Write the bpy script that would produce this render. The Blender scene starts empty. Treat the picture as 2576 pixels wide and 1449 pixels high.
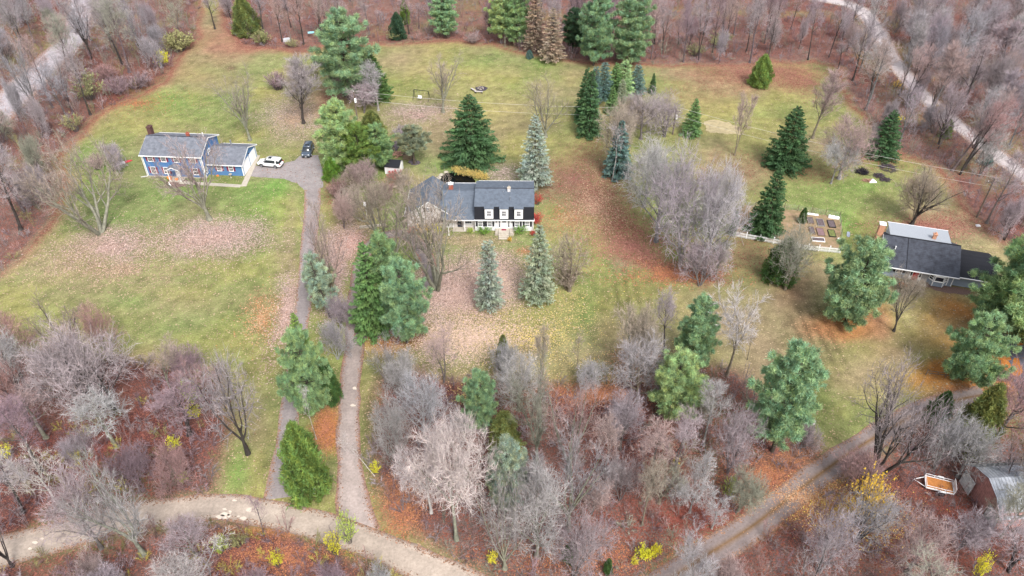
import bpy, math, random
import numpy as np
from mathutils import Vector

# ------------------------------------------------------------------ camera, sky, sun, exposure
S = bpy.context.scene
COL = S.collection
F, TH, CH = 1908.0, math.radians(39.2), 75.6
sT, cT = math.sin(TH), math.cos(TH)
cd = bpy.data.cameras.new('camera'); cam = bpy.data.objects.new('camera', cd); COL.objects.link(cam)
cam.location = (0, 0, CH); cam.rotation_euler = (math.radians(90) - TH, 0, 0)
cd.sensor_width = 36; cd.lens = F / 2576 * 36; cd.clip_start = 0.5; cd.clip_end = 8000
S.camera = cam
W = bpy.data.worlds.new('World'); S.world = W; W.use_nodes = True
SUN_EL, SUN_ROT = math.radians(50), math.radians(158)
nt = W.node_tree; bg = nt.nodes['Background']
sky = nt.nodes.new('ShaderNodeTexSky'); sky.sky_type = 'NISHITA'; sky.sun_disc = False
sky.sun_elevation = SUN_EL; sky.sun_rotation = SUN_ROT; sky.dust_density = 4.0; sky.air_density = 1.0; sky.ozone_density = 1.0
hs = nt.nodes.new('ShaderNodeHueSaturation'); hs.inputs['Saturation'].default_value = 0.42
nt.links.new(sky.outputs[0], hs.inputs['Color']); nt.links.new(hs.outputs[0], bg.inputs['Color'])
bg.inputs['Strength'].default_value = 0.15
sd = bpy.data.lights.new('sun', 'SUN'); sd.energy = 1.5; sd.angle = math.radians(14); sd.color = (1.0, 0.965, 0.93)
sun = bpy.data.objects.new('sun', sd); COL.objects.link(sun)
az = SUN_ROT
sdir = Vector((math.sin(az) * math.cos(SUN_EL), math.cos(az) * math.cos(SUN_EL), math.sin(SUN_EL)))
sun.rotation_euler = sdir.to_track_quat('Z', 'Y').to_euler(); sun.location = (0, 0, 120)
S.view_settings.view_transform = 'Standard'; S.view_settings.look = 'None'
S.view_settings.gamma = 1; S.view_settings.use_curve_mapping = False
S.view_settings.exposure = 1.05
S.cycles.max_bounces = 5; S.cycles.diffuse_bounces = 3; S.cycles.glossy_bounces = 2
S.cycles.transparent_max_bounces = 4

# ------------------------------------------------------------------ where things stand
def G(x, y, z=0.0):
    dx = (x - 1288) / F; dy = (y - 724.5) / F
    t = (CH - z) / (sT + dy * cT)
    return (t * dx, t * (cT - dy * sT))
def PX(X, Y, Z=0.0):
    w = Z - CH; zf = Y * cT - w * sT
    return 1288 + F * X / zf, 724.5 + F * (-Y * sT - w * cT) / zf
def ZT(Y, ty):
    k = (ty - 724.5) / F
    return CH + Y * (k * cT + sT) / (k * sT - cT)

def tag(o, label=None, cat=None, group=None, kind=None):
    if label: o['label'] = label
    if cat: o['category'] = cat
    if group: o['group'] = group
    if kind: o['kind'] = kind
    return o
def empty(name, loc=(0, 0, 0), rz=0.0):
    o = bpy.data.objects.new(name, None); COL.objects.link(o); o.empty_display_size = 0.3
    o.location = loc; o.rotation_euler = (0, 0, rz); return o

# ------------------------------------------------------------------ materials
def new_mat(name):
    m = bpy.data.materials.new(name); m.use_nodes = True
    return m, m.node_tree, m.node_tree.nodes['Principled BSDF']
def N(t, ty, **kw):
    n = t.nodes.new(ty)
    for k, v in kw.items(): setattr(n, k, v)
    return n
def mat(name, col, rough=0.8, noise=0.15, scale=3.0, metal=0.0, spec=0.3, bump=0.0, col2=None, stripes=None):
    """plain paint / wood / metal surface with mottled tone; stripes=(axis, period) adds board or shingle courses"""
    m, t, p = new_mat(name)
    tc = N(t, 'ShaderNodeTexCoord'); nz = N(t, 'ShaderNodeTexNoise'); nz.inputs['Scale'].default_value = scale
    nz.inputs['Detail'].default_value = 6; nz.inputs['Roughness'].default_value = 0.65
    t.links.new(tc.outputs['Object'], nz.inputs['Vector'])
    cr = N(t, 'ShaderNodeValToRGB'); cr.color_ramp.elements[0].position = 0.3; cr.color_ramp.elements[1].position = 0.7
    a = [c * (1 - noise) for c in col]; b = [min(1, c * (1 + noise)) for c in (col2 or col)]
    cr.color_ramp.elements[0].color = (*a, 1); cr.color_ramp.elements[1].color = (*b, 1)
    t.links.new(nz.outputs['Fac'], cr.inputs['Fac'])
    out = cr.outputs['Color']
    bsrc = nz.outputs['Fac']
    if stripes:
        ax, per = stripes
        sx = N(t, 'ShaderNodeSeparateXYZ'); t.links.new(tc.outputs['Object'], sx.inputs[0])
        md = N(t, 'ShaderNodeMath', operation='FRACT'); mu = N(t, 'ShaderNodeMath', operation='MULTIPLY'); mu.inputs[1].default_value = 1 / per
        t.links.new(sx.outputs[ax], mu.inputs[0]); t.links.new(mu.outputs[0], md.inputs[0])
        mr = N(t, 'ShaderNodeMapRange'); mr.inputs['From Min'].default_value = 0; mr.inputs['From Max'].default_value = 0.25
        mr.inputs['To Min'].default_value = 0.72; mr.inputs['To Max'].default_value = 1.0
        t.links.new(md.outputs[0], mr.inputs['Value'])
        mx = N(t, 'ShaderNodeMix', data_type='RGBA', blend_type='MULTIPLY'); mx.inputs['Factor'].default_value = 1
        t.links.new(out, mx.inputs[6]); t.links.new(mr.outputs[0], mx.inputs[7]); out = mx.outputs[2]
        bsrc = md.outputs[0]
    t.links.new(out, p.inputs['Base Color'])
    p.inputs['Roughness'].default_value = rough; p.inputs['Metallic'].default_value = metal
    p.inputs['Specular IOR Level'].default_value = spec
    if bump:
        bp = N(t, 'ShaderNodeBump'); bp.inputs['Strength'].default_value = bump; bp.inputs['Distance'].default_value = 0.02
        t.links.new(bsrc, bp.inputs['Height']); t.links.new(bp.outputs[0], p.inputs['Normal'])
    return m
def plant_mat(name, rough=0.8, trans=0.0, attr=False, nscale=1.2, lo=0.72, hi=1.25):
    """colour comes from the plant's own object colour, varied branch by branch"""
    m, t, p = new_mat(name)
    oi = N(t, 'ShaderNodeObjectInfo')
    tc = N(t, 'ShaderNodeTexCoord'); nz = N(t, 'ShaderNodeTexNoise'); nz.inputs['Scale'].default_value = nscale; nz.inputs['Detail'].default_value = 3
    t.links.new(tc.outputs['Object'], nz.inputs['Vector'])
    mr = N(t, 'ShaderNodeMapRange'); mr.inputs['From Min'].default_value = 0.3; mr.inputs['From Max'].default_value = 0.7
    mr.inputs['To Min'].default_value = lo; mr.inputs['To Max'].default_value = hi
    t.links.new(nz.outputs['Fac'], mr.inputs['Value'])
    mx = N(t, 'ShaderNodeMix', data_type='RGBA', blend_type='MULTIPLY'); mx.inputs['Factor'].default_value = 1
    t.links.new(oi.outputs['Color'], mx.inputs[6]); t.links.new(mr.outputs[0], mx.inputs[7]); out = mx.outputs[2]
    if attr:
        at = N(t, 'ShaderNodeAttribute'); at.attribute_name = 'Col'
        m2 = N(t, 'ShaderNodeMix', data_type='RGBA', blend_type='MULTIPLY'); m2.inputs['Factor'].default_value = 1
        t.links.new(out, m2.inputs[6]); t.links.new(at.outputs['Color'], m2.inputs[7]); out = m2.outputs[2]
    t.links.new(out, p.inputs['Base Color'])
    p.inputs['Roughness'].default_value = rough; p.inputs['Specular IOR Level'].default_value = 0.15
    if trans:
        tr = N(t, 'ShaderNodeBsdfTranslucent'); ms = N(t, 'ShaderNodeMixShader'); ms.inputs[0].default_value = trans
        t.links.new(out, tr.inputs['Color']); t.links.new(p.outputs[0], ms.inputs[1]); t.links.new(tr.outputs[0], ms.inputs[2])
        t.links.new(ms.outputs[0], t.nodes['Material Output'].inputs['Surface'])
    return m
def attr_mat(name, rough=0.95, spec=0.1, fine=7.0, lo=0.75, hi=1.25, speck=False, bump=0.0, big=(.62, 1.36)):
    """colour painted per vertex (soil, grass, leaf drifts, gravel), broken up by grain and by fallen-leaf flecks"""
    m, t, p = new_mat(name)
    at = N(t, 'ShaderNodeAttribute'); at.attribute_name = 'Col'
    ge = N(t, 'ShaderNodeNewGeometry')
    nz = N(t, 'ShaderNodeTexNoise'); nz.inputs['Scale'].default_value = fine; nz.inputs['Detail'].default_value = 5; nz.inputs['Roughness'].default_value = 0.7
    t.links.new(ge.outputs['Position'], nz.inputs['Vector'])
    mr = N(t, 'ShaderNodeMapRange'); mr.inputs['From Min'].default_value = 0.3; mr.inputs['From Max'].default_value = 0.7
    mr.inputs['To Min'].default_value = lo; mr.inputs['To Max'].default_value = hi
    t.links.new(nz.outputs['Fac'], mr.inputs['Value'])
    mx = N(t, 'ShaderNodeMix', data_type='RGBA', blend_type='MULTIPLY'); mx.inputs['Factor'].default_value = 1
    t.links.new(at.outputs['Color'], mx.inputs[6]); t.links.new(mr.outputs[0], mx.inputs[7]); out = mx.outputs[2]
    if speck:
        n2 = N(t, 'ShaderNodeTexNoise'); n2.inputs['Scale'].default_value = 0.45; n2.inputs['Detail'].default_value = 6; n2.inputs['Roughness'].default_value = 0.75
        t.links.new(ge.outputs['Position'], n2.inputs['Vector'])
        m2 = N(t, 'ShaderNodeMapRange'); m2.inputs['From Min'].default_value = 0.3; m2.inputs['From Max'].default_value = 0.7
        m2.inputs['To Min'].default_value = big[0]; m2.inputs['To Max'].default_value = big[1]
        t.links.new(n2.outputs['Fac'], m2.inputs['Value'])
        mm = N(t, 'ShaderNodeMix', data_type='RGBA', blend_type='MULTIPLY'); mm.inputs['Factor'].default_value = 1
        t.links.new(out, mm.inputs[6]); t.links.new(m2.outputs[0], mm.inputs[7]); out = mm.outputs[2]
        la = N(t, 'ShaderNodeAttribute'); la.attribute_name = 'Leaf'
        for sc in (5.5, 10.0):
            vo = N(t, 'ShaderNodeTexVoronoi'); vo.inputs['Scale'].default_value = sc
            t.links.new(ge.outputs['Position'], vo.inputs['Vector'])
            sp = N(t, 'ShaderNodeSeparateColor'); t.links.new(vo.outputs['Color'], sp.inputs[0])
            lt = N(t, 'ShaderNodeMath', operation='LESS_THAN')
            t.links.new(sp.outputs[0], lt.inputs[0]); t.links.new(la.outputs['Alpha'], lt.inputs[1])
            br = N(t, 'ShaderNodeMapRange'); br.inputs['To Min'].default_value = 0.45; br.inputs['To Max'].default_value = 1.35
            t.links.new(sp.outputs[1], br.inputs['Value'])
            lc = N(t, 'ShaderNodeMix', data_type='RGBA', blend_type='MULTIPLY'); lc.inputs['Factor'].default_value = 1
            t.links.new(la.outputs['Color'], lc.inputs[6]); t.links.new(br.outputs[0], lc.inputs[7])
            fm = N(t, 'ShaderNodeMix', data_type='RGBA')
            t.links.new(lt.outputs[0], fm.inputs['Factor']); t.links.new(out, fm.inputs[6]); t.links.new(lc.outputs[2], fm.inputs[7]); out = fm.outputs[2]
    t.links.new(out, p.inputs['Base Color'])
    p.inputs['Roughness'].default_value = rough; p.inputs['Specular IOR Level'].default_value = spec
    if bump:
        bp = N(t, 'ShaderNodeBump'); bp.inputs['Strength'].default_value = bump; bp.inputs['Distance'].default_value = 0.08
        t.links.new(nz.outputs['Fac'], bp.inputs['Height']); t.links.new(bp.outputs[0], p.inputs['Normal'])
    return m

M_twig = plant_mat('twig', 0.85, 0, attr=True, nscale=0.5, lo=0.8, hi=1.2)
M_bark = plant_mat('bark', 0.9, 0, nscale=2.5, lo=0.65, hi=1.35)
M_needle = plant_mat('needle', 0.75, 0.42, attr=True, nscale=0.7, lo=0.8, hi=1.2)
M_leaf = plant_mat('leaf', 0.7, 0.3, attr=True, nscale=1.5, lo=0.8, hi=1.2)
M_brush = attr_mat('brush', fine=2.0)
M_ground = attr_mat('ground', fine=4.5, lo=0.62, hi=1.38, speck=True, bump=0.5)
M_road = attr_mat('road_surface', fine=3.0, lo=0.8, hi=1.2, rough=0.9, bump=0.25, speck=True, big=(.8, 1.18))
M_litter = attr_mat('fallen_leaf', fine=4.0, lo=0.8, hi=1.2, rough=0.8)

# ------------------------------------------------------------------ mesh collecting in numpy
class MB:
    def __init__(s): s.v = []; s.f = []; s.c = []; s.n = 0
    def add(s, v, f, c=None):
        v = np.asarray(v, float).reshape(-1, 3); f = np.asarray(f, int).reshape(-1, 3)
        s.v.append(v); s.f.append(f + s.n); s.n += len(v)
        if c is None: c = np.ones((len(v), 3))
        c = np.asarray(c, float)
        if c.ndim == 1: c = np.tile(c, (len(v), 1))
        s.c.append(c)
    def arrays(s): return np.vstack(s.v), np.vstack(s.f), np.vstack(s.c)
    def mesh(s, name, m=None, smooth=False, col=True):
        v, f, c = s.arrays(); return np_mesh(name, v, f, m, c if col else None, smooth)
def np_mesh(name, v, f, m=None, c=None, smooth=False):
    me = bpy.data.meshes.new(name)
    me.vertices.add(len(v)); me.vertices.foreach_set('co', np.ascontiguousarray(v, dtype=np.float32).ravel())
    k = f.shape[1]
    me.loops.add(len(f) * k); me.loops.foreach_set('vertex_index', np.ascontiguousarray(f, dtype=np.int32).ravel())
    me.polygons.add(len(f)); me.polygons.foreach_set('loop_start', np.arange(0, len(f) * k, k, dtype=np.int32))
    me.polygons.foreach_set('loop_total', np.full(len(f), k, dtype=np.int32))
    if smooth: me.polygons.foreach_set('use_smooth', np.ones(len(f), dtype=bool))
    me.update(calc_edges=True)
    if c is not None:
        a = me.color_attributes.new('Col', 'FLOAT_COLOR', 'POINT')
        c4 = np.ones((len(v), 4), dtype=np.float32); c4[:, :c.shape[1]] = c; a.data.foreach_set('color', c4.ravel())
    if m: me.materials.append(m)
    return me
def unit(a):
    return a / np.maximum(np.linalg.norm(a, axis=-1, keepdims=True), 1e-9)
def tubes(P0, P1, R0, R1, n):
    P0 = np.asarray(P0, float); P1 = np.asarray(P1, float); R0 = np.asarray(R0, float); R1 = np.asarray(R1, float)
    d = unit(P1 - P0); ref = np.where(np.abs(d[:, 2:3]) > 0.9, [[1., 0, 0]], [[0, 0, 1.]])
    u = unit(np.cross(d, ref)); v = np.cross(d, u)
    a = np.arange(n) * 2 * np.pi / n; ca = np.cos(a)[None, :, None]; sa = np.sin(a)[None, :, None]
    ring = ca * u[:, None, :] + sa * v[:, None, :]
    A = P0[:, None, :] + ring * R0[:, None, None]; B = P1[:, None, :] + ring * R1[:, None, None]
    V = np.concatenate([A, B], 1).reshape(-1, 3)
    i = np.arange(n); j = (i + 1) % n
    f = np.concatenate([np.stack([i, j, n + i], 1), np.stack([j, n + j, n + i], 1)])
    Fc = (f[None] + (np.arange(len(P0)) * 2 * n)[:, None, None]).reshape(-1, 3)
    return V, Fc
def blades(P0, D, L, Wd, rng):
    """one thin tapering triangle per twig or needle spray"""
    n = len(P0); r = unit(np.cross(D, rng.normal(size=(n, 3))))
    h = (Wd * 0.5)[:, None]
    V = np.stack([P0 - r * h, P0 + r * h, P0 + D * L[:, None]], 1).reshape(-1, 3)
    return V, np.arange(3 * n).reshape(-1, 3)

# ------------------------------------------------------------------ bare tree prototypes
def grow(rng, sp, p, d, L, r, lv, segs, ends):
    n = sp['seg'][lv]; sl = L / n; pts = [p]; rad = [r]; dirs = [d]
    for i in range(n):
        d = d + rng.normal(size=3) * sp['wander'][lv] + np.array([0, 0, sp['up'][lv]])
        d = d / np.linalg.norm(d); p = p + d * sl; rr = max(r * (1 - sp['taper'][lv] * (i + 1) / n), 0.014)
        segs[lv].append((pts[-1], p, rad[-1], rr)); pts.append(p); rad.append(rr); dirs.append(d)
    if lv == 3 or lv == sp.get('last', 3):
        ends.append((pts, L)); return
    k = sp['n'][lv]; ph = rng.uniform(0, 6.28)
    for j in range(k):
        t = sp['t0'][lv] + (1 - sp['t0'][lv]) * ((j + rng.uniform(0.2, 0.9)) / k)
        x = min(t * n, n - 0.001); i = int(x); q = pts[i] + (pts[i + 1] - pts[i]) * (x - i); dd = dirs[i + 1]
        ph += 2.4 + rng.normal() * 0.4
        u = np.cross(dd, [0.13, 0.27, 0.95]); u /= np.linalg.norm(u) + 1e-9; w = np.cross(dd, u)
        a = math.radians(sp['ang'][lv] * rng.uniform(0.75, 1.25))
        cd_ = dd * math.cos(a) + (u * math.cos(ph) + w * math.sin(ph)) * math.sin(a)
        CL = sp['len'][lv] * (1 - sp['fall'][lv] * (t - sp['t0'][lv]) / (1 - sp['t0'][lv] + 1e-6)) * rng.uniform(0.7, 1.2)
        grow(rng, sp, q, cd_, CL, max(rad[i] * sp['rr'][lv], 0.024), lv + 1, segs, ends)
def bare_proto(seed, sp, twigs=12, tl=0.9, tw=0.022, jag=0.7, tup=0.3):
    rng = np.random.default_rng(seed); segs = [[], [], [], []]; ends = []
    for k in range(sp.get('stems', 1)):
        a = rng.uniform(0, 6.28); sprd = sp.get('spread', 0) * rng.uniform(0.5, 1.2)
        d = np.array([math.sin(a + k * 2.3) * sprd, math.cos(a + k * 2.3) * sprd, 1.0]); d /= np.linalg.norm(d)
        grow(rng, sp, np.array([d[0] * 0.25, d[1] * 0.25, -0.15]), d, sp['L0'] * rng.uniform(0.85, 1.1), sp['r0'], 0, segs, ends)
    tr, cr = MB(), MB()
    for lv, sides in ((0, 7), (1, 5)):
        if segs[lv]:
            s = segs[lv]; V, Fc = tubes([x[0] for x in s], [x[1] for x in s], [x[2] for x in s], [x[3] for x in s], sides); tr.add(V, Fc)
    # root flare
    if sp.get('stems', 1) == 1:
        V, Fc = tubes([[0, 0, -0.1]], [[0, 0, 0.7]], [sp['r0'] * 1.7], [sp['r0'] * 0.95], 7); tr.add(V, Fc)
    for lv, sides in ((2, 4), (3, 3)):
        if segs[lv]:
            s = segs[lv]; V, Fc = tubes([x[0] for x in s], [x[1] for x in s], [x[2] for x in s], [x[3] for x in s], sides)
            g = (0.72 if lv == 2 else 1.05) * sp.get('pale', 1)
            cr.add(V, Fc, np.array([g, g, g]))
    P0, D, L = [], [], []
    for pts, LL in ends:
        pts = np.array(pts); k = twigs; t = rng.uniform(0.1, 1, k) * (len(pts) - 1); i = np.minimum(t.astype(int), len(pts) - 2)
        q = pts[i] + (pts[i + 1] - pts[i]) * (t - i)[:, None]; dd = unit(pts[i + 1] - pts[i])
        D.append(unit(dd * 0.6 + rng.normal(size=(k, 3)) * jag * 0.6 + np.array([0, 0, tup]))); P0.append(q); L.append(tl * rng.uniform(0.4, 1.2, k))
    P0 = np.vstack(P0); D = np.vstack(D); L = np.concatenate(L)
    n = len(P0)
    V, Fc = blades(P0, D, L, tw * rng.uniform(0.7, 1.3, n), rng)
    b = rng.uniform(0.55, 1.45, n); c = np.stack([b * rng.uniform(0.97, 1.05, n), b, b * rng.uniform(0.96, 1.06, n)], 1)
    cr.add(V, Fc, np.repeat(c, 3, 0))
    tips = P0 + D * L[:, None]
    H0 = np.percentile(tips[:, 2], 99.5); R0 = np.percentile(np.hypot(tips[:, 0], tips[:, 1]), 97)
    return dict(tr=tr.mesh('trunk', M_bark), cr=cr.mesh('crown', M_twig), H=H0, W=2 * R0, raw=(tr.arrays(), cr.arrays()))
def SP(**k):
    d = dict(seg=(5, 6, 4, 3), wander=(0.06, 0.13, 0.16, 0.18), up=(0.0, 0.06, 0.05, 0.03), taper=(0.4, 0.75, 0.75, 0.7),
             n=(6, 8, 6), t0=(0.6, 0.25, 0.15), ang=(32, 40, 42), len=(9, 3.6, 1.7), fall=(0.2, 0.5, 0.45), rr=(0.6, 0.5, 0.5), L0=2.5, r0=0.36)
    d.update(k); return d
PR = {}
# spreading lawn trees with many leaders from a short bole
PR['V1'] = bare_proto(11, SP(pale=.7, L0=2.4, n=(7, 9, 6), ang=(30, 38, 42)), 10)
PR['V2'] = bare_proto(12, SP(pale=.7, L0=1.8, n=(6, 9, 6), ang=(33, 40, 45), len=(8.5, 3.6, 1.7), wander=(.04, .08, .12, .16)), 8)
PR['V3'] = bare_proto(13, SP(pale=.7, L0=2.6, n=(8, 8, 5), ang=(26, 34, 40), len=(9.5, 3.2, 1.6)), 9)
# stems rising straight from the ground, wide and open
PR['M1'] = bare_proto(14, SP(pale=.7, stems=6, spread=0.75, L0=8.5, r0=0.24, seg=(7, 5, 4, 3), taper=(0.75, 0.7, 0.7, 0.7), n=(7, 6, 5), t0=(0.35, 0.25, 0.15), ang=(34, 38, 42), len=(4.6, 2.3, 1.3), up=(0.06, 0.05, 0.04, 0.03), fall=(0.5, 0.45, 0.4)), 9)
PR['M2'] = bare_proto(17, SP(pale=.7, stems=5, spread=1.15, L0=8.0, r0=0.26, seg=(8, 6, 4, 3), wander=(0.10, 0.10, 0.14, 0.18), taper=(0.78, 0.7, 0.7, 0.7), n=(6, 6, 4), t0=(0.3, 0.25, 0.15), ang=(38, 40, 42), len=(4.4, 2.2, 1.2), up=(0.09, 0.08, 0.05, 0.03), fall=(0.45, 0.45, 0.4)), 4)
PR['A1'] = bare_proto(18, SP(pale=.7, L0=2.0, r0=0.24, n=(6, 8, 6), t0=(0.5, 0.2, 0.15), ang=(52, 50, 48), len=(4.6, 2.6, 1.4), wander=(0.06, 0.24, 0.24, 0.24), up=(0, 0.07, 0.05, 0.04)), 7)
# dense round-headed
PR['D1'] = bare_proto(15, SP(L0=7.6, r0=.26, seg=(7, 6, 4, 3), n=(15, 9, 6), t0=(0.2, 0.2, 0.15), ang=(62, 46, 46), len=(5.4, 2.9, 1.5), fall=(.42, .45, .4), up=(0, 0.13, 0.07, 0.04), taper=(.7, .75, .75, .7), rr=(.5, .5, .5)), 7, tl=1.0, tw=0.022)
PR['D2'] = bare_proto(16, SP(stems=3, spread=0.35, L0=6.8, r0=.2, seg=(7, 6, 4, 3), n=(7, 8, 5), t0=(0.15, 0.2, 0.1), ang=(58, 48, 48), len=(4.9, 2.8, 1.5), fall=(.35, .45, .4), up=(0, 0.12, 0.06, 0.04), taper=(.7, .75, .75, .7), rr=(.5, .5, .5)), 7, tl=1.0, tw=0.022)
# woodland trees with a clear bole
for k in range(4):
    PR['F%d' % (k + 1)] = bare_proto(20 + k, SP(L0=14.5, r0=0.28, seg=(9, 5, 4, 3), wander=(0.045, 0.1, 0.15, 0.18), taper=(0.85, 0.75, 0.75, 0.7), n=(15, 7, 4), t0=(0.36 + 0.05 * (k % 3), 0.25, 0.15), ang=(42, 42, 44), len=(4.4, 2.1, 1.2), fall=(0.55, 0.45, 0.4), rr=(0.42, 0.5, 0.5)), 11, tw=0.025)
PR['F5'] = bare_proto(25, SP(stems=2, spread=0.16, L0=13.5, r0=0.23, seg=(9, 5, 4, 3), taper=(0.85, 0.75, 0.75, 0.7), n=(10, 6, 4), t0=(0.38, 0.25, 0.15), ang=(38, 42, 44), len=(4.4, 2.1, 1.2), fall=(0.5, 0.45, 0.4), rr=(0.42, 0.5, 0.5)), 11, tw=0.025)
FAR = []
for k in range(3):
    p = bare_proto(90 + k, SP(L0=14.5, r0=0.28, seg=(6, 3, 2, 2), wander=(0.045, 0.1, 0.15, 0.18), taper=(0.85, 0.75, 0.75, 0.7), n=(11, 5, 3), t0=(0.38 + 0.05 * k, 0.25, 0.15), ang=(40, 42, 44), len=(4.2, 2.0, 1.2), fall=(0.55, 0.45, 0.4), rr=(0.42, 0.5, 0.5)), 7, tw=0.036); FAR.append(p)
# narrow upright
PR['U1'] = bare_proto(30, SP(pale=.7, L0=11.5, r0=0.17, seg=(8, 5, 4, 3), taper=(0.85, 0.75, 0.75, 0.7), n=(17, 6, 4), t0=(0.22, 0.2, 0.15), ang=(24, 26, 34), len=(4.6, 1.8, 1.0), up=(0, 0.12, 0.08, 0.05), fall=(0.6, 0.5, 0.4), rr=(0.4, 0.5, 0.5)), 13)
PR['U2'] = bare_proto(31, SP(pale=.7, stems=2, spread=0.1, L0=11, r0=0.15, seg=(8, 5, 4, 3), taper=(0.85, 0.75, 0.75, 0.7), n=(10, 6, 4), t0=(0.25, 0.2, 0.15), ang=(26, 28, 34), len=(4.6, 1.8, 1.0), up=(0, 0.1, 0.08, 0.05), fall=(0.6, 0.5, 0.4), rr=(0.4, 0.5, 0.5)), 12)
# scrubby small trees, crabs and thorns
PR['S1'] = bare_proto(32, SP(stems=4, spread=0.5, L0=3.6, r0=0.1, seg=(5, 4, 3, 3), taper=(0.7, 0.7, 0.7, 0.7), n=(7, 6, 5), t0=(0.2, 0.15, 0.1), ang=(44, 46, 48), len=(2.6, 1.5, 0.9), fall=(0.3, 0.4, 0.4), wander=(0.12, 0.16, 0.2, 0.2)), 8, tl=0.7, tw=0.02)
PR['S2'] = bare_proto(33, SP(stems=3, spread=0.35, L0=4.2, r0=0.11, seg=(5, 4, 3, 3), taper=(0.7, 0.7, 0.7, 0.7), n=(8, 6, 5), t0=(0.25, 0.15, 0.1), ang=(50, 48, 48), len=(2.5, 1.5, 0.9), fall=(0.3, 0.4, 0.4), wander=(0.12, 0.16, 0.2, 0.2)), 8, tl=0.7, tw=0.02)
# pale crooked limbs with little fine twig
PR['W1'] = bare_proto(34, SP(L0=5.5, r0=0.2, n=(8, 10, 8), t0=(0.5, 0.2, 0.15), ang=(46, 50, 50), len=(6.5, 3.0, 1.5), wander=(0.08, 0.2, 0.28, 0.3), rr=(0.5, 0.42, 0.35)), 15, tl=0.85, tw=0.022)
PR['W2'] = bare_proto(35, SP(L0=6.5, r0=0.2, seg=(6, 6, 4, 3), n=(9, 8, 5), t0=(0.45, 0.2, 0.15), ang=(34, 36, 40), len=(6.2, 2.6, 1.3), wander=(0.05, 0.1, 0.2, 0.25), rr=(0.45, 0.42, 0.45)), 9, tl=0.8, tw=0.028)
# lone dead stem
PR['X1'] = bare_proto(36, SP(L0=9, r0=0.12, seg=(8, 5, 3, 3), taper=(0.8, 0.75, 0.7, 0.7), n=(7, 5, 3), t0=(0.45, 0.3, 0.2), ang=(32, 34, 36), len=(2.8, 1.3, 0.7), fall=(0.3, 0.4, 0.4), rr=(0.5, 0.5, 0.6)), 3, tl=0.5, tw=0.045)

# ------------------------------------------------------------------ evergreen prototypes
def finish(tr, cr, H, Wd, m=None):
    v = cr.arrays()[0]; Wd = 2 * np.percentile(np.hypot(v[:, 0], v[:, 1]), 98.5); H = np.percentile(v[:, 2], 99.9)
    return dict(tr=tr.mesh('trunk', M_bark), cr=cr.mesh('crown', m or M_needle), H=H, W=Wd)
def spruce_proto(seed, H=12.0, R=3.6, droop=0.25, prof=0.85, dens=1.0, skirt=0.04, tl=0.42, twd=0.13, top_dens=1.0):
    rng = np.random.default_rng(seed); tr, cr = MB(), MB()
    V, Fc = tubes([[0, 0, -0.1], [0, 0, H * 0.5]], [[0, 0, H * 0.5], [0, 0, H * 0.98]], [0.22, 0.13], [0.13, 0.02], 7); tr.add(V, Fc)
    z = H * skirt; ph = 0; B0, B1, BR = [], [], []
    while z < H * 0.985:
        f = z / H; Rz = R * (1 - f) ** prof * (0.92 if f < 0.1 else 1)
        nb = int(max(5, 9 * (1 - f) + 4))
        for k in range(nb):
            ph += 2.4; L = Rz * rng.uniform(0.72, 1.14) + 0.12
            rise = 0.35 * f - droop * (1 - f)
            a = ph + rng.normal() * 0.2; o = np.array([math.cos(a), math.sin(a), 0])
            zz = z + rng.normal() * 0.12
            m = max(8, int(34 * dens * L / 2.2 + 6)); t = rng.uniform(0.12, 1, m) ** 0.75
            q = o * (L * t)[:, None]; q[:, 2] = zz + rise * L * t + 0.22 * L * (t ** 2) * droop * 1.6
            side = np.array([-math.sin(a), math.cos(a), 0]); sg = rng.choice([-1, 1], m) * rng.uniform(0.1, 1, m)
            wv = 0.34 * L * (1 - t * 0.75) * sg; q = q + side * wv[:, None] * 0.8
            D = unit(o * 0.9 + side * (sg * 0.7)[:, None] + np.stack([np.zeros(m), np.zeros(m), rng.uniform(-0.75, 0.2, m) - droop * 0.6], 1) + rng.normal(size=(m, 3)) * 0.18)
            Ls = tl * rng.uniform(0.6, 1.25, m) * (0.7 + 0.3 * (1 - f))
            V, Fc = blades(q, D, Ls, twd * rng.uniform(0.8, 1.4, m) * 1.6, rng)
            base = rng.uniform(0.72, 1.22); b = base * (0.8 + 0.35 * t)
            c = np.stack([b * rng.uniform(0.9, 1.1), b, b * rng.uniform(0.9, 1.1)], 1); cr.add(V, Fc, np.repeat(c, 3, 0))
            B0.append([0, 0, zz]); B1.append(o * L * 0.9 + np.array([0, 0, zz + rise * L * 0.9])); BR.append(0.03)
        z += rng.uniform(0.28, 0.42) * (0.75 + 0.5 * (1 - f))
    V, Fc = tubes(B0, B1, np.array(BR), np.array(BR) * 0.3, 3); tr.add(V, Fc)
    return finish(tr, cr, H, 2 * R)
def tufts(cr, C, D, rng, per, tl, tw, spread, bright=None):
    n = len(C); k = per
    c = np.repeat(C, k, 0) + rng.normal(size=(n * k, 3)) * spread
    d = unit(np.repeat(D, k, 0) * 0.55 + rng.normal(size=(n * k, 3)) * 0.75)
    V, Fc = blades(c, d, tl * rng.uniform(0.6, 1.3, n * k), tw * rng.uniform(0.8, 1.3, n * k), rng)
    b = (rng.uniform(0.5, 1.35, n) ** 1.1 if bright is None else bright); bb = np.repeat(b, k) * rng.uniform(0.88, 1.12, n * k)
    y = np.repeat(rng.uniform(0.85, 1.18, n), k)
    cr.add(V, Fc, np.repeat(np.stack([bb * y, bb, bb * (2 - y) * 0.98], 1), 3, 0))
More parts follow.
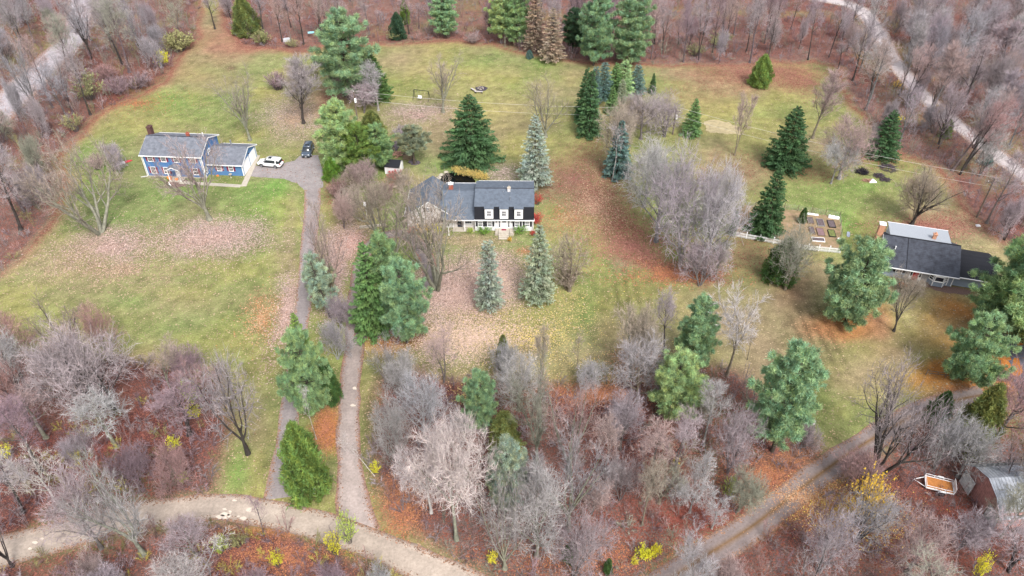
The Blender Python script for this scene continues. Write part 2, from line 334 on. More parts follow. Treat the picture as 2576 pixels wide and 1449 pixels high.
def pine_proto(seed, H=14.0, R=4.3, base=0.14, prof=0.75, nwh=18, dens=1.35, per=30, lay=1.0):
    rng = np.random.default_rng(seed); tr, cr = MB(), MB()
    V, Fc = tubes([[0, 0, -0.1], [0, 0, H * 0.5]], [[0, 0, H * 0.5], [0, 0, H * 0.96]], [0.28, 0.17], [0.17, 0.03], 7); tr.add(V, Fc)
    ph = rng.uniform(0, 6); B0, B1, R0, R1 = [], [], [], []; C, D = [], []
    asym = rng.uniform(0, 6.28)
    for w in range(nwh):
        f = base + (0.99 - base) * w / (nwh - 1); z0 = H * f
        env = math.sin(min(1, (1 - f) * 1.7 + 0.10) * math.pi / 2) ** (prof * 1.2) * (0.72 + 0.28 * min(1, (f - base) / 0.22))
        nb = 5 if f < 0.85 else 4
        for k in range(nb):
            ph += 6.283 / nb + rng.normal() * 0.28 + 0.37
            L = R * env * rng.uniform(0.62, 1.22) * (1 + 0.12 * math.cos(ph - asym)); L = max(L, 0.5)
            o = np.array([math.cos(ph), math.sin(ph), 0]); sd_ = np.array([-math.sin(ph), math.cos(ph), 0])
            zz = z0 + rng.normal() * 0.2; rs = rng.uniform(0.02, 0.28) + 0.5 * max(0, f - 0.6)
            prev = np.array([0, 0, zz]); n = 5
            for i in range(1, n + 1):
                t = i / n; p = o * L * t + np.array([0, 0, zz + rs * L * t * t]) + sd_ * rng.normal() * 0.12 * L * t * 0.6
                B0.append(prev); B1.append(p); R0.append(0.06 * (1 - t) + 0.022); R1.append(0.05 * (1 - t) + 0.015); prev = p
                if t > 0.3:
                    m = max(1, int(rng.poisson(2.3 * dens * L * 0.5 * (0.6 + t))))
                    lat = rng.uniform(-1, 1, m) * (0.40 * L * (1.12 - t) + 0.22)
                    cc = p + o * rng.uniform(-0.3, 0.3, m)[:, None] * 0.6 + sd_ * lat[:, None]; cc[:, 2] += rng.uniform(0.0, 0.28, m) * lay - np.abs(lat) * 0.10
                    C.append(cc); D.append(unit(np.tile(o * 0.8, (m, 1)) + sd_ * (np.sign(lat) * 0.4)[:, None] + np.array([0, 0, 0.55])))
            C.append(np.array([prev])); D.append(np.array([o * 0.7 + [0, 0, 0.6]]))
    C = np.vstack(C); D = unit(np.vstack(D))
    V, Fc = tubes(B0, B1, R0, R1, 4); tr.add(V, Fc)
    tufts(cr, C, D, rng, per, 0.40, 0.075, 0.15)
    return finish(tr, cr, H, 2 * R * 1.03)
def cedar_proto(seed, H=7.0, R=2.4, per=10, n=1500, low=0.02, shape=1.0, tl=0.42, tw=0.12):
    rng = np.random.default_rng(seed); tr, cr = MB(), MB()
    V, Fc = tubes([[0, 0, -0.1]], [[0, 0, H * 0.9]], [0.16], [0.03], 6); tr.add(V, Fc)
    lob = rng.uniform(0, 6.28, 5); C = []; D = []
    a = rng.uniform(0, 6.28, n); f = rng.uniform(low, 1, n)
    env = R * np.clip(np.sin(np.clip((1 - f), 0, 1) ** 0.72 * math.pi * 0.5), 0, 1) ** shape * np.clip((f - low) / 0.12 + 0.62, 0, 1)
    lump = 1 + 0.17 * np.sin(3 * a + lob[0] + 7 * f) + 0.14 * np.sin(5 * a + lob[1] - 11 * f) + 0.12 * np.sin(9 * a + 17 * f + lob[2])
    r = env * lump * rng.uniform(0.62, 1.08, n)
    C = np.stack([r * np.cos(a), r * np.sin(a), f * H * 0.95 + 0.02], 1)
    D = unit(np.stack([np.cos(a) * 0.8, np.sin(a) * 0.8, np.full(n, 0.8)], 1))
    br = 0.92 + 0.28 * np.sin(4 * a + 9 * f + lob[3]) + rng.uniform(-0.2, 0.2, n)
    tufts(cr, C, D, rng, per, tl, tw, 0.12, np.clip(br, 0.55, 1.4))
    return finish(tr, cr, H, 2 * R)
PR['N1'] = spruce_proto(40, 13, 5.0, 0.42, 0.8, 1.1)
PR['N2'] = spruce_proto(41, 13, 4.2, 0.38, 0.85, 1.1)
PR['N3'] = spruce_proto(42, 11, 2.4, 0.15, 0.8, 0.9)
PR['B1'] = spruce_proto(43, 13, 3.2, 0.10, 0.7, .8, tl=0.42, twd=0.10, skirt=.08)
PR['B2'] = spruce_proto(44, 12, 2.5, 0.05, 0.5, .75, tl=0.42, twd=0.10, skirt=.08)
PR['P1'] = pine_proto(50, 14, 4.2)
PR['P2'] = pine_proto(51, 14, 3.6, base=0.2)
PR['P3'] = pine_proto(52, 13, 4.8, base=0.08, prof=0.65)
PR['P4'] = pine_proto(53, 15, 3.4, base=0.12, nwh=20)
PR['P5'] = pine_proto(54, 9, 3.4, base=0.5, nwh=7, dens=1.4, per=34)       # flat-topped, bare leg
PR['P6'] = pine_proto(55, 13, 3.0, base=0.2, dens=0.45, per=24)            # thin
PR['C1'] = cedar_proto(60)
PR['C2'] = cedar_proto(61, 7.5, 2.0, n=1400)
PR['C3'] = cedar_proto(62, 4.5, 2.6, n=1200, shape=0.7)

# ------------------------------------------------------------------ shrubs
def shrub_proto(seed, H=2.2, R=1.6, stems=26, tw=12, leaves=0, leaf=0.13, width=0.03, leafc=None, m=None):
    rng = np.random.default_rng(seed); tr, cr = MB(), MB()
    a = rng.uniform(0, 6.28, stems); q = rng.uniform(0.05, 1, stems) ** 0.6
    base = np.stack([np.cos(a) * 0.15 * R, np.sin(a) * 0.15 * R, np.full(stems, -0.05)], 1)
    tip = np.stack([np.cos(a) * R * q, np.sin(a) * R * q, H * np.sqrt(np.maximum(0.05, 1 - 0.75 * q ** 2)) * rng.uniform(0.75, 1.05, stems)], 1)
    mid = (base + tip) / 2 + np.stack([np.zeros(stems), np.zeros(stems), 0.12 * H * q], 1) + rng.normal(size=(stems, 3)) * 0.07
    V, Fc = tubes(np.vstack([base, mid]), np.vstack([mid, tip]), np.full(2 * stems, 0.022), np.full(2 * stems, 0.012), 3); tr.add(V, Fc, np.array([0.8] * 3))
    k = stems * tw; t = rng.uniform(0.25, 1.0, k); b = np.repeat(base, tw, 0); mi = np.repeat(mid, tw, 0); ti = np.repeat(tip, tw, 0)
    p = np.where(t[:, None] < 0.5, b + (mi - b) * (t * 2)[:, None], mi + (ti - mi) * ((t - 0.5) * 2)[:, None])
    D = unit(unit(ti - b) * 0.6 + rng.normal(size=(k, 3)) * 0.6 + [0, 0, 0.15])
    V, Fc = blades(p, D, 0.55 * rng.uniform(0.4, 1.2, k), np.full(k, width), rng)
    g = rng.uniform(0.8, 1.25, k); cr.add(V, Fc, np.repeat(np.stack([g, g, g], 1), 3, 0))
    if leaves:
        i = rng.integers(0, k, leaves); P = p[i] + D[i] * (0.5 * rng.uniform(0.1, 1, leaves))[:, None]
        d = unit(rng.normal(size=(leaves, 3))); V, Fc = blades(P, d, leaf * rng.uniform(0.8, 1.6, leaves), leaf * rng.uniform(0.7, 1.2, leaves), rng)
        g = rng.uniform(0.7, 1.3, leaves); cr.add(V, Fc, np.repeat(np.stack([g, g, g], 1), 3, 0))
    return dict(tr=tr.mesh('stems', M_bark), cr=cr.mesh('twigs', m or M_twig), H=H, W=2 * R, raw=(tr.arrays(), cr.arrays()))
PR['K1'] = shrub_proto(70, 2.2, 1.7, 60, 22)
PR['K2'] = shrub_proto(71, 2.6, 1.6, 70, 22)
PR['L1'] = shrub_proto(72, 2.6, 1.8, 40, 10, leaves=1500, leaf=0.16, m=M_leaf)
PR['L2'] = shrub_proto(73, 1.6, 1.5, 34, 8, leaves=1300, leaf=0.12, m=M_leaf)
PR['L3'] = shrub_proto(74, 3.2, 1.6, 34, 8, leaves=1000, leaf=0.115, m=M_leaf)
BR_RAW = [shrub_proto(80 + i, 1.7, 1.5, 10, 14, width=0.045)['raw'] for i in range(4)] + [shrub_proto(85 + i, 4.6, 1.5, 8, 20, width=0.04)['raw'] for i in range(4)]

# ------------------------------------------------------------------ colours of twig, bark and needle
TC = dict(GL=(.37, .33, .35), PK=(.40, .315, .30), WH=(.56, .52, .50), TN=(.37, .32, .265), RD=(.36, .235, .225), GN=(.33, .335, .27),
          PU=(.30, .225, .25), LG=(.40, .395, .40), SL=(.34, .335, .36), OR=(.42, .22, .14), OL=(.30, .29, .13), YL=(.5, .46, .12))
BK = dict(GL=(.13, .115, .11), PK=(.13, .105, .10), WH=(.42, .39, .36), TN=(.19, .16, .12), RD=(.14, .10, .095), GN=(.19, .19, .145),
          PU=(.11, .085, .09), LG=(.26, .25, .235), SL=(.16, .155, .155), OR=(.2, .12, .08), BK=(.05, .043, .04))
TC = {k: tuple(c * f for c, f in zip(v, (.88, .85, .84))) for k, v in TC.items()}
EC = dict(pine=(.30, .44, .22), pineb=(.31, .46, .26), pinel=(.40, .53, .25), pinep=(.38, .47, .36), spruce=(.085, .16, .07), sprucel=(.16, .27, .10), blue=(.15, .24, .22),
          pale=(.34, .385, .32), palel=(.33, .37, .26), cedar=(.22, .33, .09), cedard=(.10, .185, .06), brown=(.36, .29, .22), olive=(.22, .26, .09), green=(.20, .36, .07),
          yellow=(.78, .74, .06), lime=(.44, .54, .12), gold=(.74, .50, .08), straw=(.75, .60, .22), red=(.60, .10, .09), khaki=(.32, .32, .15), dark=(.07, .13, .075))
EBK = (.075, .06, .05)
rs = random.Random(5)
KINDNAME = {'V': 'bare_tree', 'M': 'bare_tree', 'D': 'bare_tree', 'F': 'bare_tree', 'U': 'bare_tree', 'S': 'bare_tree', 'W': 'bare_tree', 'X': 'bare_tree', 'A': 'bare_tree',
            'N': 'spruce_tree', 'B': 'spruce_tree', 'P': 'pine_tree', 'C': 'cedar_tree', 'K': 'bare_shrub', 'L': 'leafy_shrub'}
def put(key, X, Y, h, w, col, label, group=None, lean=(0, 0), rot=None, name=None, cat=None, bark=None):
    pr = PR[key]; nm = name or KINDNAME[key[0]]
    t = empty(nm, (X, Y, 0), rs.uniform(0, 6.28) if rot is None else rot)
    if lean != (0, 0):
        t.rotation_mode = 'ZYX'; t.rotation_euler = (lean[1], lean[0], t.rotation_euler[2])
    t.scale = (w / pr['W'], w / pr['W'] , h / pr['H'])
    tag(t, label, cat or ('shrub' if key[0] in 'KL' else 'tree'), group)
    shr = key[0] in 'KL'
    for me, n2 in ((pr['tr'], 'stems' if shr else 'trunk'), (pr['cr'], 'twigs' if key[0] == 'K' else 'crown')):
        o = bpy.data.objects.new(n2, me); COL.objects.link(o); o.parent = t
        if key[0] in 'NBPC' : c = EC[col] if n2 == 'crown' else EBK
        elif key[0] == 'L': c = EC[col] if n2 == 'crown' else BK['GL']
        else: c = TC[col] if n2 in ('crown', 'twigs') else (BK[bark] if bark else BK[col])
        j = rs.uniform(0.9, 1.1); o.color = (c[0] * j * rs.uniform(.96, 1.04), c[1] * j, c[2] * j * rs.uniform(.96, 1.04), 1)
    return t
PLACED = []
def T(key, bx, by, ty, wpx, col, label, group=None, **kw):
    """a plant whose foot stands at picture point (bx, by), whose top reaches ty and whose crown is wpx wide there"""
    if key in ('N3', 'B2'): wpx *= 1.2
    X, Y = G(bx, by); h = max(0.4, ZT(Y, ty)); zf = Y * cT - (h * 0.6 - CH) * sT
    PLACED.append((X, Y, wpx * zf / F * 0.3))
    return put(key, X, Y, h, wpx * zf / F, col, label, group, **kw)

# ------------------------------------------------------------------ ground
def vnoise(X, Y, s, seed):
    r = np.random.default_rng(seed).random((256, 256)); x = X / s; y = Y / s
    xi = np.floor(x).astype(int); yi = np.floor(y).astype(int); fx = x - xi; fy = y - yi
    fx = fx * fx * (3 - 2 * fx); fy = fy * fy * (3 - 2 * fy)
    g = lambda a, b: r[a % 256, b % 256]
    return (g(xi, yi) * (1 - fx) + g(xi + 1, yi) * fx) * (1 - fy) + (g(xi, yi + 1) * (1 - fx) + g(xi + 1, yi + 1) * fx) * fy
def fbm(X, Y, s, seed, o=4):
    a = 0; w = 0.5; t = 0
    for i in range(o): a = a + w * vnoise(X, Y, s / 2 ** i, seed + i); t += w; w *= 0.55
    return a / t
def inpoly(X, Y, poly):
    m = np.zeros(X.shape, bool); n = len(poly)
    for i in range(n):
        x0, y0 = poly[i]; x1, y1 = poly[(i + 1) % n]
        c = ((y0 > Y) != (y1 > Y)) & (X < (x1 - x0) * (Y - y0) / ((y1 - y0) or 1e-9) + x0); m ^= c
    return m
WP = lambda pts: [G(x, y) for x, y in pts]
WOODS = {
 'wood left of the blue house lawn': [(-260, -90), (505, -90), (497, 90), (440, 165), (405, 218), (320, 248), (240, 290), (190, 350), (150, 395), (160, 470), (125, 545), (55, 640), (-20, 720), (-260, 720)],
 'wood along the top edge': [(560, -90), (2180, -90), (2180, 120), (2110, 175), (2040, 150), (1900, 162), (1640, 164), (1480, 160), (1340, 138), (1230, 110), (1130, 98), (970, 108), (800, 112), (740, 130), (620, 118), (575, 70)],
 'wood either side of the pale upper road': [(2100, 120), (2180, -90), (2900, -90), (2900, 660), (2600, 650), (2500, 590), (2440, 520), (2400, 440), (2330, 405), (2250, 380), (2185, 300), (2140, 250)],
 'thicket above the bend of the dirt road': [(-260, 880), (60, 905), (130, 925), (260, 905), (400, 915), (480, 925), (556, 935), (572, 1060), (552, 1150), (540, 1236), (430, 1246), (300, 1285), (150, 1328), (-20, 1368), (-260, 1420)],
 'thicket below the dirt road': [(-260, 1490), (60, 1405), (250, 1352), (420, 1322), (540, 1312), (700, 1326), (850, 1376), (960, 1425), (1060, 1480), (1200, 1560), (1200, 1800), (-400, 1800)],
 'wood between the mud drive and the farm track': [(952, 960), (1010, 925), (1120, 960), (1240, 945), (1400, 962), (1545, 955), (1600, 890), (1690, 900), (1860, 940), (1950, 1020), (2060, 1115), (2085, 1145), (1960, 1228), (1800, 1330), (1710, 1385), (1600, 1470), (1500, 1700), (1290, 1560), (1225, 1455), (1080, 1365), (975, 1300), (932, 1200), (925, 1130), (940, 1040)],
 'wood around the old barn': [(1700, 1700), (1770, 1440), (1900, 1350), (2010, 1285), (2130, 1195), (2250, 1120), (2330, 1010), (2420, 985), (2560, 1010), (2900, 1010), (2900, 1800)],
}
C_ = dict(green=(.115, .18, .05), bright=(.12, .23, .05), olive=(.175, .185, .07), yellow=(.255, .225, .08), tan=(.24, .18, .115), brown=(.18, .13, .075), red=(.145, .068, .055), maroon=(.09, .036, .036),
          salmon=(.26, .125, .09), pink=(.225, .15, .125), mauve=(.165, .13, .105), orange=(.36, .135, .035), leafpink=(.38, .285, .26), leafred=(.21, .082, .06), leaftan=(.33, .25, .16), leafor=(.32, .15, .075),
          leafyel=(.34, .27, .12), dull=(.15, .115, .10))
GX = np.concatenate([[-4000, -2000, -1000, -600, -400, -300, -240, -210], np.arange(-190, 190.1, 0.8), [210, 240, 300, 400, 600, 1000, 2000, 4000]])
GY = np.concatenate([[-1500, -600, -200, -80, -30, 0], np.arange(18, 262, 0.8), [275, 300, 350, 450, 700, 1200, 2500, 6000]])
gx, gy = np.meshgrid(GX, GY)
ok = (gy > 17) & (gy < 263) & (np.abs(gx) < 191)
px, py = PX(gx, np.maximum(gy, 17)); 
wx = (fbm(gx, gy, 9, 3) - 0.5) * 2; wy = (fbm(gx, gy, 9, 9) - 0.5) * 2
PXW = px + wx * 26; PYW = py + wy * 15
def mixc(col, c, a): return col * (1 - a[..., None]) + np.array(C_[c]) * a[..., None]
n1 = fbm(gx, gy, 22, 21); n2 = fbm(gx, gy, 7, 31); n3 = fbm(gx, gy, 2.5, 41)
sm = lambda x, a, b: np.clip((x - a) / (b - a), 0, 1)
col = np.ones(gx.shape + (3,)) * np.array(C_['olive'])
col = mixc(col, 'green', sm(n1, 0.45, 0.68) * 0.7); col = mixc(col, 'yellow', sm(n2, 0.5, 0.7) * 0.6); col = mixc(col, 'tan', sm(fbm(gx, gy, 14, 47), 0.48, 0.7) * 0.6)
leafc = np.ones_like(col) * np.array(C_['leaftan']); leafa = np.full(gx.shape, 0.03)
def blob(x, y, rx, ry, c, a=0.8, lc=None, la=None, rot=0, hard=0.0):
    global col, leafc, leafa
    dx = PXW - x; dy = PYW - y; q = math.radians(rot); u = (dx * math.cos(q) + dy * math.sin(q)) / rx; v = (-dx * math.sin(q) + dy * math.cos(q)) / ry
    d = np.sqrt(u * u + v * v) + (n3 - 0.5) * 0.5 + (n2 - 0.5) * 0.4
    m = sm(-d, -1.5 + .35 * hard, -0.15 - 0.6 * hard) ** 1.15
    if c: col = mixc(col, c, m * a)
    if lc: leafc = mixc(leafc, lc, np.minimum(1, m * 1.6)); leafa = np.maximum(leafa, m * la)
# lawns: left
blob(400, 600, 420, 330, 'green', .35); blob(330, 300, 170, 60, 'yellow', .6); blob(480, 270, 150, 50, 'green', .5); blob(420, 255, 60, 30, 'bright', .3); blob(280, 340, 60, 40, 'olive', .8)
blob(600, 150, 110, 55, 'tan', .6); blob(540, 180, 110, 40, 'olive', .5); blob(470, 190, 90, 30, 'salmon', .35); blob(620, 60, 60, 70, 'salmon', .85, 'leafred', .35); blob(540, 110, 60, 40, 'salmon', .7)
blob(680, 120, 130, 16, 'salmon', .8, 'leafred', .4); blob(588, 171, 18, 8, 'maroon', .7)
blob(300, 500, 80, 60, 'green', .4); blob(640, 520, 100, 60, 'bright', .5); blob(560, 480, 120, 28, 'green', .6); blob(690, 470, 50, 30, 'bright', .7); blob(390, 490, 90, 40, 'green', .5)
blob(265, 625, 115, 50, 'mauve', .7, 'leafpink', .42); blob(530, 600, 140, 48, 'mauve', .75, 'leafpink', .45, rot=-8); blob(150, 660, 120, 70, 'tan', .5, 'leaftan', .2); blob(390, 640, 90, 40, 'olive', .5)
blob(420, 760, 330, 30, 'tan', .35); blob(450, 820, 250, 50, 'green', .5); blob(330, 760, 60, 24, 'bright', .5); blob(560, 860, 120, 40, 'yellow', .5); blob(170, 820, 130, 50, 'yellow', .4); blob(640, 780, 90, 60, 'olive', .5)
blob(720, 790, 30, 130, 'pink', .5, 'leafpink', .4); blob(660, 800, 40, 60, 'tan', .4, 'leafor', .25); blob(735, 640, 18, 200, 'tan', .6); blob(700, 640, 30, 60, 'tan', .4)
blob(500, 925, 60, 14, 'tan', .5); blob(590, 1180, 30, 60, 'bright', .6); blob(640, 1060, 60, 90, 'tan', .6); blob(680, 1180, 24, 60, 'olive', .5)
# lawns: middle top
blob(740, 290, 90, 60, 'mauve', .45, 'leafpink', .28); blob(700, 380, 60, 30, 'olive', .6); blob(830, 250, 40, 50, 'salmon', .55, 'leafred', .3); blob(820, 330, 30, 60, 'tan', .5)
blob(1080, 150, 110, 40, 'yellow', .6); blob(1200, 150, 120, 24, 'green', .4); blob(1300, 170, 130, 40, 'bright', .25); blob(1150, 200, 240, 40, 'yellow', .55); blob(1010, 150, 60, 40, 'tan', .6)
blob(1240, 280, 110, 50, 'yellow', .5); blob(1060, 285, 90, 32, 'mauve', .7, 'leafpink', .3); blob(1000, 330, 60, 40, 'tan', .5); blob(1110, 330, 40, 60, 'tan', .5)
blob(1120, 420, 50, 28, 'bright', .7); blob(1070, 400, 30, 30, 'green', .4); blob(1270, 440, 50, 32, 'mauve', .75, 'leafpink', .25)
blob(1400, 380, 60, 60, 'olive', .5); blob(1480, 400, 60, 60, 'brown', .55, 'leafred', .2); blob(1440, 460, 60, 50, 'brown', .6, 'leafred', .25); blob(1380, 480, 50, 30, 'mauve', .6, 'leafred', .2)
blob(1440, 540, 90, 60, 'tan', .6, 'leafor', .3); blob(1390, 525, 22, 40, 'green', .6); blob(1500, 480, 70, 60, 'brown', .6, 'leafred', .35); blob(1560, 560, 110, 55, 'brown', .6, 'leafred', .42, rot=35); blob(1640, 660, 140, 26, 'salmon', .6, 'leafred', .45, rot=18)
blob(1760, 690, 60, 26, 'red', .8, 'leafred', .5); blob(1545, 590, 40, 24, 'brown', .5); blob(1560, 660, 30, 24, 'mauve', .6)
# front of the middle house
blob(1160, 740, 150, 90, 'pink', .72, 'leafpink', .62); blob(1250, 690, 90, 60, 'tan', .55, 'leafpink', .45); blob(1160, 860, 170, 60, 'tan', .7, 'leafpink', .35); blob(990, 850, 75, 36, 'orange', .85, 'leafred', .3); blob(950, 880, 60, 30, 'orange', .6)
blob(1260, 820, 130, 50, 'olive', .5, 'leafyel', .2); blob(1420, 780, 80, 80, 'olive', .7, 'leafyel', .22); blob(1480, 780, 30, 60, 'green', .5); blob(1330, 900, 120, 70, 'tan', .5, 'leafyel', .25); blob(1060, 905, 120, 40, 'olive', .6); blob(1170, 600, 150, 16, 'tan', .6, 'leaftan', .3)
blob(1350, 620, 60, 20, 'green', .4); blob(1590, 740, 90, 60, 'yellow', .5); blob(1650, 800, 110, 60, 'olive', .5); blob(1540, 690, 60, 40, 'green', .25); blob(925, 1000, 22, 140, 'olive', .7); blob(935, 1130, 20, 60, 'olive', .7)
blob(825, 1080, 32, 62, 'orange', .95, 'leafor', .4, hard=.6); blob(800, 1000, 60, 60, 'brown', .5); blob(850, 700, 30, 120, 'tan', .6, 'leafpink', .5); blob(845, 660, 34, 80, 'pink', .5, 'leafpink', .45); blob(880, 600, 40, 60, 'salmon', .5, 'leafpink', .4)
blob(850, 480, 40, 60, 'brown', .7, 'leafred', .3); blob(820, 1215, 40, 36, 'tan', .6); blob(990, 450, 36, 14, 'salmon', .7, 'leafor', .5)
blob(1330, 625, 40, 12, 'brown', .8, 'leafor', .4)
# right-hand lawns
blob(1780, 215, 150, 45, 'tan', .45, 'leafred', .1); blob(1900, 190, 170, 34, 'salmon', .6, 'leafred', .3); blob(2000, 200, 60, 40, 'salmon', .5, 'leafred', .3); blob(1800, 250, 100, 40, 'salmon', .3); blob(1780, 290, 120, 40, 'yellow', .55); blob(1950, 260, 90, 30, 'yellow', .4)
blob(1880, 340, 90, 50, 'yellow', .4); blob(1880, 440, 70, 40, 'tan', .7); blob(1800, 400, 50, 60, 'tan', .7); blob(2040, 440, 80, 32, 'brown', .55, 'leafred', .15); blob(1900, 500, 60, 26, 'olive', .6)
blob(2100, 480, 180, 36, 'bright', .35); blob(2200, 470, 70, 24, 'bright', .45); blob(2150, 520, 120, 40, 'olive', .5); blob(2130, 560, 40, 40, 'bright', .6); blob(2230, 560, 60, 50, 'green', .3); blob(2380, 560, 110, 40, 'tan', .8, 'leafred', .3); blob(2300, 572, 80, 16, 'salmon', .8, 'leafred', .45); blob(2320, 600, 90, 12, 'red', .5)
blob(1850, 430, 110, 60, 'brown', .4, 'leafred', .1); blob(1900, 640, 160, 70, 'brown', .5, 'leafred', .1); blob(2060, 700, 90, 60, 'tan', .5); blob(1400, 430, 70, 60, 'brown', .45, 'leafred', .12); blob(1530, 440, 70, 80, 'brown', .5, 'leafred', .2); blob(1870, 560, 50, 50, 'brown', .6); blob(1860, 640, 60, 50, 'brown', .65, 'leafred', .1); blob(1990, 560, 90, 40, 'brown', .55); blob(1900, 700, 60, 40, 'olive', .4)
blob(1960, 760, 70, 60, 'tan', .8); blob(2000, 740, 50, 50, 'salmon', .5); blob(2110, 830, 110, 34, 'salmon', .9, 'leafor', .25); blob(2110, 822, 100, 34, 'orange', .85, hard=.6); blob(2200, 800, 34, 46, 'orange', .5); blob(2400, 850, 120, 50, 'orange', .45); blob(2350, 960, 110, 36, 'orange', .6); blob(2010, 790, 50, 40, 'brown', .6); blob(2200, 800, 30, 44, 'salmon', .6)
blob(2060, 930, 60, 80, 'olive', .6); blob(2060, 950, 30, 80, 'bright', .35); blob(2180, 880, 110, 60, 'olive', .6); blob(2380, 780, 90, 40, 'olive', .5); blob(2420, 780, 80, 34, 'orange', .75, rot=20); blob(2340, 960, 40, 20, 'orange', .6); blob(2500, 800, 50, 30, 'orange', .9, rot=30)
blob(2520, 900, 40, 110, 'orange', .95, hard=.8); blob(2400, 930, 110, 34, 'orange', .85, hard=.8); blob(2440, 985, 110, 26, 'orange', .8, hard=.8); blob(2260, 900, 60, 50, 'tan', .7); blob(2160, 950, 70, 50, 'tan', .5); blob(2400, 725, 110, 14, 'maroon', .5, rot=10)
blob(1700, 760, 60, 50, 'yellow', .4); blob(1800, 800, 110, 90, 'tan', .7); blob(1920, 860, 110, 80, 'tan', .75); blob(1900, 950, 90, 70, 'tan', .75); blob(2060, 880, 60, 90, 'tan', .5); blob(2180, 940, 90, 60, 'tan', .6); blob(2490, 830, 60, 70, 'orange', .9, hard=.8); blob(2360, 790, 60, 36, 'orange', .45); blob(2210, 850, 60, 50, 'salmon', .45); blob(1560, 860, 90, 50, 'tan', .5); blob(1480, 900, 90, 40, 'tan', .6); blob(300, 700, 260, 60, 'tan', .3)
# wheel and mower lines
st = np.sin((gx + gy * 0.02) * 6.283 / 1.5) * 0.5 + 0.5
mw = np.clip(1 - np.hypot((px - 2040) / 120, (py - 900) / 170), 0, 1) + np.clip(1 - np.hypot((px - 1560) / 160, (py - 760) / 90), 0, 1) * 0.6 + np.clip(1 - np.hypot((px - 940) / 40, (py - 1050) / 150), 0, 1)
col = col * (1 - 0.42 * (np.clip(mw * 2, 0, 1) * st)[..., None])
# the woods' floor of fallen leaves
mask = np.zeros(gx.shape)
for poly in WOODS.values(): mask = np.maximum(mask, inpoly(PXW, PYW, poly).astype(float))
mask[~ok] = 1.0
mask[(py < -20)] = 1.0
def blur(m, k):
    for _ in range(k):
        m = (m + np.roll(m, 1, 0) + np.roll(m, -1, 0)) / 3; m = (m + np.roll(m, 1, 1) + np.roll(m, -1, 1)) / 3
    return m
near = blur(mask, 7)
rim = np.clip(near * 2.6, 0, 1) * (1 - mask)
up = sm(-py, -760, -560)
col = mixc(col, 'salmon', np.clip(rim * (0.30 + 0.65 * n2) * (0.25 + 0.75 * up), 0, 1)); leafc = mixc(leafc, 'leafred', np.clip(rim * 1.5 * up, 0, 1)); leafa = np.maximum(leafa, rim * 0.4 * (0.3 + 0.7 * up))
fl = np.ones_like(col) * np.array((.125, .068, .058))
fl = mixc(fl, 'maroon', sm(n2, 0.4, 0.6) * 0.8); fl = mixc(fl, 'dull', sm(n1, 0.35, 0.6) * 0.8); fl = mixc(fl, 'salmon', sm(n3, 0.6, 0.85) * 0.4); fl = mixc(fl, 'olive', sm(fbm(gx, gy, 12, 77), 0.6, 0.75) * 0.5)
mm = blur(mask, 1)[..., None]
col = col * (1 - mm) + fl * mm
leafc = mixc(leafc, 'leafred', blur(mask, 1)); leafa = np.where(mask > 0.5, 0.26 * (0.3 + n2), leafa)
def blob_w(*a, **k): blob(*a, **k)
blob(2150, 1150, 90, 40, 'tan', .4); blob(2020, 1270, 130, 26, 'salmon', .6, 'leafor', .6, rot=-35); blob(2150, 1290, 110, 60, 'orange', .6, 'leafor', .7); blob(1940, 1180, 140, 28, 'salmon', .7, 'leafor', .6, rot=-28)
blob(150, 1000, 200, 60, 'salmon', .35); blob(300, 1010, 40, 60, 'salmon', .6); blob(500, 960, 60, 40, 'olive', .4); blob(1600, 900, 60, 40, 'salmon', .5, 'leafor', .5); blob(1500, 985, 110, 24, 'salmon', .6, 'leafor', .5)
blob(690, 1335, 150, 12, 'orange', .5, 'leafor', .3); blob(2560, 1020, 60, 30, 'tan', .5); blob(60, 130, 90, 60, 'olive', .6); blob(1010, 1270, 60, 90, 'salmon', .4, 'leafor', .4)
col = col * (0.80 + 0.40 * fbm(gx, gy, 5, 88))[..., None] * (0.86 + 0.28 * np.random.default_rng(8).random(gx.shape))[..., None]; 
for x, y in ((2150, 60), (2180, 110), (2205, 170), (2250, 230), (2300, 290), (2360, 350), (2430, 410), (2500, 460), (2240, 60), (2290, 130), (2340, 195), (2400, 250), (2470, 310), (2540, 370)): blob(x, y, 34, 26, 'olive', .6)
gcol = np.clip(col, 0, 1); gleaf = np.dstack([np.clip(leafc, 0, 1), np.clip(leafa, 0, 0.8)])
ny, nx = gx.shape
gz = np.where(ok, (fbm(gx, gy, 3, 55) - 0.5) * 0.0, -0.0)
idx = np.arange(nx * ny).reshape(ny, nx)
quads = np.stack([idx[:-1, :-1], idx[:-1, 1:], idx[1:, 1:], idx[1:, :-1]], -1).reshape(-1, 4)
gme = np_mesh('ground', np.stack([gx, gy, gz], -1).reshape(-1, 3), quads, M_ground, gcol.reshape(-1, 3))
la = gme.color_attributes.new('Leaf', 'FLOAT_COLOR', 'POINT'); la.data.foreach_set('color', gleaf.reshape(-1).astype(np.float32))
go = bpy.data.objects.new('ground', gme); COL.objects.link(go); tag(go, 'lawns of olive and yellow grass and leaf strewn woodland floor', kind='structure')

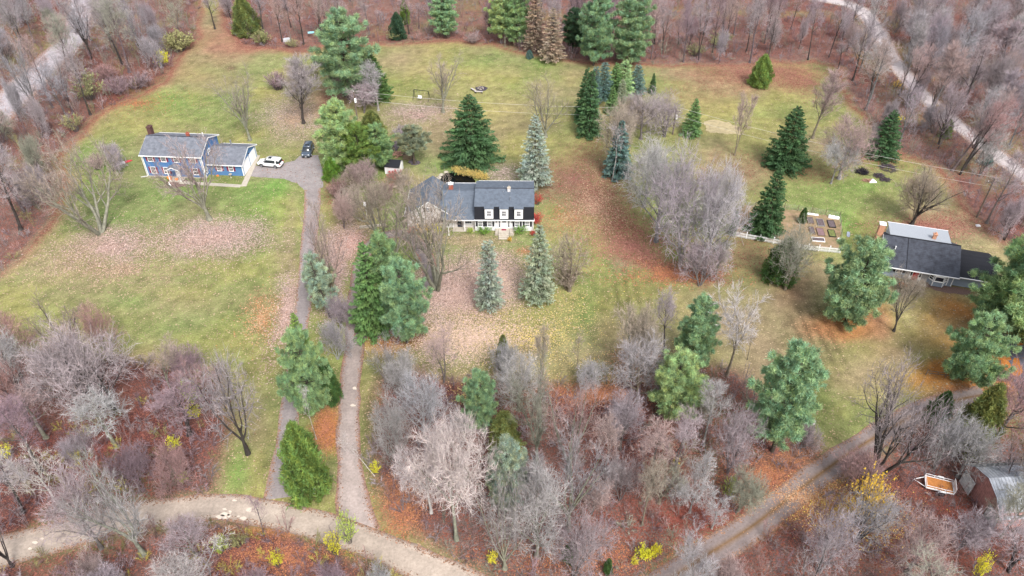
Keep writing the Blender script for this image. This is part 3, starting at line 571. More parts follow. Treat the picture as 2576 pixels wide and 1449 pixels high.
# ------------------------------------------------------------------ roads, drives, paths
def smooth_path(pts, step=1.2):
    P = [np.array(p, float) for p in pts]; out = []
    for i in range(len(P) - 1):
        a = P[max(i - 1, 0)]; b = P[i]; c = P[i + 1]; d = P[min(i + 2, len(P) - 1)]
        n = max(2, int(np.linalg.norm(c - b) / step))
        for k in range(n):
            t = k / n; out.append(0.5 * ((2 * b) + (-a + c) * t + (2 * a - 5 * b + 4 * c - d) * t * t + (-a + 3 * b - 3 * c + d) * t ** 3))
    out.append(P[-1]); return np.array(out)
ROADPOLYS = []
def leafattr(me, dens=None, c=(.26, .15, .10)):
    n = len(me.vertices); a = np.zeros((n, 4), np.float32); a[:, :3] = c; a[:, 3] = 0.02 if dens is None else dens.ravel()
    me.color_attributes.new('Leaf', 'FLOAT_COLOR', 'POINT').data.foreach_set('color', a.ravel())
def ribbon(name, pts, widths, colfn, z=0.012, label=None, ragged=0.22, m=None, seed=1, across=12):
    P = smooth_path([G(*p) for p in pts]); n = len(P); w = np.interp(np.linspace(0, 1, n), np.linspace(0, 1, len(widths)), widths)
    T_ = unit(np.gradient(P, axis=0)); Nn = np.stack([-T_[:, 1], T_[:, 0]], 1)
    rng = np.random.default_rng(seed); s = np.arange(n)
    def wig(k): r = rng.random(n // 2 + 4); return np.interp(s / 2.0, np.arange(len(r)), r) - 0.5
    wl = w / 2 + wig(0) * ragged * 2; wr = w / 2 + wig(1) * ragged * 2
    u = np.linspace(-1, 1, across + 1); off = np.where(u[None, :] < 0, u[None, :] * wl[:, None], u[None, :] * wr[:, None])
    XY = P[:, None, :] + Nn[:, None, :] * off[..., None]
    c = colfn(np.tile(u, (n, 1)), XY[..., 0], XY[..., 1], np.tile(np.linspace(0, 1, n)[:, None], (1, len(u))))
    V = np.dstack([XY, np.full(XY.shape[:2], z)]).reshape(-1, 3); q = np.arange(n * len(u)).reshape(n, len(u))
    Q = np.stack([q[:-1, :-1], q[1:, :-1], q[1:, 1:], q[:-1, 1:]], -1).reshape(-1, 4)
    me = np_mesh(name, V, Q, m or M_road, c.reshape(-1, 3)); leafattr(me, np.clip((np.abs(np.tile(u, (n, 1))) - .55) * 1.1, 0, 1) * (.3 + fbm(XY[..., 0], XY[..., 1], 3, 9))); o = bpy.data.objects.new(name, me); COL.objects.link(o)
    tag(o, label, kind='structure'); ROADPOLYS.append([tuple(p) for p in XY[:, 0]] + [tuple(p) for p in XY[::-1, -1]]); return o
def dirtcol(base, edge, mid=None, midw=0.25, edgew=0.3):
    base, edge = np.array(base), np.array(edge)
    def fn(u, X, Y, s):
        a = np.clip((np.abs(u) - (1 - edgew)) / edgew, 0, 1) ** 1.5 * (0.6 + 0.8 * fbm(X, Y, 3, 5)); a = np.clip(a, 0, 1)[..., None]
        c = base * (1 - a) + edge * a; c = c * (0.84 + 0.32 * fbm(X, Y, 4, 15))[..., None]
        rt = 1 - 0.10 * np.exp(-((np.abs(u) - 0.45) / 0.12) ** 2); c = c * rt[..., None]
        if mid is not None:
            k = np.clip(1 - np.abs(u + 0.02) / midw, 0, 1)[..., None] * (0.5 + 0.8 * fbm(X, Y, 3, 25))[..., None]; k = np.clip(k * 1.3, 0, 1); c = c * (1 - k) + np.array(mid) * k
        return np.clip(c, 0, 1)
    return fn
ribbon('dirt_road', [(-140, 1448), (-40, 1400), (80, 1370), (230, 1325), (400, 1290), (550, 1277), (650, 1288), (780, 1314), (870, 1342), (960, 1376), (1080, 1432), (1200, 1490), (1330, 1560)], [4.6, 4.4, 4.1, 3.8, 3.6, 3.7, 3.9, 4.1, 4.1], dirtcol((.36, .30, .25), (.16, .12, .10), edgew=.3), 0.02, 'pale brown dirt road bending along the bottom', seed=2)
ribbon('mud_driveway', [(905, 1345), (888, 1270), (880, 1180), (877, 1080), (882, 960), (893, 870), (896, 790), (902, 710), (915, 645), (945, 603), (985, 592)], [5.2, 3.4, 3.0, 2.9, 2.9, 2.8, 2.8, 2.6, 2.6, 2.6], lambda u, X, Y, s: dirtcol((.36, .30, .275), (.19, .11, .095), edgew=.4)(u, X, Y, s) * (1 - 0.38 * np.clip(s * 2.6 - 0.35, 0, 1) * (0.3 + fbm(X, Y, 1.6, 61)))[..., None], 0.014, 'muddy brown drive leading to the middle house', seed=3)
ribbon('loop_driveway', [(945, 600), (985, 588), (1025, 592), (1060, 628), (1081, 672), (1076, 706), (1040, 735), (985, 760), (935, 800), (905, 850)], [2.6, 2.6, 2.4, 2.2], dirtcol((.20, .17, .165), (.22, .155, .14)), 0.022, 'grey loop of driveway in front of the garage gable', seed=4)
ribbon('asphalt_driveway', [(712, 1252), (716, 1200), (722, 1120), (728, 1040), (738, 960), (748, 880), (759, 790), (771, 690), (777, 610), (785, 530), (786, 470), (778, 430)], [4.8, 2.9, 2.5, 2.4, 2.4, 2.5, 2.6, 2.7, 2.8, 3.0, 3.2], dirtcol((.25, .22, .215), (.25, .185, .15), edgew=.35), 0.018, 'grey asphalt driveway running up to the blue house', seed=5, ragged=.1)
ribbon('farm_track', [(1640, 1500), (1720, 1432), (1800, 1382), (1900, 1318), (2000, 1240), (2100, 1165), (2200, 1100), (2300, 1045), (2400, 1008), (2480, 992)], [3.6, 3.5, 3.4, 3.3, 3.2, 3.2], dirtcol((.225, .185, .175), (.155, .10, .085), mid=(.17, .10, .05), edgew=.3), 0.016, 'rutted earth track with a brown strip between its wheel lines', seed=6)
ribbon('gravel_road', [(1840, -42), (1960, -18), (2080, 0), (2160, 22), (2205, 75), (2240, 140), (2290, 205), (2345, 262), (2405, 312), (2480, 368), (2570, 436), (2700, 530), (2850, 640)], [5.8, 5.8, 5.4, 5.0, 4.8, 4.8, 4.8], dirtcol((.40, .355, .35), (.27, .21, .18), edgew=.35), 0.015, 'pale gravel road through the upper woods', seed=7)
ribbon('woodland_road', [(215, -70), (205, -10), (198, 50), (180, 100), (120, 158), (55, 222), (-30, 310), (-120, 410)], [6.5, 7.5, 8.5, 9, 9], dirtcol((.34, .31, .325), (.24, .19, .17)), 0.015, 'grey road seen between the bare trees', seed=8)
def sheet(name, pts, z, m, c, label, kind='structure', sub=True, jag=0.0, seed=0):
    """a flat patch with an uneven outline"""
    rng = random.Random(seed); P = WP(pts) if sub else pts; O = []
    for i in range(len(P)):
        a, b = P[i], P[(i + 1) % len(P)]; n = max(1, int(math.hypot(a[0] - b[0], a[1] - b[1]) / 0.6)) if jag else 1
        for k in range(n): O.append((a[0] + (b[0] - a[0]) * k / n + rng.uniform(-jag, jag), a[1] + (b[1] - a[1]) * k / n + rng.uniform(-jag, jag), z))
    me = bpy.data.meshes.new(name); me.from_pydata(O, [], [list(range(len(O)))]); me.materials.append(m); me.update()
    if c is not None:
        a = me.color_attributes.new('Col', 'FLOAT_COLOR', 'POINT'); a.data.foreach_set('color', np.tile(np.array([*c, 1], np.float32), len(O))); leafattr(me)
    if me.polygons[0].normal.z < 0: me.flip_normals()
    o = bpy.data.objects.new(name, me); COL.objects.link(o); tag(o, label, kind=kind); return o
sheet('parking_pad', [(641, 417), (690, 417), (742, 404), (753, 393), (800, 390), (812, 430), (812, 472), (764, 478), (748, 462), (715, 450), (628, 444)], 0.026, M_road, (.25, .225, .222), 'grey asphalt parking pad beside the blue garage', jag=.1)
ROADPOLYS.append(WP([(641, 417), (690, 417), (742, 404), (753, 393), (800, 390), (812, 430), (812, 472), (764, 478), (748, 462), (715, 450), (628, 444)]))
M_conc = mat('concrete', (.40, .36, .30), .9, .12, 2.0)
def slab_path(name, corners, label):
    """concrete slabs laid end to end with joints; each slab a piece of the path"""
    root = empty(name); tag(root, label, kind='structure')
    for (x0, y0), (x1, y1), w0, n in corners:
        A = np.array(G(x0, y0)); B = np.array(G(x1, y1)); d = (B - A) / np.linalg.norm(B - A); q = np.array([-d[1], d[0]]) * w0 / 2; L = np.linalg.norm(B - A) / n
        for i in range(n):
            a = A + d * (L * i + 0.02); b = A + d * (L * (i + 1) - 0.02); V = []
            for z in (0.0, 0.06): V += [(*(a - q), z), (*(a + q), z), (*(b + q), z), (*(b - q), z)]
            me = bpy.data.meshes.new('slab'); me.from_pydata(V, [], [(4, 5, 6, 7), (0, 1, 5, 4), (1, 2, 6, 5), (2, 3, 7, 6), (3, 0, 4, 7)]); me.materials.append(M_conc); me.update()
            o = bpy.data.objects.new('slab', me); COL.objects.link(o); o.parent = root
    return root
slab_path('walkway', [((648, 391), (612.5, 469), 1.05, 6), ((606, 468.5), (452, 459), 0.95, 9)], 'pale concrete walk bending round the garage to the front door')
sheet('asphalt_forecourt', [(2478, 790), (2560, 828), (2760, 850), (2760, 1030), (2562, 1012), (2549, 950), (2534, 880), (2512, 836)], 0.03, M_road, (.10, .10, .125), 'dark blue grey asphalt drive under the big pine', jag=.25, seed=4)
for k, (x, y, rx, ry) in enumerate([(2556, 925, 14, 24), (2566, 860, 10, 10), (2534, 832, 10, 9)]):
    sheet('leaf_patch', [(x + rx * math.cos(a) * (1 + .3 * math.sin(3 * a + k)), y + ry * math.sin(a)) for a in np.arange(0, 6.28, .5)], 0.034, M_road, C_['orange'], 'orange needle drift lying on the asphalt', jag=.15, seed=k)
# puddles in the pot-holes
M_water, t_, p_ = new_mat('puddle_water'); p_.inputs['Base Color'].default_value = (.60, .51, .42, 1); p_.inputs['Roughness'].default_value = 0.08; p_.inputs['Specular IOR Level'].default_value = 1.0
for k, (x, y, rx, ry) in enumerate([(558, 1301, 15, 5.5), (567, 1294, 12, 5), (576, 1298, 6, 5), (579, 1287, 4, 3), (612, 1304, 7, 5), (626, 1283, 8, 5), (565, 1281, 6, 2.5), (590, 1259, 5, 2.5), (600, 1299, 4, 2), (645, 1280, 4, 2), (88, 1365, 6, 4), (105, 1356, 5, 3), (892, 977, 6, 3.5), (888, 1020, 6, 3), (76, 1380, 5, 3)]):
    o = sheet('puddle', [(x + rx * math.cos(a) * (1 + .25 * math.sin(2 * a + k * 2)), y + ry * math.sin(a) * (1 + .2 * math.sin(3 * a + k))) for a in np.arange(0, 6.28, .42)], 0.026, M_water, None, 'pale puddle in a pothole of the road', seed=k)
# pond
M_pond, t_, p_ = new_mat('pond_water'); p_.inputs['Base Color'].default_value = (.004, .005, .006, 1); p_.inputs['Roughness'].default_value = 0.03; p_.inputs['Specular IOR Level'].default_value = 0.12
sheet('pond', [(1106, 452), (1112, 441), (1124, 435), (1140, 434), (1152, 437), (1172, 441), (1188, 446), (1196, 455), (1194, 470), (1106, 470)], 0.02, M_pond, None, 'small black pond behind the middle house')
M_bed = mat('mulch', (.14, .09, .075), .95, .3, 6)
sheet('flower_bed', [(425, 452), (470, 452), (478, 462), (460, 470), (430, 473), (416, 464)], 0.012, M_bed, None, 'brown mulch bed before the blue house door', jag=.2)
sheet('flower_bed', [(2250, 706), (2335, 706), (2395, 722), (2440, 730), (2438, 742), (2380, 738), (2330, 722), (2250, 716)], 0.012, M_bed, None, 'dark mulch bed along the front of the grey blue house', jag=.2)
M_straw = mat('straw', (.33, .275, .16), .95, .3, 1.2)
sheet('straw_patch', [(1768, 306), (1790, 300), (1822, 306), (1850, 318), (1868, 332), (1862, 338), (1820, 337), (1782, 332), (1772, 320)], 0.012, M_straw, None, 'bare pale straw patch on the lawn', jag=.45)
# the fenced garden's earth
M_gsoil = mat('garden_soil', (.22, .19, .09), .95, .3, 1.0, col2=(.26, .17, .11))
sheet('garden_ground', [(1870, 515), (1980, 527), (2110, 547), (2116, 560), (2113, 612), (2107, 628), (2020, 620), (1945, 608), (1846, 592), (1858, 540)], 0.010, M_gsoil, None, 'trodden brown earth inside the picket fence', jag=.2)

# ------------------------------------------------------------------ fallen leaves as real flakes
def on_road(x, y):
    m = np.zeros(x.shape, bool)
    for poly in ROADPOLYS: m |= inpoly(x, y, poly)
    return m
def leaves(name, patches, label, seed, size=0.2, zone=0.03):
    rng = np.random.default_rng(seed); b = MB()
    for (x, y, rx, ry, n, c1, c2, onroad) in patches:
        r = np.minimum(np.abs(rng.normal(size=n)) * 0.62 + 0.1 * rng.random(n), 2.0); a = rng.uniform(0, 6.283, n)
        X, Y = G(x, y); sx = rx / F * math.hypot(Y, CH); ly = (G(x, y - ry)[1] - G(x, y + ry)[1]) / 2
        p = np.stack([X + r * np.cos(a) * sx, Y + r * np.sin(a) * ly, rng.uniform(.025, .07, n)], 1)
        if not onroad: p = p[~on_road(p[:, 0], p[:, 1])]
        p = p[vnoise(p[:, 0], p[:, 1], 2.2, 91) + rng.random(len(p)) * 0.8 > 0.62]; n = len(p)
        d = unit(np.concatenate([rng.normal(size=(n, 2)), rng.normal(size=(n, 1)) * 0.3], 1)); q = unit(np.cross(d, np.tile([0, 0, 1.], (n, 1))) + rng.normal(size=(n, 3)) * .15)
        L = size * rng.uniform(.6, 1.3, n)[:, None]
        V = np.stack([p - q * L * .45, p + q * L * .45, p + d * L], 1).reshape(-1, 3)
        V[:, 2] = np.maximum(V[:, 2], 0.018)
        k = rng.random(n)[:, None]; c = (np.array(c1) * k + np.array(c2) * (1 - k)) * rng.uniform(.75, 1.3, n)[:, None]
        b.add(V, np.arange(3 * n).reshape(-1, 3), np.repeat(c, 3, 0))
    o = bpy.data.objects.new(name, b.mesh(name, M_litter)); COL.objects.link(o); tag(o, label, kind='stuff'); return o
LP, LP2, LT, LR, LR2, LO, LY = (.49, .36, .32), (.24, .155, .12), (.45, .33, .22), (.24, .095, .075), (.34, .17, .13), (.42, .18, .075), (.65, .50, .12)
leaves('fallen_leaves', [(1160, 735, 160, 95, 15000, LP, LP2, 0), (1250, 700, 120, 60, 5000, LT, LP, 0), (1170, 850, 200, 70, 9000, LP, LT, 0), (265, 625, 130, 55, 6000, LP, LP2, 0), (530, 600, 170, 55, 9000, LP, LP2, 0), (300, 680, 300, 70, 5000, LT, LP2, 0),
    (720, 790, 34, 140, 4500, LP, LP2, 0), (660, 800, 60, 70, 1200, LO, LT, 0), (845, 680, 40, 130, 6000, LP, LP2, 0), (885, 610, 50, 60, 2000, LR2, LP, 0), (1060, 290, 110, 40, 3500, LP2, LP, 0), (740, 300, 110, 80, 5000, LP2, LT, 0)], 'pink and buff maple leaves strewn over the lawns', 1)
leaves('fallen_leaves', [(1490, 520, 110, 110, 6000, LR, LT, 0), (1600, 620, 150, 60, 8000, LR, LR2, 0), (1700, 690, 140, 30, 5000, LR, LO, 0), (1440, 450, 90, 70, 4000, LR, LP2, 0), (680, 100, 170, 26, 4000, LR, LR2, 0), (1200, 100, 260, 14, 4000, LR, LR2, 0), (1900, 180, 260, 30, 6000, LR, LR2, 0), (2040, 210, 80, 60, 2500, LR2, LR, 0),
    (2330, 575, 160, 30, 4500, LR, LR2, 0), (2200, 400, 200, 40, 2500, LR, LR2, 0), (350, 260, 120, 40, 2500, LR, LO, 0), (620, 50, 70, 80, 2500, LR2, LR, 0)], 'red brown leaves blown against the wood edges', 2)
leaves('fallen_leaves', [(2150, 1290, 120, 70, 9000, LO, LY, 0), (2030, 1250, 190, 50, 3000, LO, LT, 1), (1930, 1200, 150, 60, 6000, LR, LO, 0), (1750, 1300, 260, 120, 14000, LR, (.2, .05, .035), 0), (1500, 990, 180, 40, 4500, LO, LR, 0), (1000, 1280, 70, 110, 3500, LR, LO, 0), (1600, 930, 90, 60, 3000, LO, LT, 0),
    (1350, 850, 240, 110, 4000, LY, LT, 0), (1180, 990, 60, 40, 500, LY, LT, 0), (250, 1120, 260, 160, 12000, LR, (.2, .06, .05), 0), (700, 1400, 180, 60, 5000, LR, LO, 0), (2400, 1330, 220, 140, 14000, LR, (.22, .06, .04), 0), (820, 1080, 34, 60, 1500, LO, LR, 0), (1450, 1400, 260, 60, 6000, LR, LO, 0)], 'orange and rust leaves under the lower trees', 3, 0.15)
# the roads stay in view between the trees
CLEAR = [(x, y, 27) for x, y in ((2020, -4), (2080, 0), (2130, 12), (2175, 35), (2205, 75), (2225, 110), (2255, 160), (2300, 215), (2345, 262), (2400, 308), (2450, 350), (2500, 385), (2545, 418), (2580, 440))] + [(x, y, 24) for x, y in ((190, 90), (150, 135), (100, 185), (50, 240), (5, 280))] + [(x, y, 30) for x, y in ((1800, 1382), (1850, 1350), (1900, 1318), (1950, 1280), (2000, 1240), (2050, 1205), (2100, 1165), (1750, 1415), (60, 1375), (180, 1340), (300, 1310), (420, 1287), (900, 1350), (1000, 1395), (1090, 1438), (2355, 1225), (2520, 1240), (2545, 1210))]
# ------------------------------------------------------------------ undergrowth in the woods
def scatter(poly, spacing, seed, jit=0.42):
    rng = np.random.default_rng(seed); P = np.array(WP(poly)); x0, y0 = P.min(0); x1, y1 = P.max(0)
    X, Y = np.meshgrid(np.arange(max(x0, -175), min(x1, 175), spacing), np.arange(max(y0, 28), min(y1, 250), spacing))
    X[1::2] += spacing / 2; X = X.ravel(); Y = Y.ravel(); X = X + rng.uniform(-jit, jit, len(X)) * spacing; Y = Y + rng.uniform(-jit, jit, len(Y)) * spacing
    u, v = PX(X, Y); m = inpoly(X, Y, [tuple(p) for p in P]) & (u > -150) & (u < 2726) & (v < 1650) & (v > -40)
    m &= ~on_road(X, Y); return X[m], Y[m], rng
def undergrowth(poly, label, spacing, seed, cols, hscale=1.0, tall=0.3):
    X, Y, rng = scatter(poly, spacing, seed); b = MB()
    keep = fbm(X, Y, 9, 7) + rng.random(len(X)) * 0.25 > 0.36; X, Y = X[keep], Y[keep]
    # keep brush off the road edge
    for x, y in zip(X, Y):
        k = rng.integers(0, 4) + (4 if rng.random() < tall else 0); c = np.array(TC[cols[rng.integers(0, len(cols))]]) * rng.uniform(.55, 1.15); a = rng.uniform(0, 6.28); s = rng.uniform(.55, 1.15) * hscale; ca, sa = math.cos(a) * s, math.sin(a) * s
        if k > 3:
            u_, v_ = PX(x, y, 3.0)
            if any((u_ - a_) ** 2 + (v_ - b_) ** 2 < c_ * c_ for a_, b_, c_ in CLEAR): k -= 4
        R_ = np.array([[ca, sa, 0], [-sa, ca, 0], [0, 0, s * rng.uniform(.7, 1.1)]])
        for part in BR_RAW[k]: V, Fc, cc = part; b.add(V @ R_ + [x, y, 0], Fc, cc * c)
    o = bpy.data.objects.new('undergrowth', b.mesh('undergrowth', M_brush)); COL.objects.link(o); tag(o, 'low tangled brush in the ' + label, kind='stuff'); return len(X)
UC = [('PU', 'GL', 'RD', 'GN', 'PK', 'OL'), ('RD', 'PU', 'GL', 'PU', 'GN'), ('PU', 'GL', 'RD', 'GL', 'GN'), ('PU', 'RD', 'PU', 'GL', 'OL', 'PU', 'GL', 'YL'), ('PU', 'RD', 'OL', 'GL', 'PU', 'YL'), ('RD', 'GL', 'PK', 'GN', 'PU', 'GL'), ('GL', 'RD', 'PK', 'PU', 'GL')]
for i, (nm, poly) in enumerate(WOODS.items()):
    k = undergrowth(poly, nm, (2.3, 2.8, 2.5, 1.6, 1.7, 2.0, 1.9)[i], 100 + i, UC[i], tall=(.45, .4, .5, .25, .2, .3, .3)[i]); print('brush', nm, k)

# ------------------------------------------------------------------ small building kit
def raw_part(name, V, Fc, m, parent=None, loc=(0, 0, 0), rz=0.0, label=None):
    me = bpy.data.meshes.new(name); me.from_pydata([tuple(map(float, v)) for v in V], [], [list(map(int, f)) for f in Fc]); me.materials.append(m); me.update()
    o = bpy.data.objects.new(name, me); COL.objects.link(o); o.parent = parent; o.location = loc; o.rotation_euler = (0, 0, rz)
    if label: o['label'] = label
    return o
def boxes(bl):
    V, Fc = [], []
    for x0, x1, y0, y1, z0, z1 in bl:
        n = len(V); V += [(x0, y0, z0), (x1, y0, z0), (x1, y1, z0), (x0, y1, z0), (x0, y0, z1), (x1, y0, z1), (x1, y1, z1), (x0, y1, z1)]
        Fc += [(n + a, n + b, n + c, n + d) for a, b, c, d in ((3, 2, 1, 0), (4, 5, 6, 7), (0, 1, 5, 4), (1, 2, 6, 5), (2, 3, 7, 6), (3, 0, 4, 7))]
    return V, Fc
def bx(name, bl, m, parent=None, **k):
    if not isinstance(bl, list): bl = [bl]
    return raw_part(name, *boxes(bl), m, parent, **k)
def prism(poly, x0, x1):
    """profile poly [(y,z)] pushed from x0 to x1"""
    n = len(poly); V = [(x0, y, z) for y, z in poly] + [(x1, y, z) for y, z in poly]
    Fc = [list(range(n))[::-1], list(range(n, 2 * n))] + [(i, (i + 1) % n, n + (i + 1) % n, n + i) for i in range(n)]
    return V, Fc
def prism_y(poly, y0, y1):
    V, Fc = prism(poly, y0, y1); return [(b, a, c) for a, b, c in V], [f[::-1] for f in Fc]
def bars(name, segs, r, m, parent=None, n=6, label=None):
    V, Fc = tubes([s[0] for s in segs], [s[1] for s in segs], [r] * len(segs), [r] * len(segs), n)
    return raw_part(name, V, Fc, m, parent, label=label)
def lathe(prof, n=14):
    V, Fc = [], []
    for r, z in prof:
        for i in range(n): a = i * 6.28318 / n; V.append((r * math.cos(a), r * math.sin(a), z))
    for k in range(len(prof) - 1):
        for i in range(n): j = (i + 1) % n; Fc.append((k * n + i, k * n + j, (k + 1) * n + j, (k + 1) * n + i))
    Fc.append(list(range(n))[::-1]); Fc.append([(len(prof) - 1) * n + i for i in range(n)]); return V, Fc
def slabroof(name, prof, x0, x1, th, m, parent, label=None):
    """roof skin following the profile [(y,z)...], with thickness"""
    n = len(prof); V = []
    for x in (x0, x1):
        V += [(x, y, z) for y, z in prof] + [(x, y, z - th) for y, z in prof]
    Fc = []; N2 = 2 * n
    for i in range(n - 1):
        Fc += [(i, N2 + i, N2 + i + 1, i + 1), (n + i + 1, N2 + n + i + 1, N2 + n + i, n + i), (i, i + 1, n + i + 1, n + i), (N2 + i + 1, N2 + i, N2 + n + i, N2 + n + i + 1)]
    Fc += [(0, n, N2 + n, N2), (n - 1, N2 + n - 1, N2 + 2 * n - 1, 2 * n - 1)]
    return raw_part(name, V, Fc, m, parent, label=label)

M_white = mat('white_trim', (.80, .80, .80), .6, .04, 2)
M_clap = mat('white_clapboard', (.66, .66, .67), .7, .05, 2, stripes=(2, .14))
M_clapg = mat('cream_clapboard', (.60, .57, .56), .7, .06, 2, stripes=(2, .14))
M_blue = mat('blue_siding', (.07, .17, .36), .65, .10, 1.5, stripes=(2, .13))
M_blue_lit = mat('blue_siding_lit', (.085, .19, .37), .65, .10, 1.5, stripes=(2, .13))  # same blue siding, brighter light on the garage side put into its colour
M_gblue = mat('grey_blue_siding', (.26, .31, .38), .7, .08, 1.5, stripes=(2, .15))
M_stone = mat('grey_stone_front', (.34, .33, .33), .9, .25, 5, bump=.4)
M_maroon = mat('maroon_shutter', (.20, .02, .05), .6, .15, 5)
M_black = mat('black_shutter', (.02, .02, .025), .6, .15, 5)
M_reddoor = mat('red_door', (.50, .05, .06), .5, .1, 4)
M_roofg = mat('grey_shingle', (.14, .15, .175), .92, .32, 1.6, stripes=(1, .28), bump=.3)
M_roofs = mat('slate_grey_shingle', (.10, .12, .15), .92, .24, 1.6, stripes=(1, .28), bump=.3)
M_roofd = mat('dark_shingle', (.05, .055, .07), .92, .4, 1.4, stripes=(1, .28), bump=.3)
M_mans = mat('black_steep_shingle', (.014, .015, .02), .9, .25, 7, stripes=(2, .25), bump=.3)
M_rooflt = mat('pale_grey_shingle', (.30, .32, .35), .92, .12, 9, stripes=(1, .28), bump=.2)
M_glass, t_, p_ = new_mat('window_glass'); p_.inputs['Base Color'].default_value = (.015, .02, .035, 1); p_.inputs['Roughness'].default_value = .06; p_.inputs['Specular IOR Level'].default_value = .6
M_brickd = mat('brown_brick', (.10, .05, .045), .9, .3, 8, stripes=(2, .09))
M_brickr = mat('red_brick', (.30, .09, .06), .9, .25, 8, stripes=(2, .09))
M_brickt = mat('tan_brick', (.48, .25, .16), .9, .25, 8, stripes=(2, .09))
M_metal = mat('grey_metal', (.35, .36, .38), .4, .1, 6, metal=.6)
M_blackm = mat('black_metal', (.02, .02, .02), .5, .1, 6)
M_wood = mat('weathered_wood', (.17, .125, .09), .9, .3, 4)
M_woodo = mat('orange_plywood', (.42, .17, .05), .8, .2, 3)
M_pole = mat('pole_wood', (.14, .11, .09), .9, .25, 3)
M_soil = mat('bed_soil', (.11, .085, .09), .95, .3, 5)
M_orange = mat('orange_skin', (.75, .22, .04), .6, .1, 6)
M_whitep = mat('white_plastic', (.82, .82, .83), .45, .03, 3)
M_rust = mat('red_barn_board', (.44, .22, .19), .85, .35, 2.5, stripes=(1, .25))
M_tin = mat('old_tin_roof', (.27, .29, .32), .55, .25, 1.2, metal=.35, col2=(.36, .38, .42))
M_barnw = mat('grey_white_board', (.60, .61, .60), .85, .2, 3, stripes=(1, .25))

def window(parent, loc, w, h, rz=0.0, shutters=None, cols=3, rows=2, trim=.09, panes=2):
    """double-hung window standing on a wall: casing, two panes, glazing bars, shutters"""
    t = trim; b = [(-w / 2 - t, w / 2 + t, -.07, 0, -t, 0), (-w / 2 - t, w / 2 + t, -.07, 0, h, h + t), (-w / 2 - t, -w / 2, -.07, 0, 0, h), (w / 2, w / 2 + t, -.07, 0, 0, h), (-w / 2 - t - .03, w / 2 + t + .03, -.11, -.07, -t - .02, -t + .03)]
    if panes == 2: b.append((-w / 2, w / 2, -.055, -.012, h / 2 - .03, h / 2 + .03))
    o = bx('window', b, M_white, parent, loc=loc, rz=rz)
    ph = h / panes
    for k in range(panes):
        bx('pane', (-w / 2 + .004, w / 2 - .004, -.022, -.010, k * ph + .004 + (.03 if (k and panes == 2) else 0), (k + 1) * ph - .004 - (.03 if (not k and panes == 2) else 0)), M_glass, o)
    g = []
    for i in range(1, cols): x = -w / 2 + w * i / cols; g.append((x - .012, x + .012, -.04, -.024, .01, h / 2 - .035 if panes == 2 else h - .01)); g.append((x - .012, x + .012, -.04, -.024, h / 2 + .035, h - .01)) if panes == 2 else None
    for k in range(panes):
        for j in range(1, rows): z = k * ph + ph * j / rows; g.append((-w / 2 + .01, w / 2 - .01, -.046, -.041, z - .012, z + .012))
    if g: bx('glazing_bar', g, M_white, o)
    if shutters:
        for sgn in (-1, 1):
            x = sgn * (w / 2 + t + .02 + .17)
            bx('shutter', [(x - .17, x + .17, -.035, -.002, -.05, h + .05)] + [(x - .13, x + .13, -.055, -.036, zz, zz + h * .4) for zz in (.02, h * .52)], shutters, parent, loc=loc, rz=rz)
    return o
def chimney(parent, x, y, w, d, z0, z1, m, cap=None, pots=1, label=None):
    o = bx('chimney', [(x - w / 2, x + w / 2, y - d / 2, y + d / 2, z0, z1)], m, parent, label=label)
    bx('chimney_cap', [(x - w / 2 - .07, x + w / 2 + .07, y - d / 2 - .07, y + d / 2 + .07, z1 + .001, z1 + .13)], cap or M_conc, o)
    V, Fc = lathe([(.13, z1 + .13), (.11, z1 + .42)], 8); raw_part('flue', [(a + x, b + y, c) for a, b, c in V], Fc, cap or M_brickr, o)
    return o
def pipe(parent, x, y, z0, z1, r, m, name='roof_vent'):
    V, Fc = lathe([(r, z0), (r, z1), (r * 1.35, z1), (r * 1.35, z1 + .1)], 8); return raw_part(name, [(a + x, b + y, c) for a, b, c in V], Fc, m, parent)

# ------------------------------------------------------------------ blue house
bh = empty('blue_house', (-69.9, 126.7, 0), math.atan2(-.8, 11.4)); tag(bh, 'two storey blue house with grey shingle roof, maroon shutters and low garage wing', 'house')
Wd, Dp, E_, Rg = 11.45, 8.2, 4.95, 6.55
raw_part('wall', *prism([(0, 0), (Dp, 0), (Dp, E_), (Dp / 2, Rg - .08), (0, E_)], 0, Wd), M_blue, bh)
bx('foundation', [(-.03, Wd + .03, -.03, Dp + .03, 0, .22)], M_conc, bh)
rf = slabroof('roof', [(-.45, E_ - .14), (Dp / 2, Rg + .08), (Dp + .4, E_ - .12)], -.3, Wd + .3, .13, M_roofg, bh)
bx('ridge_cap', [(-.3, Wd + .3, Dp / 2 - .13, Dp / 2 + .13, Rg + .075, Rg + .115)], M_roofd, rf)
bx('gutter', [(-.32, Wd + .32, -.58, -.46, E_ - .30, E_ - .16)], M_white, bh); bx('gutter', [(-.32, Wd + .32, Dp + .41, Dp + .53, E_ - .28, E_ - .13)], M_white, bh)
bx('soffit', [(-.28, Wd + .28, -.45, -.005, E_ - .34, E_ - .30)], M_white, bh)
for x in (-.32, Wd + .30):
    V, Fc = prism([(-.46, E_ - .32), (Dp / 2, Rg - .10), (Dp + .41, E_ - .30), (Dp + .41, E_ - .13), (Dp / 2, Rg + .07), (-.46, E_ - .15)], x, x + .03)
    Fc = [[0, 1, 4, 5], [1, 2, 3, 4], [11, 10, 7, 6], [10, 9, 8, 7]] + Fc[2:]
    raw_part('rake_board', V, Fc, M_white, bh)
for x in (-.02, Wd - .13): bx('corner_board', [(x, x + .15, -.035, -.003, .23, E_ - .35)], M_white, bh)
bx('corner_board', [(Wd + .003, Wd + .035, 0, .15, .23, E_ - .1)], M_white, bh)
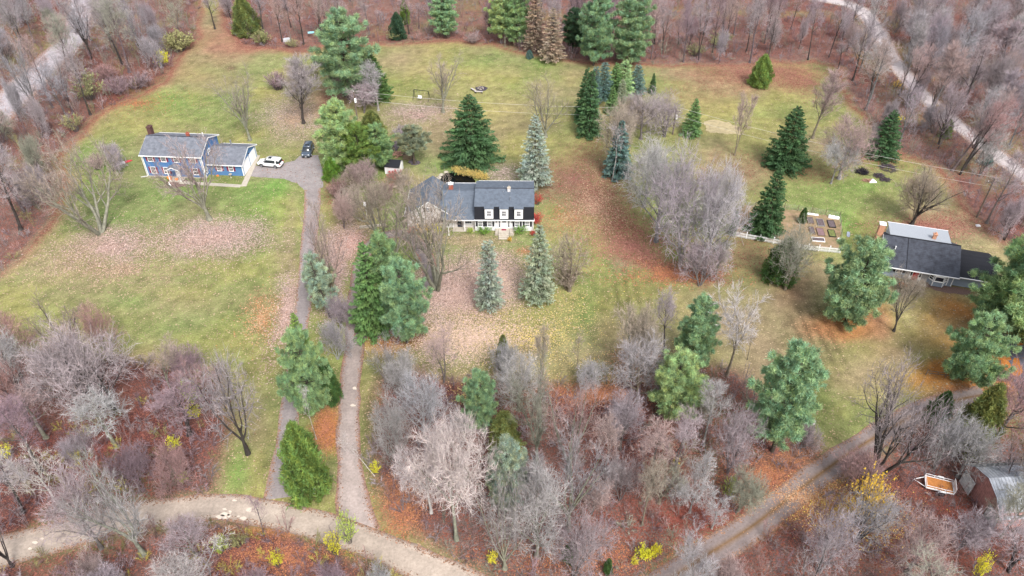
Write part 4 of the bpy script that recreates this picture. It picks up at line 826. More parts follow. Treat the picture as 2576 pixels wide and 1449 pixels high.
bars('downspout', [((-.12, -.12, E_ - .3), (-.12, -.12, .15)), ((-.12, -.12, .15), (-1.3, -.5, .08))], .055, M_white, bh); bars('downspout', [((Wd - .25, -.12, E_ - .3), (Wd - .25, -.12, .1))], .055, M_white, bh)
for x in (1.5, 4.05, 6.55, 9.75): window(bh, (x, -.004, 3.42), .86, 1.15, shutters=M_maroon)
for x in (1.4, 3.95, 9.65): window(bh, (x, -.004, .85), .86, 1.25, shutters=M_maroon)
window(bh, (Wd + .004, 3.6, 3.2), .75, 1.15, rz=math.pi / 2); window(bh, (Wd + .004, .75, .8), .5, 1.15, rz=math.pi / 2, cols=2)
d = bx('door', [(5.62, 6.48, -.05, -.004, .25, 2.25)], M_white, bh); bx('door_panel', [(5.7, 6.4, -.07, -.051, 1.3, 2.1)], M_glass, d); bx('handle', [(5.7, 5.76, -.11, -.051, 1.1, 1.2)], M_metal, d)
po = empty('portico'); po.parent = bh; po.location = (6.05, 0, 0)
raw_part('portico_roof', *prism_y([(-1.3, 2.45), (0, 3.05), (1.3, 2.45), (1.3, 2.55), (0, 3.17), (-1.3, 2.55)], -1.75, -.006), M_roofg, po)
raw_part('pediment', *prism_y([(-1.05, 2.42), (1.05, 2.42), (0, 2.96)], -1.62, -1.52), M_blue, po)
raw_part('pediment_trim', [(-1.32, -1.80, 2.38), (0, -1.80, 2.98), (1.32, -1.80, 2.38), (1.32, -1.80, 2.52), (0, -1.80, 3.14), (-1.32, -1.80, 2.52), (-1.32, -1.76, 2.38), (0, -1.76, 2.98), (1.32, -1.76, 2.38), (1.32, -1.76, 2.52), (0, -1.76, 3.14), (-1.32, -1.76, 2.52)],
         [(0, 1, 4, 5), (1, 2, 3, 4), (11, 10, 7, 6), (10, 9, 8, 7), (5, 4, 10, 11), (4, 3, 9, 10), (0, 6, 7, 1), (1, 7, 8, 2)], M_white, po)
for x in (-1.1, 1.0): bx('post', [(x, x + .13, -1.68, -1.55, .12, 2.42)], M_white, po)
bx('beam', [(-1.12, 1.14, -1.66, -1.54, 2.425, 2.44)], M_white, po)
bx('step', [(-1.3, 1.3, -1.8, -.04, 0, .12)], M_conc, po)
chimney(bh, -.42, 6.1, .75, 1.0, 0, 7.35, M_brickd, M_brickd, label='dark brown brick chimney on the end wall'); chimney(bh, 7.8, 4.4, .5, .5, 6.2, 7.1, M_brickr, M_brickr); pipe(bh, 10.3, 5.2, 6.2, 6.85, .07, M_white)
gx0, gx1, gy0, gy1 = Wd, 18.3, 1.4, 9.0; gm = (gy0 + gy1) / 2
ga = empty('garage'); ga.parent = bh
raw_part('garage_wall', *prism([(gy0, 0), (gy1, 0), (gy1, 2.65), (gm, 4.1), (gy0, 2.65)], gx0 + .003, gx1), M_blue_lit, ga)
slabroof('garage_roof', [(gy0 - .4, 2.52), (gm, 4.22), (gy1 + .35, 2.54)], gx0 + .005, gx1 + .3, .12, M_roofg, ga)
bx('gutter', [(gx0 + .01, gx1 + .32, gy0 - .53, gy0 - .41, 2.36, 2.5)], M_white, ga); bx('gutter', [(gx0 + .32, gx1 + .32, gy1 + .36, gy1 + .46, 2.4, 2.54)], M_white, ga)
V, Fc = prism([(gy0 - .42, 2.34), (gm, 4.02), (gy1 + .36, 2.36), (gy1 + .36, 2.53), (gm, 4.21), (gy0 - .42, 2.51)], gx1 + .301, gx1 + .34); raw_part('rake_board', V, [[0, 1, 4, 5], [1, 2, 3, 4], [11, 10, 7, 6], [10, 9, 8, 7]] + Fc[2:], M_white, ga)
bx('corner_board', [(gx1 - .12, gx1 + .02, gy0 - .035, gy0 - .003, .05, 2.3)], M_white, ga); bx('corner_board', [(gx1 + .003, gx1 + .035, gy0, gy0 + .14, .05, 2.5), (gx1 + .003, gx1 + .035, gy1 - .14, gy1, .05, 2.5)], M_white, ga)
for y in (gy0 + .6, gy0 + 4.05):
    d = bx('garage_door', [(gx1 + .004, gx1 + .05, y, y + 2.85, .03, 2.25)], M_white, ga); bx('door_panel', [(gx1 + .051, gx1 + .066, y + .08 + .7 * i, y + .66 + .7 * i, .12 + .54 * j, .56 + .54 * j) for i in range(4) for j in range(4)], M_whitep, d)
    bx('door_trim', [(gx1 + .004, gx1 + .07, y - .13, y - .005, .03, 2.4), (gx1 + .004, gx1 + .07, y + 2.855, y + 2.98, .03, 2.4), (gx1 + .004, gx1 + .07, y, y + 2.85, 2.255, 2.4)], M_white, d)
bx('lamp', [(gx1 + .004, gx1 + .2, gm - .1, gm + .1, 2.7, 2.85)], M_blackm, ga)
for x in (13.75, 16.05): window(ga, (x, gy0 - .004, 1.05), .75, 1.05, shutters=M_maroon)
pipe(ga, 14.4, 7.3, 3.1, 4.3, .14, M_metal); pipe(ga, 13.5, 7.0, 3.3, 4.3, .03, M_blackm)

# ------------------------------------------------------------------ middle house, white with grey gambrel roof
mh = empty('white_house', (-18.2, 109.2, 0), -.012); tag(mh, 'long white house with slate grey gambrel roof, three dormers and a gabled garage', 'house')
m0, m1 = 11.8, 21.9
raw_part('wall', *prism([(-.55, 0), (8.0, 0), (8.0, 2.6), (7.4, 4.85), (3.5, 5.9), (-.38, 4.85), (-.55, 2.6)], m0, m1), M_clap, mh)
mr_ = slabroof('roof', [(-.60, 5.02), (3.5, 6.12), (7.7, 5.02)], m0 - .02, m1 + .12, .10, M_roofs, mh); bx('ridge_cap', [(m0, m1 + .12, 3.38, 3.62, 6.115, 6.15)], M_roofd, mr_)
slabroof('steep_roof', [(-1.02, 2.58), (-.52, 4.93)], m0 - .01, m1 + .08, .12, M_mans, mh, label='near black steep lower roof between the dormers'); slabroof('steep_roof', [(7.62, 4.93), (8.35, 2.6)], m0 - .01, m1 + .08, .12, M_mans, mh)
bx('eave_board', [(m0 - .05, m1 + .15, -1.14, -.56, 2.40, 2.56)], M_white, mh); bx('gutter', [(m0 + .4, m1 + .1, 7.72, 7.8, 4.9, 5.02)], M_white, mh)
for x in (14.3, 16.85, 19.35):
    dm = bx('dormer', [(x - .72, x + .72, -1.08, .1, 2.85, 4.84)], M_white, mh); window(dm, (x, -1.084, 3.45), .66, .95, trim=.05)
    raw_part('dormer_roof', *prism([(-1.22, 4.845), (.4, 5.30), (.4, 5.35), (-1.22, 4.93)], x - .82, x + .82), M_roofs, dm)
for x in (12.75, 14.35, 19.1, 20.85): window(mh, (x, -.555, .95), .68, .95, shutters=M_black, cols=4, rows=3)
d = bx('door', [(16.4, 17.3, -.60, -.555, .5, 2.3)], M_white, mh); bx('door_panel', [(16.5, 17.2, -.615, -.601, 1.75, 2.15)], M_glass, d); bx('handle', [(16.45, 16.5, -.66, -.601, 1.3, 1.4)], M_metal, d)
for x in (16.05, 17.65): window(mh, (x, -.555, .8), .26, 1.3, cols=1, rows=2, trim=.07)
for x in (15.5, 18.2): bx('wall_lamp', [(x - .06, x + .06, -.70, -.556, 1.75, 2.0)], M_blackm, mh)
bx('corner_board', [(m1 - .14, m1 + .01, -.60, -.553, .05, 2.35)], M_white, mh)
bars('downspout', [((m1 - .06, -.75, 2.4), (m1 - .06, -.75, .1))], .05, M_white, mh)
pf = bx('porch', [(15.35, 18.55, -2.05, -.56, 0, .5)], M_conc, mh)
for k in range(3): bx('step', [(15.95, 17.75, -2.06 - .38 * (k + 1), -2.06 - .38 * k, 0, .5 - .14 * (k + .6))], M_conc, pf)
for x in (15.9, 17.8): bars('handrail', [((x, -2.1, .5), (x, -2.1, 1.35)), ((x, -3.2, .05), (x, -3.2, .95)), ((x, -2.1, 1.35), (x, -3.2, .95))], .025, M_blackm, pf)
bars('handrail', [((18.5, -2.0, .5), (18.5, -2.0, 1.4)), ((18.5, -.7, .5), (18.5, -.7, 1.4)), ((18.5, -2.0, 1.4), (18.5, -.7, 1.4)), ((17.8, -2.0, 1.4), (18.5, -2.0, 1.4))] + [((18.5, -2.0 + .22 * i, .5), (18.5, -2.0 + .22 * i, 1.4)) for i in range(1, 6)], .02, M_blackm, pf)
bx('doormat', [(16.4, 17.2, -1.2, -.7, .502, .53)], M_maroon, pf)
cx, cy = G(1279.7, 478, 6.1); chimney(mh, cx + 18.2, cy - 109.2 + .2, .5, .45, 5.5, 6.5, M_clapg, M_conc)
for px_, py_ in ((1266, 469), (1265.5, 480.5), (1283, 494)):
    cx, cy = G(px_, py_, 6.0); pipe(mh, cx + 18.2, cy - 109.2, 5.4, 6.0, .04, M_metal)
# middle wing
raw_part('wing_wall', *prism([(.35, 0), (8.6, 0), (8.6, 3.6), (3.9, 5.1), (-.1, 2.9), (.35, 2.5)], 7.6, m0 - .01), M_clapg, mh)
slabroof('wing_roof', [(-1.0, 2.50), (3.9, 5.32), (9.0, 3.72)], 6.0, m0 - .03, .12, M_roofs, mh); bx('gutter', [(7.9, m0 - .06, -1.12, -1.01, 2.34, 2.48)], M_white, mh); bx('gutter', [(6.2, m0 - .05, 9.01, 9.12, 3.6, 3.74)], M_white, mh)
bx('doorway', [(8.7, 9.6, .30, .345, .1, 2.1)], M_glass, mh); window(mh, (10.6, .346, .9), 1.1, 1.1, cols=3); bx('porch_post', [(10.0, 10.12, -.85, -.73, .05, 2.4)], M_white, mh); bx('porch_floor', [(7.9, 11.7, -.95, .34, 0, .14)], M_conc, mh)
cx, cy = G(1133.5, 468, 5.6); chimney(mh, cx + 18.2, cy - 109.2, .75, .6, 4.7, 6.1, M_brickr, M_white, label='red brick chimney on the wing roof')
# garage with its gable to the front
raw_part('garage_wall', *prism_y([(0, 0), (7.8, 0), (7.8, 2.6), (3.9, 5.3), (0, 2.6)], .3, 8.3), M_clapg, mh)
gr_ = raw_part('garage_roof', *prism_y([(-.35, 2.40), (3.9, 5.35), (8.15, 2.40), (8.15, 2.52), (3.9, 5.49), (-.35, 2.52)], .0, 8.6), M_roofs, mh)
raw_part('rake_board', [(-.37, -.04, 2.33), (3.9, -.04, 5.28), (8.17, -.04, 2.33), (8.17, -.04, 2.5), (3.9, -.04, 5.47), (-.37, -.04, 2.5), (-.37, -.002, 2.33), (3.9, -.002, 5.28), (8.17, -.002, 2.33), (8.17, -.002, 2.5), (3.9, -.002, 5.47), (-.37, -.002, 2.5)],
         [(0, 1, 4, 5), (1, 2, 3, 4), (11, 10, 7, 6), (10, 9, 8, 7), (5, 4, 10, 11), (4, 3, 9, 10), (0, 6, 7, 1), (1, 7, 8, 2)], M_white, mh)
for x in (2.05, 5.45): window(mh, (x, .296, 1.0), .7, .95, shutters=M_black, cols=3)
window(mh, (3.75, .296, 3.25), .62, .8, shutters=M_black, cols=3)
bars('downspout', [((8.0, .15, 2.4), (8.0, .15, .1))], .05, M_white, mh); bx('gutter', [(-.48, -.36, .1, 8.5, 2.38, 2.5)], M_white, mh)

# ------------------------------------------------------------------ grey-blue house
rh = empty('grey_blue_house', (59.0, 96.1, 0), math.radians(-16.6)); tag(rh, 'grey blue house with dark shingle roof, red door, bay window and tan brick chimney', 'house')
raw_part('wall', *prism([(.0, 0), (8.6, 0), (8.6, 2.6), (4.3, 4.85), (0, 2.6)], 0, 10.8), M_gblue, rh)
r_ = slabroof('roof', [(-.75, 2.35), (4.3, 5.05), (9.0, 2.55)], -.3, 11.2, .13, M_roofd, rh); bx('ridge_cap', [(-.3, 11.2, 4.18, 4.42, 5.05, 5.09)], M_mans, r_)
slabroof('roof_strip', [(-.77, 2.40), (4.28, 5.10)], 3.42, 3.5, .02, M_mans, r_)
bx('gutter', [(-.32, 11.22, -.88, -.76, 2.2, 2.34)], M_white, rh); bx('soffit', [(-.2, 11.1, -.74, -.005, 2.16, 2.19)], M_white, rh)
V, Fc = prism([(-.77, 2.18), (4.3, 4.88), (9.0, 2.38), (9.0, 2.53), (4.3, 5.03), (-.77, 2.33)], -.34, -.301); raw_part('rake_board', V, [[0, 1, 4, 5], [1, 2, 3, 4], [11, 10, 7, 6], [10, 9, 8, 7]] + Fc[2:], M_white, rh)
bx('gable_face', [(-.012, -.002, .3, 8.3, .3, 2.55)], M_clap, rh)
raw_part('rear_dormer', *prism([(4.6, 4.7), (7.6, 3.2), (8.2, 3.0), (8.2, 4.78), (4.6, 4.86)], .9, 9.7), M_clap, rh)
slabroof('dormer_roof', [(4.45, 4.98), (8.5, 4.86)], .75, 9.85, .1, M_rooflt, rh, label='pale grey low roof of the rear dormer'); bx('gutter', [(.7, 9.9, 8.51, 8.6, 4.76, 4.88)], M_white, rh)
window(rh, (2.75, -.004, 1.15), .85, .85, shutters=M_black, cols=1, rows=1, panes=2); window(rh, (.75, -.004, 1.15), .7, .85, shutters=M_black, cols=1, rows=1)
bx('stone_front', [(3.75, 7.1, -.03, -.003, .05, 2.4)], M_stone, rh, label='grey stone facing beside the door')
bx('door_surround', [(4.35, 6.15, -.10, -.031, .15, 2.35)], M_white, rh); d = bx('door', [(4.83, 5.67, -.135, -.101, .2, 2.2)], M_reddoor, rh, label='red front door'); bx('door_panel', [(4.93, 5.2, -.15, -.136, .4 + .6 * k, .85 + .6 * k) for k in range(3)] + [(5.3, 5.57, -.15, -.136, .4 + .6 * k, .85 + .6 * k) for k in range(3)], M_reddoor, d); bx('handle', [(5.58, 5.63, -.18, -.136, 1.1, 1.2)], M_metal, d)
for x in (4.48, 5.78): bx('sidelight', [(x, x + .24, -.115, -.101, .9, 2.1)], M_glass, rh)
bx('doorstep', [(3.9, 7.0, -1.2, -.04, 0, .18)], M_conc, rh)
bay = empty('bay_window'); bay.parent = rh; bay.location = (8.55, 0, 0)
BP = [(-1.35, -.004), (-.75, -.75), (.75, -.75), (1.35, -.004)]
for nm, z0, z1, m_ in (('bay_wall', .1, .95, M_gblue), ('bay_head', 1.98, 2.15, M_white)):
    V = [(x, y, z0) for x, y in BP] + [(x, y, z1) for x, y in BP]; raw_part(nm, V, [(0, 1, 5, 4), (1, 2, 6, 5), (2, 3, 7, 6), (3, 2, 1, 0), (4, 5, 6, 7)], m_, bay)
V = [(x * 1.03, y * 1.04, .95) for x, y in BP] + [(x * 1.03, y * 1.04, 1.06) for x, y in BP]; raw_part('sill', V, [(0, 1, 5, 4), (1, 2, 6, 5), (2, 3, 7, 6), (3, 2, 1, 0), (4, 5, 6, 7)], M_white, bay)
for (a, b) in ((0, 1), (1, 2), (2, 3)):
    A, B = BP[a], BP[b]; L = math.hypot(B[0] - A[0], B[1] - A[1]); rz = math.atan2(B[1] - A[1], B[0] - A[0])
    window(bay, ((A[0] + B[0]) / 2, (A[1] + B[1]) / 2, 1.14), L - .34, .78, rz=rz, cols=1, rows=1, panes=1 if a == 1 else 2, trim=.10)
for x, y in BP[1:3]: bx('corner_board', [(x - .06, x + .06, y - .05, y + .05, .1, .94)], M_white, bay)
for x in (9.95, 10.62): bx('corner_board', [(x, x + .13, -.04, -.003, .1, 2.15)], M_white, rh)
chimney(rh, -.78, 4.9, .85, .9, 0, 6.5, M_brickt, M_white, label='tall tan brick chimney with white cap'); chimney(rh, 7.35, 5.4, .5, .5, 4.7, 5.75, M_brickt, M_brickt)
cx, cy = (1.6, 2.2); pipe(rh, cx, cy, 3.7, 4.35, .07, M_white)
raw_part('garage_wall', *prism([(.5, 0), (7.6, 0), (7.6, 2.2), (4.3, 3.45), (.5, 2.2)], 10.81, 16.6), M_gblue, rh); slabroof('garage_roof', [(.0, 2.08), (4.3, 3.62), (7.95, 2.2)], 10.82, 16.8, .12, M_mans, rh); bx('gutter', [(11.25, 16.8, -.12, -.01, 1.94, 2.07)], M_white, rh)
bx('corner_board', [(15.6, 15.74, .46, .497, .1, 1.95)], M_white, rh); bx('garage_door', [(15.85, 16.5, .45, .497, .05, 1.9)], M_gblue, rh)

# ------------------------------------------------------------------ shed, barn
sh = empty('garden_shed', (-24.5, 127.6, 0), math.radians(-9)); tag(sh, 'small white shed with black gable roof beside the pines', 'shed')
raw_part('wall', *prism([(0, 0), (2.7, 0), (2.7, 1.75), (1.35, 2.45), (0, 1.75)], 0, 2.9), M_clap, sh); slabroof('roof', [(-.18, 1.68), (1.35, 2.56), (2.88, 1.68)], -.12, 3.0, .07, M_mans, sh)
bx('door', [(2.904, 2.94, .8, 1.9, .08, 1.75)], M_white, sh); bx('corner_board', [(2.8, 2.905, -.03, -.003, .05, 1.7), (0, .1, -.03, -.003, .05, 1.7)], M_white, sh)
bx('compost_bin', [(-.8, .8, -.04, .04, 0, 1.0), (-.8, .8, 1.16, 1.24, 0, 1.0), (-.84, -.76, .04, 1.16, 0, 1.0), (.76, .84, .04, 1.16, 0, 1.0), (-.7, .7, .1, 1.1, 0, .6)], M_wood, None, loc=(*G(1024, 402), 0), rz=-.1)
tag(bpy.data.objects['compost_bin'], 'brown board compost bin between the shed and the round pine', 'compost bin')
def pile(name, x, y, rx, ry, n, m, label, cat, part='log', r=(.07, .14), L=(.5, 1.2), hgt=.6, seed=0, kind=None):
    rng = random.Random(seed); X, Y = G(x, y); root = empty(name, (X, Y, 0)); tag(root, label, cat)
    segs = []
    for i in range(n):
        a = rng.uniform(0, 6.28); q = math.sqrt(rng.random()); z = .08 + (1 - q) * hgt * rng.uniform(.4, 1); d = rng.uniform(0, 6.28); l = rng.uniform(*L) / 2; tl = rng.uniform(-.3, .3)
        p = (q * rx * math.cos(a), q * ry * math.sin(a), z); segs.append(((p[0] - math.cos(d) * l, p[1] - math.sin(d) * l, max(.03, z - l * tl)), (p[0] + math.cos(d) * l, p[1] + math.sin(d) * l, max(.03, z + l * tl)), rng.uniform(*r)))
    if n <= 60:
        for s in segs: V, Fc = tubes([s[0]], [s[1]], [s[2]], [s[2] * .9], 6); V = list(V); Fc = [list(f) for f in Fc] + [[5, 4, 3, 2, 1, 0], [6, 7, 8, 9, 10, 11]]; raw_part(part, V, Fc, m, root)
    else:
        V, Fc = tubes([s[0] for s in segs], [s[1] for s in segs], [s[2] for s in segs], [s[2] * .5 for s in segs], 4); tag(raw_part(part + 's', V, Fc, m, root), kind='stuff')
    return root
M_logd = mat('dark_log', (.085, .07, .085), .95, .4, 3); M_logr = mat('split_log', (.26, .12, .09), .9, .35, 3, col2=(.36, .22, .16)); M_stick = mat('dead_stick', (.022, .019, .026), .95, .3, 2); M_stick2 = mat('grey_stick', (.07, .055, .065), .95, .3, 2)
pile('log_pile', 990, 372, .9, 3.0, 46, M_logd, 'long heap of dark old logs beside the bluish pine', 'log pile', seed=1)
pile('log_pile', 1000, 390, .9, 1.2, 30, M_logr, 'heap of red brown split logs behind the shed', 'log pile', seed=2)
pile('log_pile', 1041, 410, 1.1, .8, 18, M_logd, 'small dark heap at the foot of the round pine', 'log pile', seed=3)
def brush(x, y, rx, ry, n, label, seed, m=None, h=1.0): return pile('brush_pile', x, y, rx, ry, n, m or M_stick, label, 'brush pile', part='stick', r=(.025, .05), L=(.5, 1.7), hgt=h, seed=seed)
brush(2167, 434, 1.1, .9, 170, 'black brush pile nearest the pink thorn tree', 4); brush(2210, 443, .8, .7, 90, 'small dark brush heap behind the folded white sheet', 5, M_stick2, .6)
brush(2226, 453, .9, .5, 80, 'low scattered sticks in front of the other brush piles', 6, M_stick2, .5); brush(2234, 424, 1.6, 1.6, 130, 'wide purplish brush pile behind the others', 7, M_stick2, .9)
brush(2183, 455, 1.0, .3, 40, 'thin line of brown sticks beside the folded white sheet', 8, M_logr, .2)
raw_part('folded_sheet', [(-.7, 0, 0), (0, .35, .55), (.7, 0, 0), (-.6, .5, .02), (.05, .8, .5), (.75, .45, .02), (-.7, 0, -.0), (0, .33, .5), (.7, 0, -.0)], [(0, 1, 4, 3), (1, 2, 5, 4), (0, 7, 2), (0, 1, 7), (1, 2, 7)], M_whitep, None, loc=(*G(2197, 460), 0)); tag(bpy.data.objects['folded_sheet'], 'white folded sheet on the grass before the brush piles', 'sheet')
ba = empty('old_barn', (54.2, 49.3, 0), math.radians(4)); tag(ba, 'old barn with grey tin roof, red gable end and pale doors', 'barn')
BPf = [(0, 0), (7.2, 0), (7.2, 2.6), (5.6, 3.9), (3.6, 4.55), (1.6, 3.9), (0, 2.6)]
raw_part('wall', *prism([(a, b) for a, b in BPf], .35, 11), M_rust, ba, label='faded red boarded gable end')
br_ = slabroof('roof', [(-.3, 2.3), (1.55, 4.0), (3.6, 4.72), (5.65, 4.0), (7.5, 2.3)], 0, 11.3, .07, M_tin, ba)
sg = []
for i in range(28):
    x = .2 + i * .4
    for (a, b) in (((-.3, 2.3), (1.55, 4.0)), ((1.55, 4.0), (3.6, 4.72)), ((3.6, 4.72), (5.65, 4.0)), ((5.65, 4.0), (7.5, 2.3))): sg.append(((x, a[0], a[1] + .02), (x, b[0], b[1] + .02)))
bars('roof_seam', sg, .025, M_metal, br_, n=4)
bx('door', [(-.12, -.04, 4.6, 6.6, .1, 2.3)], M_barnw, ba, label='pale grey door at the far end of the gable'); bx('door', [(.26, .34, .35, 1.9, .1, 2.1)], M_barnw, ba, label='whitewashed door at the near corner')
raw_part('lean_to_wall', [(.2, .6, 0), (-.9, -1.0, 0), (-.6, -.7, 2.2), (.2, .5, 2.6), (.28, .68, 0), (-.82, -.92, 0), (-.52, -.62, 2.2), (.28, .58, 2.6)], [(0, 1, 2, 3), (7, 6, 5, 4), (3, 2, 6, 7), (1, 5, 6, 2)], M_barnw, ba)
bx('door_frame', [(.27, .345, .2, .34, .05, 2.2), (.27, .345, 1.91, 2.05, .05, 2.2)], M_wood, ba)
bx('crate', [(-.55, .55, -.16, .16, 0, .35), (-.5, .5, -.12, .12, .35, .4)], mat('yellow_plastic', (.85, .75, .03), .4, .03), None, loc=(*G(2453, 1212), 0), rz=math.radians(118)); tag(bpy.data.objects['crate'], 'bright yellow narrow crate beside the barn door', 'crate')

# ------------------------------------------------------------------ trailer
A = np.array(G(2330, 1225, .65)); B = np.array(G(2393.6, 1241, .65)); ang = math.atan2(B[1] - A[1], B[0] - A[0]); tr_ = empty('utility_trailer', (A[0], A[1], 0), ang); tag(tr_, 'white framed utility trailer with orange brown plank bed under the bare trees', 'trailer')
TLn, TWd = 3.0, 1.75
for k in range(6): bx('plank', [(.06, TLn - .06, .03 + k * (TWd - .06) / 6 + .012, .03 + (k + 1) * (TWd - .06) / 6 - .012, .6, .645)], M_woodo, tr_)
bx('bed_frame', [(0, TLn, -.05, .02, .5, .68), (0, TLn, TWd - .02, TWd + .05, .5, .68), (-.05, .02, .02, TWd - .02, .5, .68), (TLn - .02, TLn + .05, .02, TWd - .02, .5, .68)], M_whitep, tr_)
bars('rail', [((0, y, 1.0), (TLn, y, 1.0)) for y in (-.02, TWd + .02)] + [((x, y, .68), (x, y, 1.0)) for y in (-.02, TWd + .02) for x in (0, 1, 2, TLn)] + [((0, -.02, 1.0), (0, TWd + .02, 1.0))], .03, M_whitep, tr_)
bx('tailgate', [(TLn + .06, TLn + .1, .05, TWd - .05, .62, 1.45)], M_whitep, tr_)
bars('tongue', [((0, .1, .52), (-1.3, TWd / 2, .5)), ((0, TWd - .1, .52), (-1.3, TWd / 2, .5)), ((-1.3, TWd / 2, .5), (-1.3, TWd / 2, .05))], .04, M_whitep, tr_)
for y in (-.24, TWd + .24):
    V, Fc = lathe([(.2, -.09), (.33, -.09), (.35, -.05), (.35, .05), (.33, .09), (.2, .09)], 14); w_ = raw_part('wheel', [(a, c, b) for a, b, c in V], [f[::-1] for f in Fc], M_blackm, tr_); w_.location = (1.75, y, .35)
    raw_part('fender', [(1.3, y - .13, .5), (1.45, y - .13, .78), (2.05, y - .13, .78), (2.2, y - .13, .5), (1.3, y + .13, .5), (1.45, y + .13, .78), (2.05, y + .13, .78), (2.2, y + .13, .5)], [(0, 1, 5, 4), (1, 2, 6, 5), (2, 3, 7, 6)], M_whitep, tr_)

# ------------------------------------------------------------------ fences and the vegetable garden
fp = [np.array(G(1843.8, 594.4)), np.array(G(1945.7, 612.7)), np.array(G(2032.6, 629.7)), np.array(G(2112.7, 637.1))]
fe = empty('picket_fence', (fp[0][0], fp[0][1], 0)); tag(fe, 'white picket fence along the front of the vegetable garden', 'fence')
pk = None
def mesh_of(V, Fc, m, name):
    me = bpy.data.meshes.new(name); me.from_pydata(V, [], Fc); me.materials.append(m); me.update(); return me
pk_me = mesh_of([(-.034, -.012, .05), (.034, -.012, .05), (.034, -.012, .98), (0, -.012, 1.06), (-.034, -.012, .98), (-.034, .012, .05), (.034, .012, .05), (.034, .012, .98), (0, .012, 1.06), (-.034, .012, .98)], [(0, 1, 2, 3, 4), (9, 8, 7, 6, 5), (1, 6, 7, 2), (5, 0, 4, 9), (2, 7, 8, 3), (4, 3, 8, 9)], M_whitep, 'picket')
ps_me = mesh_of(*boxes([(-.06, .06, -.06, .06, 0, 1.18), (-.08, .08, -.08, .08, 1.18, 1.24)]), M_whitep, 'post')
for a, b in zip(fp[:-1], fp[1:]):
    L = np.linalg.norm(b - a); an = math.atan2(b[1] - a[1], b[0] - a[0]); n = int(L / .165); o0 = a - fp[0]
    for i in range(n):
        p = o0 + (b - a) * ((i + .5) / n); o = bpy.data.objects.new('picket', pk_me); COL.objects.link(o); o.parent = fe; o.location = (p[0], p[1], 0); o.rotation_euler = (0, random.Random(i).uniform(-.012, .012), an)
    for i in range(0, 3 + (b is fp[-1])):
        p = o0 + (b - a) * (i / 3); o = bpy.data.objects.new('post', ps_me); COL.objects.link(o); o.parent = fe; o.location = (p[0] - .08 * math.sin(an) * -1, p[1] + .085, 0); o.rotation_euler = (0, 0, an)
    for z in (.28, .78): bx('rail', [(0, L, .014, .05, z, z + .08)], M_whitep, fe, loc=(o0[0], o0[1], 0), rz=an)
wf = [G(1862, 521), G(1972, 525.5), G(2111, 546.8), G(2117, 617)]; wr = empty('wire_fence', (*wf[0], 0)); tag(wr, 'thin wire fence on brown posts round the vegetable garden', 'fence')
sgw = []; base = np.array(wf[0])
for a, b in zip(wf[:-1], wf[1:]):
    a, b = np.array(a) - base, np.array(b) - base; n = max(2, int(np.linalg.norm(b - a) / 2.2))
    for i in range(n + 1): p = a + (b - a) * i / n; bars('post', [((p[0], p[1], 0), (p[0], p[1], 1.35))], .045, M_wood, wr)
    for z in (.1, .35, .6, .85, 1.1): sgw.append(((*a, z), (*b, z)))
    sgw += [((*(a + (b - a) * i / (n * 8)), .1), (*(a + (b - a) * i / (n * 8)), 1.1)) for i in range(n * 8)]
bars('wire_mesh', sgw, .007, M_metal, wr, n=3)
fz = lambda zx, zy: (1812.6 + zx * .13579, 508.8 + zy * .13579)
def bed(zx, zy, w, h, m, label, m2=None, tall=.2):
    X, Y = G(*fz(zx, zy)); r = empty('garden_bed', (X, Y, 0), -.13); tag(r, label, 'garden bed', 'raised beds in the fenced vegetable garden')
    for b in ((-w / 2, w / 2, -h / 2, -h / 2 + .06, 0, tall), (-w / 2, w / 2, h / 2 - .06, h / 2, 0, tall), (-w / 2, -w / 2 + .06, -h / 2 + .06, h / 2 - .06, 0, tall), (w / 2 - .06, w / 2, -h / 2 + .06, h / 2 - .06, 0, tall)): bx('board', [b], m, r)
    bx('soil', [(-w / 2 + .06, w / 2 - .06, -h / 2 + .06, h / 2 - .06, 0, tall - .05)], m2 or M_soil, r)
bed(1660, 345, 1.1, 2.0, M_wood, 'raised bed beside the grey tangled tree, farthest row'); bed(1850, 385, 1.15, 2.2, M_metal, 'pale edged raised bed with an orange brown corner'); bed(2052, 410, 1.2, 2.2, M_blackm, 'dark framed raised bed in the far corner of the garden')
bed(1690, 530, .9, 2.2, M_wood, 'half hidden raised bed behind the grey tangled tree'); bed(1850, 560, 1.2, 2.3, M_wood, 'purplish raised bed in the centre of the garden', mat('purple_soil', (.19, .12, .125), .95, .2)); bed(2060, 585, 1.15, 2.1, M_blackm, 'dark framed raised bed with green weeds', mat('weedy_soil', (.13, .15, .05), .95, .4, 4)); bed(1808, 700, 2.1, 1.1, M_whitep, 'long white framed raised bed nearest the picket fence')
def bucket(x, y, label, r=.22, h=.4, name='bucket', cat='bucket', m=None):
    V, Fc = lathe([(r * .8, 0), (r, h), (r * 1.06, h), (r * 1.06, h + .04), (.02, h + .05)], 12); o = raw_part(name, V, Fc, m or M_whitep, None, loc=(*G(x, y), 0)); tag(o, label, cat); return o
bucket(1847, 542, 'white bucket near the big grey tree'); bucket(1856.5, 547.5, 'white bucket a step nearer the dark spruce'); bucket(2109.5, 607, 'white bucket with dark top by the garden corner', .3, .5)
def hoops(zx, zy, L, w, label):
    X, Y = G(*fz(zx, zy)); V, Fc = [], []
    for i in range(9):
        for k in range(9): a = math.pi * k / 8; V.append((-L / 2 + L * i / 8, -w / 2 * math.cos(a), .02 + (.42 + .05 * math.sin(i * 2.2)) * math.sin(a)))
    for i in range(8):
        for k in range(8): n = i * 9 + k; Fc.append((n, n + 9, n + 10, n + 1))
    o = raw_part('row_cover', V, Fc, M_whitep, None, loc=(X, Y, 0), rz=-.35); tag(o, label, 'row cover')
